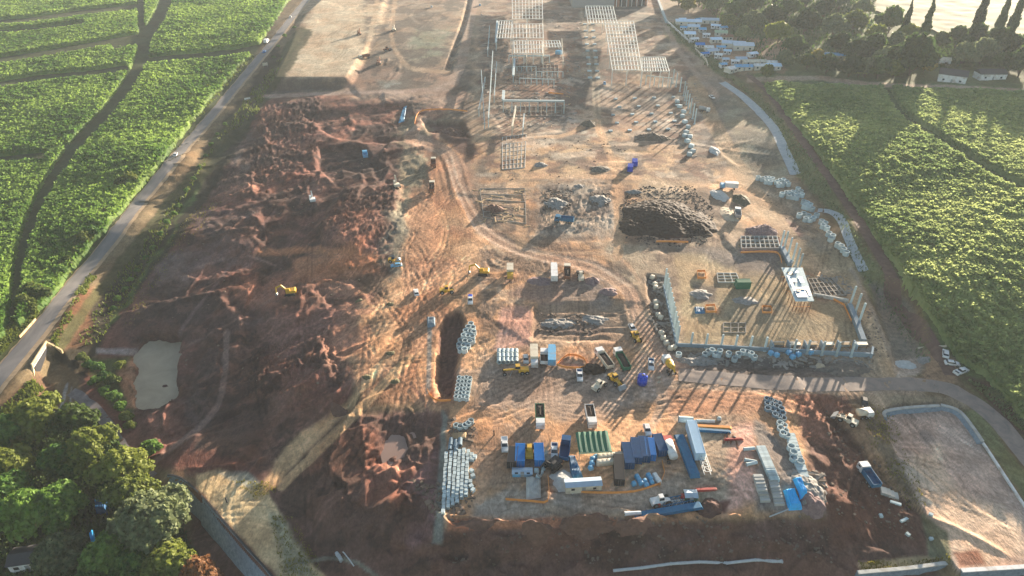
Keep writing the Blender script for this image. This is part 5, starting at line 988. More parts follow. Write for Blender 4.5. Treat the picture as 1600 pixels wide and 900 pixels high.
# ---- containers and cabins
put('cb1', container('blue'), (812,734), (813,700), 'bright blue container with a pale stripe of light, left of the yellow machine'); put('cb1', None, (843,732), (841,700), 'bright blue container standing right of the yellow machine')
put('cn', container('navy', 7.2), (984,738), (976,698), 'navy container at the left end of the block of containers'); put('cn', None, (995,726), (991,694), 'navy container second in the block, behind the white bales'); put('cn', None, (1008,724), (1002,692), 'navy container third in the block, beside the bright blue one')
put('cb1', None, (1017,724), (1012,692), 'bright blue container in the block of navy containers'); put('cn2', container('navy', 6.0), (1036,715), (1024,688), 'navy container turned slightly, at the right end of the block')
put('cn3', container('black', 8.5), (967,758), (965,722), 'black blue container standing in front of the navy block'); put('cdk', container('black', 5.5), (800,728), (802,712), 'black skip beside the bright blue container, facing the white pickup')
put('cab', cabin('offwhite', 9.0, 2.6, 2.4), (893,765), (928,762), 'long low white site cabin at the edge of the sand heap'); put('cab2', cabin('lblue', 5, 2.0, 1.2), (800,741), (832,740), 'flat teal tank in front of the two bright blue containers')
put('cwh', container('paleblue', 12, 2.9), (1090,710), (1080,678), 'long pale blue container lying on the blue girder'); put('ct2', container('green', 5.0, 3.0), (1154,449), (1165,449), 'dark green hut with white roof alone on the unfinished floor'); put('czb', container('lblue', 4.5), (880,85+0), (866,84), 'hazy blue tank by the far steel frame')
# round blue tank
def rtank():
    t = empty('water_tank'); tag(t, 'tank', 'water tank'); MB().cyl((0,0,0),(0,0,2.4),1.3,24).build('body', 'tank', t, True); b = MB().cyl((0,0,2.4),(0,0,2.85),1.3,24,.35).build('lid', 'tank', t, True); MB().cyl((0,0,2.8),(0,0,2.95),.35,12).build('cap', 'black', b); return t
put('rt', rtank, (1003,600), (1003,598), 'round vivid blue water tank alone below the white pickup', sc=1.15)
# green canopy on posts
def canopy():
    t = empty('shade_canopy'); tag(t, 'canopy', 'canopy'); b = MB(); n = 6; w = 8.6
    for k in range(n):
        x0 = -w/2 + k * w / n; x1 = x0 + w / n; xm = (x0 + x1) / 2
        b.add([(x0,-3.3,2.9),(xm,-3.3,3.15),(xm,3.3,3.75),(x0,3.3,3.5)], [(0,1,2,3)]); b.add([(xm,-3.3,3.15),(x1,-3.3,2.9),(x1,3.3,3.5),(xm,3.3,3.75)], [(0,1,2,3)])
    sh = b.build('roof_sheet', 'green', t); sh.modifiers.new('thick', 'SOLIDIFY').thickness = .06
    for k in range(n): x = -w/2 + (k + .5) * w / n; MB().add([(x-.32,-3.32,3.12),(x+.32,-3.32,3.12),(x+.06,3.2,3.80),(x-.06,3.2,3.80)], [(0,1,2,3)]).build('pale_stripe', 'pgreen', t)
    MB().box(-w/2-.1, w/2+.1, -3.45, -3.3, 2.6, 3.0).build('valance', 'pgreen', t)
    for x in (-w/2 + .2, w/2 - .2):
        for y in (-3.1, 3.1): MB().cyl((x,y,0),(x,y,2.9 if y < 0 else 3.5),.07,8).build('post', 'steel', t)
    return t
put('cnp', canopy, (910,704), (942,703), 'green and white striped shade canopy above the container yard')
# white bales, blue crates, junk
def bale(m='white', s=1.5, h=1.2, name='bulk_bag'):
    def f():
        o = MB().box(-s/2, s/2, -s/2, s/2, 0, h, .12, .12).build(name, m); bv = o.modifiers.new('soft', 'BEVEL'); bv.width = .22; bv.segments = 3
        for p in o.data.polygons: p.use_smooth = True
        return tag(o, 'bag', 'bulk bag')
    return f
for i in range(6):
    for j in range(2): putp('bale', bale('offwhite', 1.6, 1.5), 937 + i * 6.4 + j * -1, 717 + j * 9 - i * .6, .05, 'large white bulk bag stacked between the canopy and the navy containers', 'white bulk bags in two rows')
for i, (a, b) in enumerate([(926,719),(925,726),(923,733),(931,716)]): putp('baleb', bale('lblue', 1.4, 1.1), a, b, .3, 'pale blue bag at the end of the white bulk bags', 'pale blue bags')
for i, (a, b) in enumerate([(995,747),(998,752),(1001,757),(990,758),(1007,754),(1010,760),(1013,745),(1016,750),(1018,756)]): putp('ibc', bale('lblue', 1.25, 1.2, 'liquid_crate'), a, b, .35, 'light blue crate in the loose rows below the container block', 'light blue crates below the containers')
for i, (a, b) in enumerate([(1023,745),(1026,750),(1029,754)]): putp('ibcw', bale('white', 1.3, 1.2, 'liquid_crate'), a, b, .35, 'white crate at the right end of the light blue crates', 'white crates below the containers')
for i, (a, b) in enumerate([(838,737),(845,740),(841,746),(848,735)]): putp('wbag', bale('lconc', 1.3, 1.0), a, b, .6 * i, 'pale rumpled bag at the foot of the right bright blue container', 'pale bags by the blue container')
# ---- concrete rings, pipes, culverts
tops = [(698,712,808),(705,708,800),(712,706,796),(718.5,706,790),(725,706,782),(731.5,706,776)]
RW = ['first', 'second', 'third', 'fourth', 'fifth', 'last']
for i, (px, y0, y1) in enumerate(tops):
    py = y0 + (i % 2) * 2
    while py < y1:
        putp('clv', obj_box_culvert('lconc', .88, 1.06, 1.0), px - (py - 706) * .055 + random.uniform(-.6, .6), py, R(90) + random.uniform(-.05, .05), 'pale culvert block in the %s row of the left yard stack' % RW[i], 'long rows of precast culverts'); py += 6.0
for px, py in [(737,713),(738,720),(737,738),(739,746),(742,716),(735,755),(739,768),(736,762)]: putp('clv', None, px, py, random.uniform(0, 3), 'loose precast culvert block beside the long rows', 'loose culvert blocks')
for px, py in [(705,693),(712,696),(719,693),(704,700),(713,701)]: putp('pipeb', obj_pipe('bconc', .6, 2.6), px, py, R(90), 'grey blue concrete pipe at the head of the culvert rows', 'pipes at the head of the culvert rows')
for px, py in [(713,668),(719,670),(727,668),(732,665),(736,661)]: putp('ringA', obj_ring('lconc', .85, 1.2), px, py, 0, 'pale concrete ring in the small cluster above the culvert rows', 'rings above the culvert rows')
for px, py in [(713,683),(722,682)]: putp('pall', bale('wood', 2.4, .7, 'timber_stack'), px, py, 0, 'pale timber stack at the head of the culvert rows', 'timber stacks')
for k, (px, py) in enumerate([(736,510),(732,515),(739,516),(728,521),(735,522),(740,523),(725,528),(731,529),(738,530),(720,536),(727,537),(734,538),(718,543),(725,544),(731,545),(720,550),(726,550),(738,536)]):
    putp('ringB', obj_ring('lconc', 1.0, 1.5), px, py, 0, 'turquoise grey concrete ring in the cluster right of the trench', 'concrete rings right of the trench')
for r_ in range(6):
    for c_ in range(4): putp('ringC', obj_ring('bconc' if 0 else 'lconc', .75, 1.3), 718 + c_ * 5.4 - r_ * 1.0, 594 + r_ * 6.0 + (c_ % 2), 0, 'concrete ring in the tight block below the trench', 'block of concrete rings below the trench')
for r_ in range(3):
    for c_ in range(5): putp('pipeL', obj_pipe('lconc', .72, 1.9), 780 + c_ * 6.6, 552 + r_ * 7, R(90), 'large pipe section in the parallel rows beside the parked trucks', 'parallel rows of large pipes in the yard')
Lr = 'blue grey concrete ring heading the right hand storage rows'
for px, py in [(1198,626),(1204,628),(1210,631),(1199,633),(1206,635),(1212,637),(1216,633),(1199,641),(1207,643),(1214,644),(1220,641),(1222,648),(1211,650),(1217,653),(1223,656)]: putp('ringD', obj_ring('bconc', .95, 1.0), px, py, 0, Lr, 'blue grey rings of the right hand storage')
for px, py in [(1218,664),(1224,668),(1226,676),(1219,672),(1229,683),(1223,680)]: putp('ringE', obj_ring('lconc', 1.0, 1.1), px, py, 0, 'pale concrete ring between the blue grey rings and the slab row', 'pale rings above the slab row')
for px, py, l in [(1235,702,'topmost'),(1239,711,'second'),(1239,720,'third'),(1249,725,'lowest')]: putp('ringF', obj_ring('lconc', 1.05, 1.4), px, py, 0, f'pale upright concrete ring beside the slab row, {l} of the four')
def slab(m='lconc', l=2.6, w=.85, h=.8):
    def f(): return tag(MB().box(-l/2, l/2, -w/2, w/2, 0, h, .04, .04).build('concrete_slab', m), 'slab', 'slab')
    return f
for k in range(13): putp('slbA', slab('lconc', 2.6, 1.15), 1234 + k * 1.75, 682 + k * 5.3, .04, 'pale concrete slab in the right hand row beside the upright rings', 'right hand row of slabs')
for k in range(18): putp('slbB', slab('lconc', 2.5, .72, 1.1), 1188 + k * 1.25, 702 + k * 2.95, .03, 'narrow pale slab in the tight row left of the blue tarpaulin', 'tight row of narrow slabs')
for k in range(8): putp('slbC', slab('concrete', 2.5, .95), 1184 + k * 1.5, 746 + k * 5.3, .03, 'weathered slab in the lower left row of the storage', 'lower left row of weathered slabs'); putp('slbC', None, 1207 + k * 1.4, 752 + k * 5.2, .03, 'weathered slab in the lower right row beside the blue tarpaulin', 'lower right row of weathered slabs')
putp('lbl', obj_pipe('lconc', .45, 3.0), 1170, 703, .1, 'pale beam lying alone left of the tight slab row'); putp('lbl', None, 1172, 722, -.25, 'lower of two pale beams that meet in a wedge'); putp('lbl', None, 1174, 726, .25, 'upper of two pale beams that meet in a wedge', None)
# tarpaulin
def tarp(name, quad, m, hgt, label, seed=0, fold=.35, nf=7):
    n = 26; r = np.random.default_rng(seed); q = [G(*p) for p in quad]; S, T = np.meshgrid(np.linspace(0, 1, n), np.linspace(0, 1, n)); s, t = S.ravel(), T.ravel()
    X = (q[0][0]*(1-s)+q[1][0]*s)*(1-t)+(q[3][0]*(1-s)+q[2][0]*s)*t; Y = (q[0][1]*(1-s)+q[1][1]*s)*(1-t)+(q[3][1]*(1-s)+q[2][1]*s)*t
    e = np.minimum(1, 8 * np.minimum(np.minimum(s, 1-s), np.minimum(t, 1-t))); Z = ground_z(X, Y) + .05 + e * (hgt + fold * np.abs(np.sin(s * nf * 3.14 + 1.5 * noise(s * 3, t * 3, seed))) + .25 * noise(X, Y, seed))
    a = (np.arange(n-1)[:, None] * n + np.arange(n-1)[None]).ravel(); o = npmesh(name, np.stack([X, Y, Z], 1), np.stack([a, a+1, a+n+1, a+n], 1), M[m]); return tag(o, label, 'tarpaulin')
tarp('tarpaulin', [(1223,767),(1240,764),(1254,797),(1232,798)], 'sky', 1.0, 'bright blue tarpaulin over a stack at the bank edge, lower one of the pair', 1)
tarp('tarpaulin', [(1238,750),(1249,749),(1261,778),(1250,782)], 'sky', 1.3, 'bright blue tarpaulin draped higher at the bank edge, upper one of the pair', 2)
tarp('tarpaulin', [(622,193),(630,168),(636,165),(632,190)], 'teal', .5, 'teal sheet hung down the bank at the top of the red cutting', 3)
tarp('tarpaulin', [(888,712),(898,712),(912,748),(893,752)], 'tarp', .4, 'faded navy sheet spread over sloping spoil below the navy lorry', 4)
tarp('tarpaulin', [(667,497),(680,497),(680,510),(668,512)], 'bconc', .6, 'grey blue sheet at the upper corner of the trench', 5)
tarp('tarpaulin', [(822,745),(845,748),(845,778),(822,782)], 'concrete', .3, 'grey sheet on the ground below the teal tank', 6)
tarp('tarpaulin', [(143,842),(149,834),(153,850),(147,858)], 'sky', 2.2, 'turquoise sheet glimpsed between the trees beside the bright green crown', 7)
tarp('tarpaulin', [(1085,480+0),(1100,481),(1102,490),(1086,490)], 'tarp', .1, 'small blue grey sheet on the unfinished floor', 8)
tarp('tarpaulin', [(150,790),(172,790),(170,806),(152,806)], 'navy', 2.6, 'dark navy sheet roof hidden in the wood', 9)
# ---- girders, crane parts
def lattice(L, w, h, m, name='lattice_girder', taper=0):
    def f():
        b = MB(); n = max(4, int(L / 1.6)); hh = L / 2
        for s in (-1, 1):
            for z in (0, h): b.bar((-hh, s * w/2, z + .1), (hh, s * w/2 * (1 - taper), z * (1 - taper) + .1), .16)
        for k in range(n):
            x0 = -hh + k * L / n; x1 = x0 + L / n
            for s in (-1, 1): b.bar((x0, s * w/2, .1), (x1, s * w/2, h + .1), .1)
            b.bar((x0, -w/2, h + .1), (x1, w/2, h + .1), .1); b.bar((x1, -w/2, h + .1), (x1, w/2, h + .1), .1)
        return tag(b.build(name, m), 'girder', 'girder')
    return f
def plate(L, w, h, m, name='steel_girder'):
    def f():
        b = MB(); b.box(-L/2, L/2, -w/2, w/2, 0, h, .6, .15); b.box(-L/2 + .8, L/2 - .8, -w/2 - .12, w/2 + .12, h * .45, h * .55)
        for k in range(int(L / 1.5)): x = -L/2 + 1 + k * (L - 2) / max(1, int(L/1.5) - 1); b.box(x - .06, x + .06, -w/2 - .08, w/2 + .08, .1, h - .1)
        return tag(b.build(name, m), 'girder', 'girder')
    return f
put('pg1', plate(15, 2.6, .9, 'teal'), (1062,688), (1083,740), 'long teal blue steel girder under the pale blue container'); put('lg1', lattice(8, 1.6, 1.2, 'pale'), (1095,710), (1104,738), 'pale lattice frame beside the long teal girder')
put('pg2', plate(11, 1.0, .8, 'teal'), (1077,673), (1144,676), 'straight blue steel girder lying across the top of the girder yard'); put('pg4', plate(11, 1.1, .5, 'orange'), (1080,667), (1144,669), 'orange steel girder parallel to the straight blue one')
put('bl1', obj_pipe('lconc', .9, 4.0), (1060,659), (1082,659), 'thick pale pipe with flared end above the orange girder'); put('bl2', obj_pipe('lconc', .45, 5), (1088,660), (1116,660), 'thin pale pipe in line with the thick pipe'); put('blk', bale('lconc', 1.2, 1.0), (1121,656), (1126,656), 'small pale block at the end of the thin pipe')
put('pg3', plate(18, 2.0, .8, 'teal', 'crane_jib'), (995,805), (1090,795), 'long teal crane jib lying along the lower edge of the yard'); put('lg2', lattice(8, 2.0, 1.5, 'teal', 'crane_mast'), (1038,790), (1075,782), 'teal lattice crane mast piled on the long jib'); put('lg3', lattice(7, 1.8, 1.2, 'pale', 'crane_mast'), (1043,793), (1082,787), 'white lattice crane mast beside the teal one')
put('rd1', bale('red', 1.9, 1.5, 'crane_block'), (1022,790), (1028,790), 'red steel block at the left end of the crane parts'); put('rd2', bale('red', 1.5, 1.4, 'crane_block'), (1066,779), (1070,779), 'red steel block at the top of the crane parts'); put('wh1', loader('white', False), (1030,787), (1038,786), 'white crane cabin beside the red block'); put('gr1', cabin('green', 3, 2.4, 1.8), (1072,779), (1084,779), 'dark green crane cab at the right end of the crane parts'); put('rd3', plate(4.5, .8, .5, 'red'), (1065,793), (1086,791), 'short red girder on top of the teal crane jib')
put('wh2', obj_pipe('white', .5, 4.0), (980,804), (997,804), 'white pipe at the tip of the long teal crane jib')
put('rb1', plate(5.6, .6, .6, 'red'), (1130,688), (1163,687), 'red beam lying crosswise at the upper end of the pink ground', None); put('rb2', plate(6.2, .9, .6, 'red'), (1087,768), (1119,764), 'thicker red beam above the crane parts')
for i, (a, b) in enumerate([((1134,690),(1130,712)),((1138,690),(1137,705)),((1148,695),(1155,722)),((1146,690),(1140,712))]): put('rr', plate(4.6, .3, .25, 'rust'), (a[0], a[1] - 14), (b[0], b[1] - 14), 'thin rusty red strut splayed above the red crosswise beam', 'splayed rusty struts')
put('wb', bale('black', 1.0, .7, 'tyre_stack'), (1146,685), (1148,685), 'small dark tyre stack among the rusty struts'); put('wb', None, (1044,724), (1046,724), 'round dark tyre stack at the tail of the white tanker')
# ---- long pipes at the bottom, posts, debris
def long_pipe(a, b, label, r=.35, m='pipe', lift=0):
    A = G(*a); B = G(*b); n = 6; b_ = MB()
    pts = [(A[0] + (B[0]-A[0]) * k / n, A[1] + (B[1]-A[1]) * k / n) for k in range(n + 1)]; pts = [(x, y, float(ground_z(x, y)) + r + lift) for x, y in pts]
    zf = [max(p[2] for p in pts)] * 0
    for p, q in zip(pts[:-1], pts[1:]): b_.cyl(p, q, r, 12); b_.cyl(tuple(np.array(q) - (np.array(q)-np.array(p)) * .02), q, r * 1.18, 12)
    return tag(b_.build('water_pipe', m, smooth=False), label, 'pipe')
long_pipe((958,893), (1222,879), 'long pale pipe along the foot of the dark bank'); long_pipe((1202,808), (1232,796), 'thin pale pole sticking out below the blue tarpaulin', .16); long_pipe((536,863), (553,885), 'thin pale pole lying on the dark earth beside a short pipe', .14); long_pipe((526,865), (534,878), 'short thick pale pipe lying on the dark earth beside a pole', .42); long_pipe((1200,878), (1222,877), 'short pale pipe end below the dark bank', .3)
for px, py, l in [(1380,763,'leftmost'),(1386,765,'second'),(1392,768,'third'),(1398,771,'last')]: putp('slbD', slab('concrete', 1.4, 2.2, .8), px, py + 6, -.3, f'pale concrete block behind the white lorry, {l} of the four')
for i, (px, py) in enumerate([(1399,787),(1413,813)]): putp('slbE', slab('lconc', 2.6, .7, .5), px, py, -.4 + i * .8, ['pale slab lying on the dark slope under the concrete blocks', 'lower pale slab lying alone on the dark slope'][i])
for i, (px, py) in enumerate([(1376,807),(1418,836),(1454,805),(1455,843)]): putp('wbk', slab('lconc', .8, 1.0, .6), px, py, .5 * i, ['small white block half way down the dark slope', 'small white post block near the bottom of the dark slope', 'small bluish block at the corner of the pale basin', 'small bluish block below the basin corner'][i])
for i, (px, py, l) in enumerate([(355,785,'dark survey post standing on the sandy track by the curved wall'),(772,680,'dark survey post in the open yard above the white pickup')]): putp('pst', lambda: tag(MB().box(-.16, .16, -.16, .16, 0, 1.8).build('survey_post', 'black'), '', 'post'), px, py, 0, l)
def signboard(a, b, label, m='offwhite', h=3.0):
    loc, rz, L = place2(a, b); t = empty('sign_board', loc, rz); tag(t, label, 'sign board'); MB().box(-1.8, 1.8, -.06, .06, 1.0, h).build('panel', m, t)
    for x in (-1.5, 1.5): MB().box(x - .07, x + .07, .07, .2, 0, h - .2).build('post', 'steel', t)
signboard((411,106),(419,104), 'white blank board on posts between the tarred road and the sandy pad'); signboard((382,158),(392,157), 'small pale board near the mouth of the red cutting', 'white', 2.0)
# ---- heaps (things that stand on the ground)
def heap(px, py, rx, ry, h, m, label, seed, cat='soil heap', name='soil_heap', rough=.35, rz=0, plateau=1.0):
    x0, y0, _ = G(px, py); n = 56 if rx < 6 else 160; nr = 24 if rx < 6 else 60; T, S = np.meshgrid(np.linspace(0, 2*math.pi, n, endpoint=False), np.linspace(0, 1, nr)); t, s = T.ravel(), S.ravel()
    wob = 1 + (.13 if rx > 10 else .32) * (fbm(np.cos(t) * 2 + seed, np.sin(t) * 2, 1.0, 3, seed) - .5) * 2; lx, ly = np.cos(t) * s * rx * wob, np.sin(t) * s * ry * wob
    X = x0 + lx * math.cos(rz) - ly * math.sin(rz); Y = y0 + lx * math.sin(rz) + ly * math.cos(rz)
    prof = np.clip((1 - s ** 1.6) * plateau, 0, 1); Z = ground_z(X, Y) - .15 + prof * h * (1 - rough + 2 * rough * fbm(X, Y, max(1.5, rx * .35), 4, seed + 3)) + (s < .98) * .25 * h * rough * (noise(X * 1.2, Y * 1.2, seed) - .3) + (s < .97) * (.9 * (ridged(X, Y, 3.2, 4, seed + 7) - .6) * .35 + .9 * (fbm(X, Y, .9, 2, seed + 9) - .5)) * min(1.0, h / 4)
    i, j = np.meshgrid(np.arange(nr - 1), np.arange(n), indexing='ij'); a = (i * n + j).ravel(); b = (i * n + (j + 1) % n).ravel()
    return tag(npmesh(name, np.stack([X, Y, Z], 1), np.stack([a, a + n, b + n, b], 1), m if not isinstance(m, str) else M[m], smooth=True), label, cat)
def soil(name, c1, c2): return surf_mat(name, c1, c2, 1.0, bump=.6)
sd = soil('black earth', (.030,.019,.014), (.062,.040,.030)); sr = soil('red earth', (.12,.065,.05), (.22,.12,.085)); sg = soil('grey spoil', (.16,.15,.14), (.34,.32,.30)); st = soil('tan sand', (.40,.31,.21), (.55,.45,.33)); sp_ = soil('purple rubble', (.16,.10,.10), (.30,.21,.20)); sw = soil('pale gravel', (.38,.38,.37), (.55,.55,.53))
heap(1036,340, 17.5, 17, 3.6, sd, 'huge black earth stockpile in the upper middle of the site', 3, rough=.22, plateau=1.0); heap(1086,350, 9, 11, 1.8, sd, 'black earth heap attached to the right flank of the huge stockpile', 5, rough=.2, plateau=1.1); heap(992,352, 7, 9, 2.0, sd, 'lower black earth heap at the left foot of the huge stockpile', 6, rough=.5)
heap(1158,313, 4.2, 5.5, 2.2, soil('olive earth', (.09,.08,.05), (.15,.13,.09)), 'dark oval mound on the bright sand near the pale blue lorry', 8); heap(1192,362, 6.5, 5, 2.6, sp_, 'purple rubble heap above the white columns of the unfinished building', 9)
heap(926,577, 4.0, 2.6, 1.8, sd, 'small black heap between the framed pit and the cream tipper truck', 10); heap(1108,796, 3.2, 2.6, 1.6, soil('dark red earth', (.07,.035,.03), (.14,.07,.055)), 'dark red soil cone at the edge of the pink ground', 11)
heap(1090,565, 6, 2.8, 1.5, sg, 'low grey spoil heap at the corner below the white columns', 12); heap(1318,578, 8, 3.4, 1.8, soil('brown spoil', (.11,.09,.08), (.2,.17,.14)), 'brown spoil heap between the building and the gravel road', 13); heap(1283,574, 1.8, 1.6, 1.3, st, 'little pale mound left of the brown spoil heap', 14)
heap(882,752, 3.8, 3.6, 1.0, sw, 'pale gravel heap beside the long low cabin', 15); heap(1270,785, 3.4, 3.0, 1.8, sp_, 'rough rubble pile at the end of the storage rows', 16, 'rubble pile', 'rubble_pile', .6); heap(1265,760, 4.0, 6.0, 1.4, sg, 'grey scrap and rubble strip right of the blue tarpaulins', 17, 'rubble pile', 'rubble_pile', .5, .2)
heap(869,318, 5.5, 5.5, 1.6, sg, 'dark grey broken spoil, left patch in the middle of the site', 18, 'rubble pile', 'rubble_pile', .55); heap(937,312, 4.5, 5.5, 1.6, sg, 'dark grey broken spoil, right patch in the middle of the site', 19, 'rubble pile', 'rubble_pile', .55); heap(990,300, 4, 2, 1.2, sg, 'low grey heap at the upper left of the huge stockpile', 20)
heap(845,258, 3.4, 3, 1.4, sg, 'round grey mound above the spoil patches', 21); heap(938,264, 5, 4, 1.2, soil('grey earth', (.13,.11,.09), (.22,.19,.15)), 'grey brown mound left of the bright blue truck containers', 22); heap(772,327, 4, 3.2, 2.2, sr, 'dark reddish mound beside the curved haul road', 23)
heap(920,195, 5, 4, 2.5, soil('umber earth', (.10,.08,.06), (.17,.14,.10)), 'dark mound on the far site right of the concrete frame', 24); heap(1020,215, 9, 6, 2.5, soil('umber earth dark', (.12,.09,.07), (.2,.15,.11)), 'dark mound in the far right half of the site', 25); heap(700,207, 9, 5, 2.4, sr, 'red spoil mound at the head of the haul road', 26)
heap(905,290, 3, 2, .8, sg, 'small grey heap between the two spoil patches', 27); heap(1095,460, 4.2, 3.2, 1.0, sg, 'grey spoil patch on the unfinished floor', 28, 'rubble pile', 'rubble_pile', .5); heap(1165,455+15, 4.5, 3, .8, sg, 'grey spoil patch below the dark green hut', 29, 'rubble pile', 'rubble_pile', .5)
heap(915,822, 7, 2.4, 2.0, sr, 'reddish tipped earth hump on the lip of the bank, below the cabin', 30); heap(838,824, 4, 2, 1.4, sr, 'smaller reddish hump on the lip of the bank', 31); heap(745,820, 6, 1.6, 1.0, sr, 'low red windrow on the lip of the bank', 32); heap(990,820, 5, 2, 1.3, sr, 'tipped earth hump below the crane jib', 33)
heap(1125,270+35, 4, 6, 1.4, sw, 'pale blue grey gravel spread beside the huge stockpile', 34); heap(1140,335, 4, 9, .7, st, 'pale sand spread running down beside the huge stockpile', 35); heap(1116,235, 3, 6, 1.0, sw, 'pale gravel strip by the far haul road', 36)
heap(950,456, 3.5, 3, 1.4, sp_, 'broken rubble below the cream loader', 37, 'rubble pile', 'rubble_pile', .5); heap(925,440, 3, 3, 1.6, sp_, 'broken rubble right of the cream loader', 38, 'rubble pile', 'rubble_pile', .5); heap(845,440, 5, 3, 1.4, sp_, 'broken rubble left of the long white truck', 39, 'rubble pile', 'rubble_pile', .5)
heap(870,505, 6, 3, 1.0, sg, 'dark broken ground pile inside the banked rectangle, left part', 40, 'rubble pile', 'rubble_pile', .55); heap(930,500, 5, 3, 1.0, sg, 'dark broken ground pile inside the banked rectangle, right part', 41, 'rubble pile', 'rubble_pile', .55)
heap(1415,570, 3.2, 2.6, .9, sw, 'pale gravel heap at the mouth of the ditch beside the road fork', 42); heap(1443,563, 2.0, 2.0, .9, sg, 'small grey heap at the end of the ditch', 43); heap(530,660-15, 3, 2, .9, sr, 'small red heap beside the diagonal dirt track', 44)
for i, (px, py) in enumerate([(560,470),(610,552),(618,595),(574,590),(610,475)]): heap(px, py, 1.6, 1.3, .7, soil('olive tuft %d' % i, (.10,.09,.045), (.18,.15,.08)), ['low tuft mound left of the white car', 'round tuft mound in the middle of the orange flat', 'lower tuft mound of the orange flat', 'tuft mound beside the diagonal track', 'tuft mound below the white car'][i], 50 + i, 'mound')
# ------------------------------------------------------------------ rings scattered along the right hand track and round the building
for px, py in [(1184,281),(1191,283),(1196,282),(1201,282),(1206,283),(1197,287),(1203,288),(1213,288),(1218,286),(1223,285),(1228,288),(1216,292),(1222,292),(1231,291),(1221,307),(1228,305),(1233,305),(1238,304),(1243,307),(1232,310),(1238,311),(1244,312),(1246,299),(1250,303),(1252,308),(1255,319),(1260,321),(1256,326),(1262,328),(1265,324),(1268,330),(1248,340),(1255,338),(1262,341),(1258,346),(1265,347),(1270,345),(1275,340),(1283,350),(1288,353),(1285,357),(1291,360),(1294,369),(1300,373),(1297,377),(1308,386),(1313,389),(1317,394),(1321,399)]:
    putp('ringG', obj_ring('lconc', 1.15, 1.9), px, py, 0, 'upright pale concrete ring in the straggling line beside the grassed slope', 'line of concrete rings along the grassed slope')
for px, py in [(1101,557),(1106,553),(1112,551),(1117,556),(1122,557),(1124,552),(1138,556),(1147,564),(1153,557),(1160,553),(1167,554),(1173,556),(1060,557),(1178,561)]:
    putp('ringH', obj_ring('lconc', .95, 1.4), px, py, 0, 'concrete ring on the dark strip below the row of white columns', 'rings below the building')
for px, py in [(1019,435),(1023,446),(1024,451),(1024,474),(1025,481),(1028,494),(1032,498),(1033,522),(1036,530),(1041,538),(1047,546),(1053,545)]:
    putp('blb', bale('offwhite', 1.7, 1.3), px, py, random.random() * 3, 'pale round bag on the dark strip left of the columns', 'pale bags left of the columns')
for px, py in [(1204,554),(1213,557),(1232,553),(1238,560),(1247,556),(1266,553)]: putp('bll', bale('lblue', 1.6, 1.4), px, py, .4, 'pale blue bag below the lower wall of the building', 'blue bags below the building')
for k, (px, py) in enumerate([(1066,183),(1070,192),(1075,200),(1072,208),(1078,215),(1074,222),(1080,230),(1068,176),(1062,168),(1058,160),(1082,238),(1077,243),(1070,214)]): putp('fcb', bale('lconc', 2.6, 1.6), px, py, k * .7, 'hazy pale concrete block in the far line beside the white columns', 'far line of concrete blocks')
# footings on the far floor
for k in range(9):
    for s in range(2):
        px, py = 914 + s * 12 + k * 1.0, 38 + k * 10.5
        putp('ftg', slab('lconc', 2.8, 2.2, .7), px, py, 0, 'white footing block left of the long steel roof frame', 'white footings beside the long roof frame')
for k in range(5):
    for s in range(4): putp('ftf', slab('lconc', 2.2, 1.6, .6), 962 + s * 30 - k * 2 + (k % 2) * 8, 155 + k * 12.5 - s, 0, 'square footing in the grid before the long roof frame', 'grid of footings')
# ------------------------------------------------------------------ steel and concrete frames
def wz(px, py, z): x, y = P(px, py, z); return np.array([x, y, z])
def roof_frame(quad, zt, nu, nv, label, m='pale', cols=(3, 3), w=.42, name='steel_roof_frame'):
    """open grid of rafters and purlins on columns"""
    q = [wz(a, b, zt) for a, b in quad]; c0 = sum(q) / 4; t = empty(name, (c0[0], c0[1], 0)); tag(t, label, 'steel frame'); q = [p - np.array([c0[0], c0[1], 0]) for p in q]
    pt = lambda u, v: (q[0]*(1-u)+q[1]*u)*(1-v) + (q[3]*(1-u)+q[2]*u)*v
    for i in range(nu + 1): MB().bar(pt(i/nu, 0), pt(i/nu, 1), w, w * 1.4).build('rafter', m, t)
    for j in range(nv + 1): MB().bar(pt(0, j/nv) + np.array([0,0,w*.9]), pt(1, j/nv) + np.array([0,0,w*.9]), w * .8, w * .7).build('purlin', m, t)
    for i in range(cols[0]):
        for j in range(cols[1]):
            if cols[0] > 2 and cols[1] > 2 and 0 < i < cols[0]-1 and 0 < j < cols[1]-1: continue
            p = pt(i/(cols[0]-1), j/(cols[1]-1)); g = float(ground_z(p[0] + c0[0], p[1] + c0[1])); MB().bar((p[0], p[1], g - .3), (p[0], p[1], zt), .4, .4).build('column', m, t)
    return t
roof_frame([(915,10),(958,10),(964,37),(919,37)], 9, 10, 4, 'small steel roof frame against the blue grey hall, upper left of the long frame', cols=(3,2))
roof_frame([(945,34),(990,34),(1003,110),(957,110)], 9, 9, 13, 'long steel roof frame, the largest of the grids, right of the footings', cols=(3,5))
roof_frame([(1003,90),(1039,90),(1046,112),(1003.5,112)], 9, 10, 4, 'short wide steel roof frame at the right foot of the long one', cols=(4,2))
roof_frame([(800,-12),(847,-12),(848,30),(801,30)], 9, 9, 9, 'tall steel roof frame at the top edge of the picture', cols=(3,3))
roof_frame([(780,33),(800,33),(798,60),(776,60)], 8, 5, 4, 'small side roof frame left of the tall ones', cols=(2,2)); roof_frame([(801,38),(848,38),(849,60),(802,60)], 8, 9, 3, 'open steel roof frame in the middle of the left group, few purlins', cols=(3,2)); roof_frame([(803,64),(847,64),(848,84),(804,84)], 8, 10, 3, 'steel roof frame just above the first long white beam', cols=(4,2)); roof_frame([(849,64),(874,64),(877,74),(850,74)], 7, 6, 2, 'narrow steel roof frame projecting to the right of the left group', cols=(2,2))
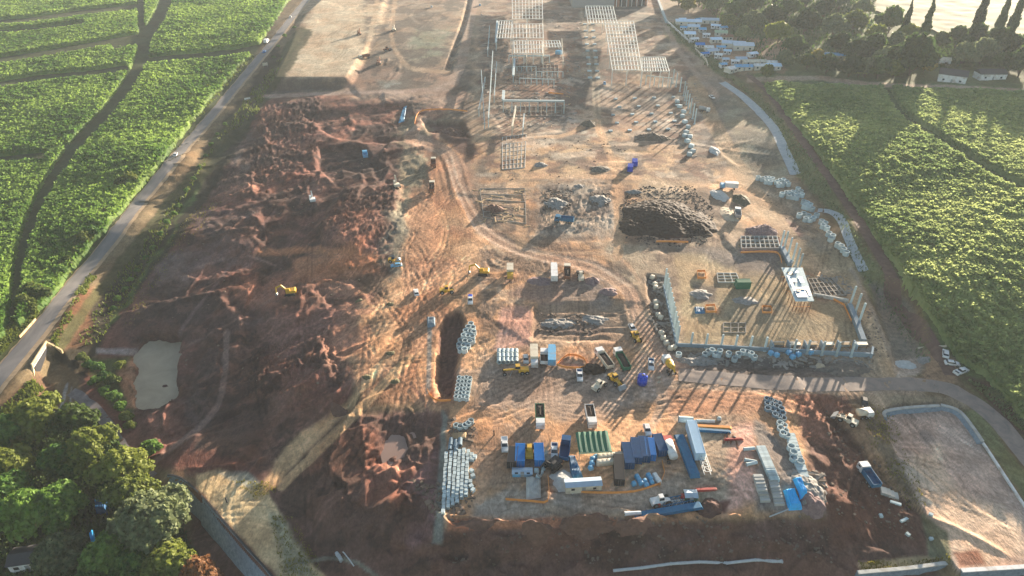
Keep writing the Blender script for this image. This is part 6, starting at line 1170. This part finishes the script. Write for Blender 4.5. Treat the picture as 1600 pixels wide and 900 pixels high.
def beam_frame(a, b, zt, n, label, w=1.1, leg=None, m='lconc', dep=.9):
    A = wz(*a, zt); B = wz(*b, zt); t = empty('concrete_portal', (A[0], A[1], 0)); tag(t, label, 'concrete frame'); o = np.array([A[0], A[1], 0])
    MB().bar(A - o, B - o, w, dep).build('beam', m, t)
    for k in range(n):
        p = A + (B - A) * (k + .02) / (n - 1 + .04); g = float(ground_z(p[0], p[1])); MB().bar((p[0]-o[0], p[1]-o[1], g - .3), (p[0]-o[0], p[1]-o[1], zt - dep/2), .5).build('column', m, t)
    if leg: C = wz(*leg, zt); d = (C - A) / np.linalg.norm(C - A); MB().bar(A - o + d * w * .5, C - o, w, dep).build('side_beam', m, t); g = float(ground_z(C[0], C[1])); MB().bar((C[0]-o[0], C[1]-o[1], g - .3), (C[0]-o[0], C[1]-o[1], zt - dep/2), .5).build('column', m, t)
beam_frame((786,157), (882,158), 6, 8, 'long concrete beam on columns with a short return, lower of the two white beams', 1.6, (787,142)); beam_frame((795,87), (859,87), 6, 6, 'white concrete beam on columns just below the left steel frames, upper of the two'); beam_frame((804,92), (802,118), 5, 4, 'short concrete frame running towards the camera below the upper white beam', 1.4); beam_frame((770,80), (763,185), 5, 10, 'narrow concrete frame along the left side of the steel buildings', .5); beam_frame((777,33), (775,66), 7, 4, 'white edge beam along the small side roof', 1.6)
beam_frame((752,110), (757,190), 4, 7, 'thin concrete frame at the outer left of the concrete works', .3); beam_frame((806,165), (800,198), 5, 4, 'short cream concrete frame below the long beam', .8, m='offwhite'); beam_frame((819,178), (817,200), 4, 3, 'pale blue short frame beside the cream one', .5)
for a, b, zt, n, lab, w in [((758,120),(748,170),4,6,'thin frame at the far left of the concrete works, beside the haul road',.3),((776,96),(772,150),4,6,'thin frame close behind the narrow left hand frame',.3),((800,104),(838,104),4,6,'upper thin cross frame in the brown works between the two white beams',.35),((838,112),(880,112),4,6,'right hand thin cross frame in the brown works between the two white beams',.35),((812,122),(866,124),4,7,'lower thin cross frame in the brown works between the two white beams',.35),((878,60),(880,96),5,4,'cream frame running down beside the hazy blue tank',.4),((765,40),(762,78),6,5,'thin frame left of the white edge beam at the far left group',.4),((800,60),(801,92),7,4,'cream frame on the left side of the lower left roof frames',.6),((848,30),(849,88),8,6,'cream edge frame down the right side of the left roof frames',.6),((823,30),(823,90),8,6,'cream middle frame through the left roof frames',.5),((1010,118),(1050,122),5,4,'low pale frame under the foot of the long roof frame',.5)]:
    beam_frame(a, b, zt, n, lab, w, m='offwhite' if 'cream' in lab else 'lconc', dep=max(.3, w * .8))
def column_row(bases, h, label, wall=None, w=.55, group=None):
    t = None
    for k, (px, py) in enumerate(bases):
        x, y, z = G(px, py)
        if 'col%g' % h not in PROTO:
            c = PROTO['col%g' % h] = MB().box(-w/2, w/2, -w/2, w/2, -.3, h).box(-w*.9, w*.9, -w*.9, w*.9, -.3, .35).build('concrete_column', 'lconc'); tag(c, label, 'column'); c.location = (x, y, z)
        else: c = dup(PROTO['col%g' % h], (x, y, z), 0)
        c['label'] = label; c['group'] = group or label
column_row([(1038 + k * 1.62, 447 + k * 7.6) for k in range(13)], 7.5, 'white column in the dense left row of the unfinished building', group='left row of columns')
column_row([(1079,541),(1102,543),(1126,544),(1148,545),(1171,546.5),(1194,548),(1239,552),(1260,553),(1283,555),(1306,556),(1329,557)], 5.5, 'white column on the lower wall of the unfinished building', group='lower row of columns')
column_row([(1328,477),(1336,489),(1342,504)], 8.0, 'tall column in the group of three at the building corner', group='three tall columns'); column_row([(1219,388),(1225,389),(1231,399),(1238,408),(1243,416),(1247,425)], 8.0, 'tall column at the upper right of the unfinished building', group='upper right group of tall columns')
column_row([(1068,150),(1070,157),(1072,164),(1075,170),(1078,177),(1082,186),(1062,143),(1056,136),(1051,130),(1085,194)], 9.0, 'hazy white column in the far row below the long roof frame', group='far row of columns')
def wall(pts, h, th, label, m='bconc', name='concrete_wall', base=None):
    b = MB()
    w = [G(*p) for p in pts]
    for p, q in zip(w[:-1], w[1:]): b.bar((p[0], p[1], p[2] + h/2 - .3), (q[0], q[1], q[2] + h/2 - .3), th, h + .6)
    return tag(b.build(name, m), label, 'wall')
wall([(1056,542),(1130,545),(1200,549)], 1.5, .4, 'blue grey wall below the row of white columns'); wall([(1202,549),(1280,554),(1362,558)], 1.6, .4, 'rough wall continuing under the bays at the lower right of the building'); wall([(1326,480),(1337,506),(1348,536)], 1.6, 1.6, 'thick rounded blue grey wall beside the three tall columns'); wall([(1221,390),(1234,416)], 1.6, 1.6, 'thick blue grey wall leading up from the blue roofed deck')
wall([(1037,450),(1057,541)], 1.0, .35, 'low wall under the dense left row of columns'); wall([(1270,462),(1325,472)], 1.2, .5, 'pale low wall right of the blue roofed deck', 'concrete'); wall([(1362,548),(1360,560)], 1.8, .6, 'short wall closing the lower right corner of the building', 'bconc')
# bays at the lower right of the building
for k in range(6):
    px = 1205 + k * 26; x, y, z = G(px, 545); t = empty('formwork_bay', (x, y, z)); tag(t, 'formwork bay along the lower right edge of the building', 'formwork', 'formwork bays')
    MB().box(-.2, .2, -1.2, 1.6, 0, 2.4).build('side_wall', 'bconc', t); MB().box(.2, 4.2, 1.1, 1.5, 0, 1.8).build('back_wall', 'concrete', t); MB().box(.4, 3.6, -.6, .6, 2.0, 2.2).build('deck', 'offwhite' if k % 2 else 'wood', t)
    for xx in (.5, 3.5): MB().box(xx - .07, xx + .07, -.5, -.36, 0, 2.0).build('prop', 'rust', t)
# elevated deck with blue formwork
def deck():
    zt = 5.5; q = [wz(*p, zt) for p in [(1221,418),(1254,418),(1272,470),(1243,470)]]; c0 = sum(q) / 4; g = float(ground_z(c0[0], c0[1])); t = empty('formwork_deck', (c0[0], c0[1], g)); tag(t, 'raised deck with pale blue sheets on red props, the brightest thing on the building', 'deck')
    q = [p - np.array([c0[0], c0[1], g]) for p in q]; pt = lambda u, v: (q[0]*(1-u)+q[1]*u)*(1-v) + (q[3]*(1-u)+q[2]*u)*v
    b = MB(); b.add([tuple(p) for p in q] + [tuple(p - np.array([0,0,.3])) for p in q], [(3,2,1,0),(4,5,6,7),(0,1,5,4),(1,2,6,5),(2,3,7,6),(3,0,4,7)]); b.build('deck_slab', 'lconc', t)
    for i, (u, v, w, l, m) in enumerate([(.3,.2,.25,.12,'black'),(.6,.15,.2,.1,'lblue'),(.35,.42,.25,.14,'navy'),(.7,.4,.2,.2,'lblue'),(.5,.66,.5,.08,'white'),(.5,.82,.7,.22,'lblue'),(.35,.72,.2,.1,'black'),(.15,.5,.15,.5,'lblue'),(.85,.75,.15,.3,'white')]):
        z = np.array([0,0,.06 + .03 * i]); MB().add([tuple(pt(u-w/2,v-l/2)+z), tuple(pt(u+w/2,v-l/2)+z), tuple(pt(u+w/2,v+l/2)+z+np.array([0,0,.3])), tuple(pt(u-w/2,v+l/2)+z+np.array([0,0,.3]))], [(3,2,1,0)]).build('sheet', m, t)
    for u in np.linspace(.05, .95, 6):
        for v in np.linspace(.05, .95, 7):
            if .1 < u < .9 and .1 < v < .9 and v < .8: continue
            p = pt(u, v); MB().bar((p[0], p[1], 0), (p[0], p[1], p[2] - .3), .14).build('prop', 'rust', t)
    for v in (.05, .5, .95): a, b2 = pt(.05, v), pt(.95, v); MB().bar((a[0], a[1], 2.4), (b2[0], b2[1], 2.4), .12).build('brace', 'orange', t)
deck()
def rebar_grid(quad, h, nu, nv, label, m='rust', fill=None):
    q = [G(*p) for p in quad]; c0 = np.mean(np.array(q), 0); t = empty('footing_grid', tuple(c0)); tag(t, label, 'footings'); q = [np.array(p) - c0 for p in q]; pt = lambda u, v: (q[0]*(1-u)+q[1]*u)*(1-v) + (q[3]*(1-u)+q[2]*u)*v
    for i in range(nu + 1): a, b = pt(i/nu, 0), pt(i/nu, 1); MB().bar(a + np.array([0,0,h/2]), b + np.array([0,0,h/2]), .3, h).build('cross_wall', m, t)
    for j in range(nv + 1): a, b = pt(0, j/nv), pt(1, j/nv); MB().bar(a + np.array([0,0,h/2+.01]), b + np.array([0,0,h/2+.01]), .28, h).build('long_wall', m, t)
rebar_grid([(1157,372),(1213,372),(1218,390),(1158,390)], 1.0, 8, 3, 'grid of pale footing walls at the top edge of the building', 'concrete'); rebar_grid([(1262,438),(1298,436),(1322,462),(1276,466)], .7, 6, 4, 'grid of brown shuttered walls right of the blue roofed deck', 'rubble'); rebar_grid([(1120,428),(1150,428),(1156,442),(1122,442)], .5, 3, 3, 'low square footing grid left of the dark green hut', 'concrete')
rebar_grid([(785,215),(822,210),(820,262),(785,265)], .25, 6, 8, 'far grid of dark footings at the upper middle of the site', 'concrete'); rebar_grid([(797,167),(878,167),(878,182),(797,182)], .4, 10, 2, 'low footing grid under the long concrete beam', 'rubble'); rebar_grid([(806,102),(872,102),(874,130),(806,130)], .4, 11, 5, 'low footing grid between the two white beams', 'rubble'); rebar_grid([(750,295),(820,295),(822,350),(756,340)], .25, 1, 5, 'striped low footing trenches left of the spoil patches', 'rubble'); rebar_grid([(1130,520-15),(1165,505),(1165,520),(1130,520)], .25, 3, 2, 'low shuttering in the middle of the unfinished floor', 'rubble')
# orange barriers round pits
def barrier(pts, label, m='orange', h=1.0, closed=False):
    w = [G(*p) for p in smooth_line(pts, 3)] if len(pts) > 3 and not closed else [G(*p) for p in pts + ([pts[0]] if closed else [])]
    t = empty('safety_barrier', w[0]); tag(t, label, 'barrier'); o = np.array(w[0]); b = MB()
    for p, q in zip(w[:-1], w[1:]): b.bar(np.array(p) - o + np.array([0,0,h*.55]), np.array(q) - o + np.array([0,0,h*.55]), .09, h * .8)
    b.build('net', m, t)
    for p in w[::2]: p = np.array(p) - o; MB().cyl(tuple(p), tuple(p + np.array([0,0,h])), .05, 6).build('post', 'wood', t)
barrier([(870,571),(888,556),(912,562),(913,575),(885,576),(870,571)], 'pale orange barrier round the pit beside the pale blue box truck', closed=False); barrier([(668,610),(672,620),(685,628),(705,627)], 'orange barrier curving round the lower end of the trench'); barrier([(790,782),(830,785),(856,784),(856,745)], 'orange barrier turning a corner below the bright blue containers'); barrier([(896,770),(940,772),(990,770),(1030,758)], 'pale barrier sweeping below the light blue crates')
barrier([(1034,722),(1038,740),(1030,762)], 'short orange barrier beside the white tanker'); barrier([(1025,379),(1045,379),(1075,380)], 'bright orange barrier below the huge black stockpile'); barrier([(1157,396),(1200,395),(1216,398),(1221,412)], 'orange barrier along the footing grid and round its corner'); barrier([(1300,468),(1318,478),(1330,503)], 'orange barrier on the rim beside the thick rounded wall')
barrier([(1102,479),(1116,478),(1119,489),(1103,489)], 'small orange barrier square round a pit in the left of the floor', closed=True); barrier([(1089,425),(1101,425),(1103,436),(1090,436)], 'small orange barrier square near the upper left of the floor', closed=True); barrier([(1190,480),(1204,481),(1206,490),(1191,490)], 'small barrier square in the middle right of the floor', closed=True); barrier([(648,195),(652,180),(665,173),(700,172),(730,175)], 'long orange barrier at the head of the haul road')
barrier([(880,142+6),(868,147),(857,146)], 'short orange barrier right end of the far concrete works'); barrier([(1433,546),(1478,543)], 'pale rail across the end of the farm track', 'offwhite')
# ------------------------------------------------------------------ walls and culvert of the earthworks
def face_wall(pts_top, z0, z1, label, m, cap=.5, name='retaining_wall', capm='concrete', lean=.8):
    """tall wall along picture points given at its top height; face falls outwards"""
    w = [P(a, b, z1) for a, b in smooth_line(pts_top, 4)]; n = len(w); V_ = []; F_ = []
    for k, (x, y) in enumerate(w):
        x2, y2 = w[min(k + 1, n - 1)]; x1, y1 = w[max(k - 1, 0)]; dx, dy = x2 - x1, y2 - y1; l = math.hypot(dx, dy); nx, ny = dy / l, -dx / l
        V_ += [(x - nx * cap, y - ny * cap, z1), (x + nx * cap, y + ny * cap, z1), (x + nx * (cap + lean), y + ny * (cap + lean), z0), (x - nx * cap, y - ny * cap, z0)]
        if k: a = (k - 1) * 4; F_ += [(a, a+4, a+5, a+1), (a+1, a+5, a+6, a+2), (a+3, a+7, a+4, a)]
    F_ += [(0, 1, 2, 3), (4*n-1, 4*n-2, 4*n-3, 4*n-4)]
    t = empty(name); tag(t, label, 'retaining wall'); me = bpy.data.meshes.new('wall_face'); me.from_pydata([(a - w[0][0], b - w[0][1], c) for a, b, c in V_], [], F_); me.materials.append(m); o = bpy.data.objects.new('wall_face', me); col.objects.link(o); o.parent = t; t.location = (w[0][0], w[0][1], 0)
    b = MB()
    for (x1, y1), (x2, y2) in zip(w[:-1], w[1:]): b.bar((x1 - w[0][0], y1 - w[0][1], z1 + .14), (x2 - w[0][0], y2 - w[0][1], z1 + .14), cap * 2.3, .28)
    b.build('coping', capm, t); return t
face_wall([(262,742),(285,748),(315,775),(350,815),(385,855),(425,900),(450,940)], -12.6, -6.2, 'curved blue grey block retaining wall below the sandy track', wallm, .18, lean=3.0, capm='black')
face_wall([(1502,892),(1600,886),(1700,880)], -9, -2.85, 'retaining wall with white coping along the bottom of the pale basin', wallm, .45, capm='white'); face_wall([(1340,895),(1420,888),(1485,880),(1497,889)], -9, -4.2, 'plain retaining wall left of the white coping at the bottom edge', wallm, .4)
wall([(1500,645),(1540,700),(1600,792),(1660,880)], .6, .5, 'white kerb wall up the right side of the pale basin', 'white', 'kerb_wall')
face_wall([(1382,652),(1384,643),(1420,637),(1468,634)], -3.2, -1.9, 'blue grey bank wall along the top of the pale basin', wallm, .4); face_wall([(1470,633),(1498,642),(1520,668),(1535,690)], -3.2, -2.0, 'blue grey bank wall curving round the right top corner of the pale basin', wallm, .4)
def culvert():
    t = empty('road_culvert'); tag(t, 'cream concrete culvert with splayed wing walls under the tarred road', 'culvert'); A = wz(50, 572, -5.0); B = wz(73, 535, -5.0); C = wz(53, 608, -8.5); D = wz(97, 548, -8.0); o = np.array([A[0], A[1], 0]); t.location = tuple(o)
    MB().bar(A - o + np.array([0,0,.4]), B - o + np.array([0,0,.3]), .4, .9).build('parapet', 'cream', t)
    def wing(p, q, h0, h1, nm):
        b = MB(); p = p - o; q = q - o; d = (q - p)[:2]; d /= np.linalg.norm(d); nx, ny = -d[1] * .25, d[0] * .25; z = -12.5
        b.add([(p[0]-nx,p[1]-ny,z),(p[0]+nx,p[1]+ny,z),(q[0]+nx,q[1]+ny,z),(q[0]-nx,q[1]-ny,z),(p[0]-nx,p[1]-ny,h0),(p[0]+nx,p[1]+ny,h0),(q[0]+nx,q[1]+ny,h1),(q[0]-nx,q[1]-ny,h1)], [(0,3,2,1),(4,5,6,7),(0,1,5,4),(1,2,6,5),(2,3,7,6),(3,0,4,7)]); b.build(nm, 'cream', t)
    wing(A, C, -4.6, -11.0, 'wing_wall'); wing(B, D, -4.6, -7.5, 'wing_wall')
    m = (A + B) / 2 - o; d = (B - A) / np.linalg.norm(B - A); b = MB(); n_ = np.array([d[1], -d[0], 0])
    b.bar(A - o + np.array([0,0,-.45]), B - o + np.array([0,0,-.45]), .7, .55); b.build('head_wall', 'concrete', t)
    MB().add([tuple(A - o + n_ * .5 + np.array([0,0,-7.5])), tuple(B - o + n_ * .5 + np.array([0,0,-7.5])), tuple(B - o + n_ * .5 + np.array([0,0,-.7])), tuple(A - o + n_ * .5 + np.array([0,0,-.7]))], [(0,1,2,3)]).build('opening_shade', 'black', t)  # black sheet stands in for the shade inside the culvert mouth
culvert(); wall([(31,528),(56,500)], .8, .35, 'cream parapet wall on the far side of the tarred road', 'cream', 'parapet_wall')
# ------------------------------------------------------------------ houses and huts
def house(px, py, L, Wd, H, label, wallc='plaster', roofc='tin', rz=0.0, pitch=1.2, name='tin_roofed_house', cat='house'):
    x, y, z = G(px, py); t = empty(name, (x, y, z), rz); tag(t, label, cat); h = L / 2; w = Wd / 2; MB().box(-h, h, -w, w, -.4, H).build('wall', wallc, t); e = .4
    MB().add([(-h-e,-w-e,H-.1),(h+e,-w-e,H-.1),(h+e,w+e,H-.1),(-h-e,w+e,H-.1),(-h-e,0,H+pitch),(h+e,0,H+pitch)], [(0,1,5,4),(2,3,4,5),(0,4,3),(1,2,5),(0,3,2,1)]).build('roof', roofc, t)
    MB().box(-.5, .5, -w - .05, -w - .01, 0, 2.1).build('door', 'steel', t)
    for q in (-.6, .6): f = MB().box(q * h - .6, q * h + .6, -w - .05, -w - .01, 1, 2).build('window', 'glass', t)
    return t
for a in [(1075,38,20,8,3,'long tin roofed shed at the upper left of the far settlement'),(1083,46,9,6,2.8,'small tin roofed house tucked under the upper left shed'),(1108,36,14,7,3,'long tin roofed shed beside a tree at the top of the settlement'),(1077,57,8,8,2.8,'bright tin roofed hut below the upper left shed')]: house(*a, rz=-.1)
house(1126,55,9,6,2.6,'green roofed house in the middle of the far settlement', roofc='pgreen', rz=-.2); house(1135,62,8,5,2.6,'red roofed house in the middle of the far settlement', roofc='rust'); house(1118,66,8,5,2.6,'small tin roofed hut left of the large shed of the settlement')
house(1145,73,16,8,3.2,'wide tin roofed shed, left half of the largest building of the settlement', rz=-.25); house(1160,76,14,10,3.4,'wide tin roofed shed, right half of the largest building of the settlement', rz=-.1)
house(1157,97,7,5,2.6,'square tin roofed hut at the head of the yellow vehicle row'); house(1178,101,15,4,2.4,'long low yellow walled shed', 'offwhite', 'offwhite'); house(1161,109,11,5,2.6,'blue roofed hut at the lower edge of the settlement', roofc='lblue'); house(1188,108,9,4,2.6,'white roofed hut near the lower right of the settlement', roofc='white'); house(1207,108,9,6,2.8,'tin roofed hut at the lower right end of the settlement')
house(1141,112,6,6,2.6,'small white roofed hut at the lower left of the settlement', roofc='white', rz=.5); house(1107,79,6,5,2.6,'white roofed hut beside a blue van', roofc='white'); house(1112,84,8,5,2.6,'tin roofed hut beside the white roofed one', rz=.3); house(1093,74,6,5,2.4,'blue roofed hut at the left of the far settlement', roofc='blue'); house(1097,50,5,5,2.4,'tiny blue roofed hut between the two upper sheds', roofc='lblue'); house(1283,91,9,6,3,'white roofed house half hidden in the far wood', roofc='white'); house(1302,92,12,6,3,'bluish roofed house half hidden in the far wood', roofc='lblue'); house(1205,104,6,5,3,'pale roofed hut at the wood edge', roofc='white')
house(1486,126,15,10,4.5,'white gabled farmhouse with dark roof beside the right hand wood','white','roofdark',-.5,2.6,'farmhouse'); house(1545,122,16,8,3.6,'white farmhouse with grey roof, right of the gabled one','white','roofdark',0,2.2,'farmhouse'); house(1464,99,14,7,3.2,'pale roofed outbuilding behind the gabled farmhouse','white','offwhite',-.3,1.2,'outbuilding')
house(52,878,8,5,3.0,'white cottage with dark grey roof under the trees in the lower corner','white','roofdark',.18,1.0,'cottage')
for px, py, L, Wd, rf, lab in [(1092,34,6,5,'lblue','small blue hut beside the long upper shed of the settlement'),(1118,44,7,5,'tin','small tin hut below the second long shed of the settlement'),(1103,58,5,5,'white','tiny white roofed hut in the upper middle of the settlement'),(1068,47,5,4,'lblue','tiny blue hut against the white boundary wall'),(1084,65,6,4,'white','small white roofed hut above the blue roofed hut'),(1126,78,6,4,'lblue','small blue roofed hut in front of the largest shed'),(1122,90,5,4,'white','tiny white hut on the bare ground of the settlement'),(1133,97,4,4,'tin','tiny tin hut alone on the bare ground of the settlement'),
 (1101,88,5,4,'blue','small bright blue hut near the pale fence wall'),(1129,105,4,4,'lblue','tiny pale blue hut at the lower edge of the settlement'),(1148,100,5,4,'white','small white hut left of the yellow walled shed'),(1136,84,5,4,'paleblue','small pale blue hut under the left end of the largest shed'),(1175,88,6,5,'tin','small tin hut under the right end of the largest shed'),(1066,34,5,4,'tin','tiny tin hut at the upper left tip of the settlement'),(1130,47,5,5,'lblue','small blue hut under the trees at the top of the settlement')]:
    house(px, py, L, Wd, 2.4, lab, 'white', rf, random.uniform(-.4, .4), .8, 'hut', 'hut')
# big hall at the top
def hall():
    x0, y0 = P(960, 14, 0); t = empty('industrial_hall', (x0, y0, 1)); tag(t, 'blue grey roofed industrial hall with brick end at the top edge of the picture', 'hall')
    MB().box(-38, 0, 4, 60, -1, 8.5).build('wall', 'steel', t); MB().add([(-39,3,8.6),(.5,3,8.6),(.5,61,8.6),(-39,61,8.6),(-39,32,10.5),(.5,32,10.5)], [(0,1,5,4),(2,3,4,5),(0,4,3),(1,2,5),(0,3,2,1)]).build('roof', 'tin', t)
    MB().box(.6, 30, 6, 50, -1, 7.5).build('open_bay', 'brick', t); MB().box(.6, 30.5, 5, 50.5, 7.6, 8.0).build('bay_roof', 'tin', t)
    for k in range(7): MB().box(2 + k * 4.6, 2.5 + k * 4.6, 5.2, 5.7, -1, 7.6).build('column', 'pale', t)
    for k in range(3): MB().box(5 + k * 8.5, 11 + k * 8.5, 5.85, 5.98, -.9, 6.6).build('bay_door', 'black', t)
hall()
wall([(1026,-5),(1040,32),(1042,36)], 1.2, 2.0, 'pale blue wall beside the far access road', 'lconc', 'boundary_wall'); wall([(1041,34),(1078,68)], 1.8, .4, 'white wall between the far settlement and the grassed slope', 'white', 'boundary_wall'); wall([(1086,78),(1103,95),(1106,104)], 1.5, .3, 'pale fence wall below the blue roofed hut', 'offwhite', 'boundary_wall')

# ------------------------------------------------------------------ labels: tell look-alikes apart by their order
def ordinals():
    from collections import defaultdict
    words = ['', 'first', 'second', 'third', 'fourth', 'fifth', 'sixth', 'seventh', 'eighth', 'ninth', 'tenth', 'eleventh', 'twelfth']
    def w(n):
        if n <= 12: return words[n]
        return '%d%s' % (n, 'th' if 10 < n % 100 < 14 else {1: 'st', 2: 'nd', 3: 'rd'}.get(n % 10, 'th'))
    g = defaultdict(list)
    for o in scene.objects:
        if o.parent is None and o.get('kind') == 'thing' and 'label' in o: g[o['label']].append(o)
    for lab, os_ in g.items():
        if len(os_) < 2: continue
        L = np.array([tuple(o.location) for o in os_]); px, py = proj(L[:, 0], L[:, 1], L[:, 2])
        hor = np.ptp(px) > np.ptp(py) * 1.2; k = np.argsort(px if hor else py, kind='stable')
        for n, i in enumerate(k): os_[i]['label'] = lab + ', ' + w(n + 1) + (' from the left' if hor else ' from the top')
        if 'group' not in os_[0]:
            for o in os_: o['group'] = lab
ordinals()
bad = [o['label'] for o in scene.objects if 'label' in o and len(o['label'].split()) > 16]
assert not bad, bad[:5]
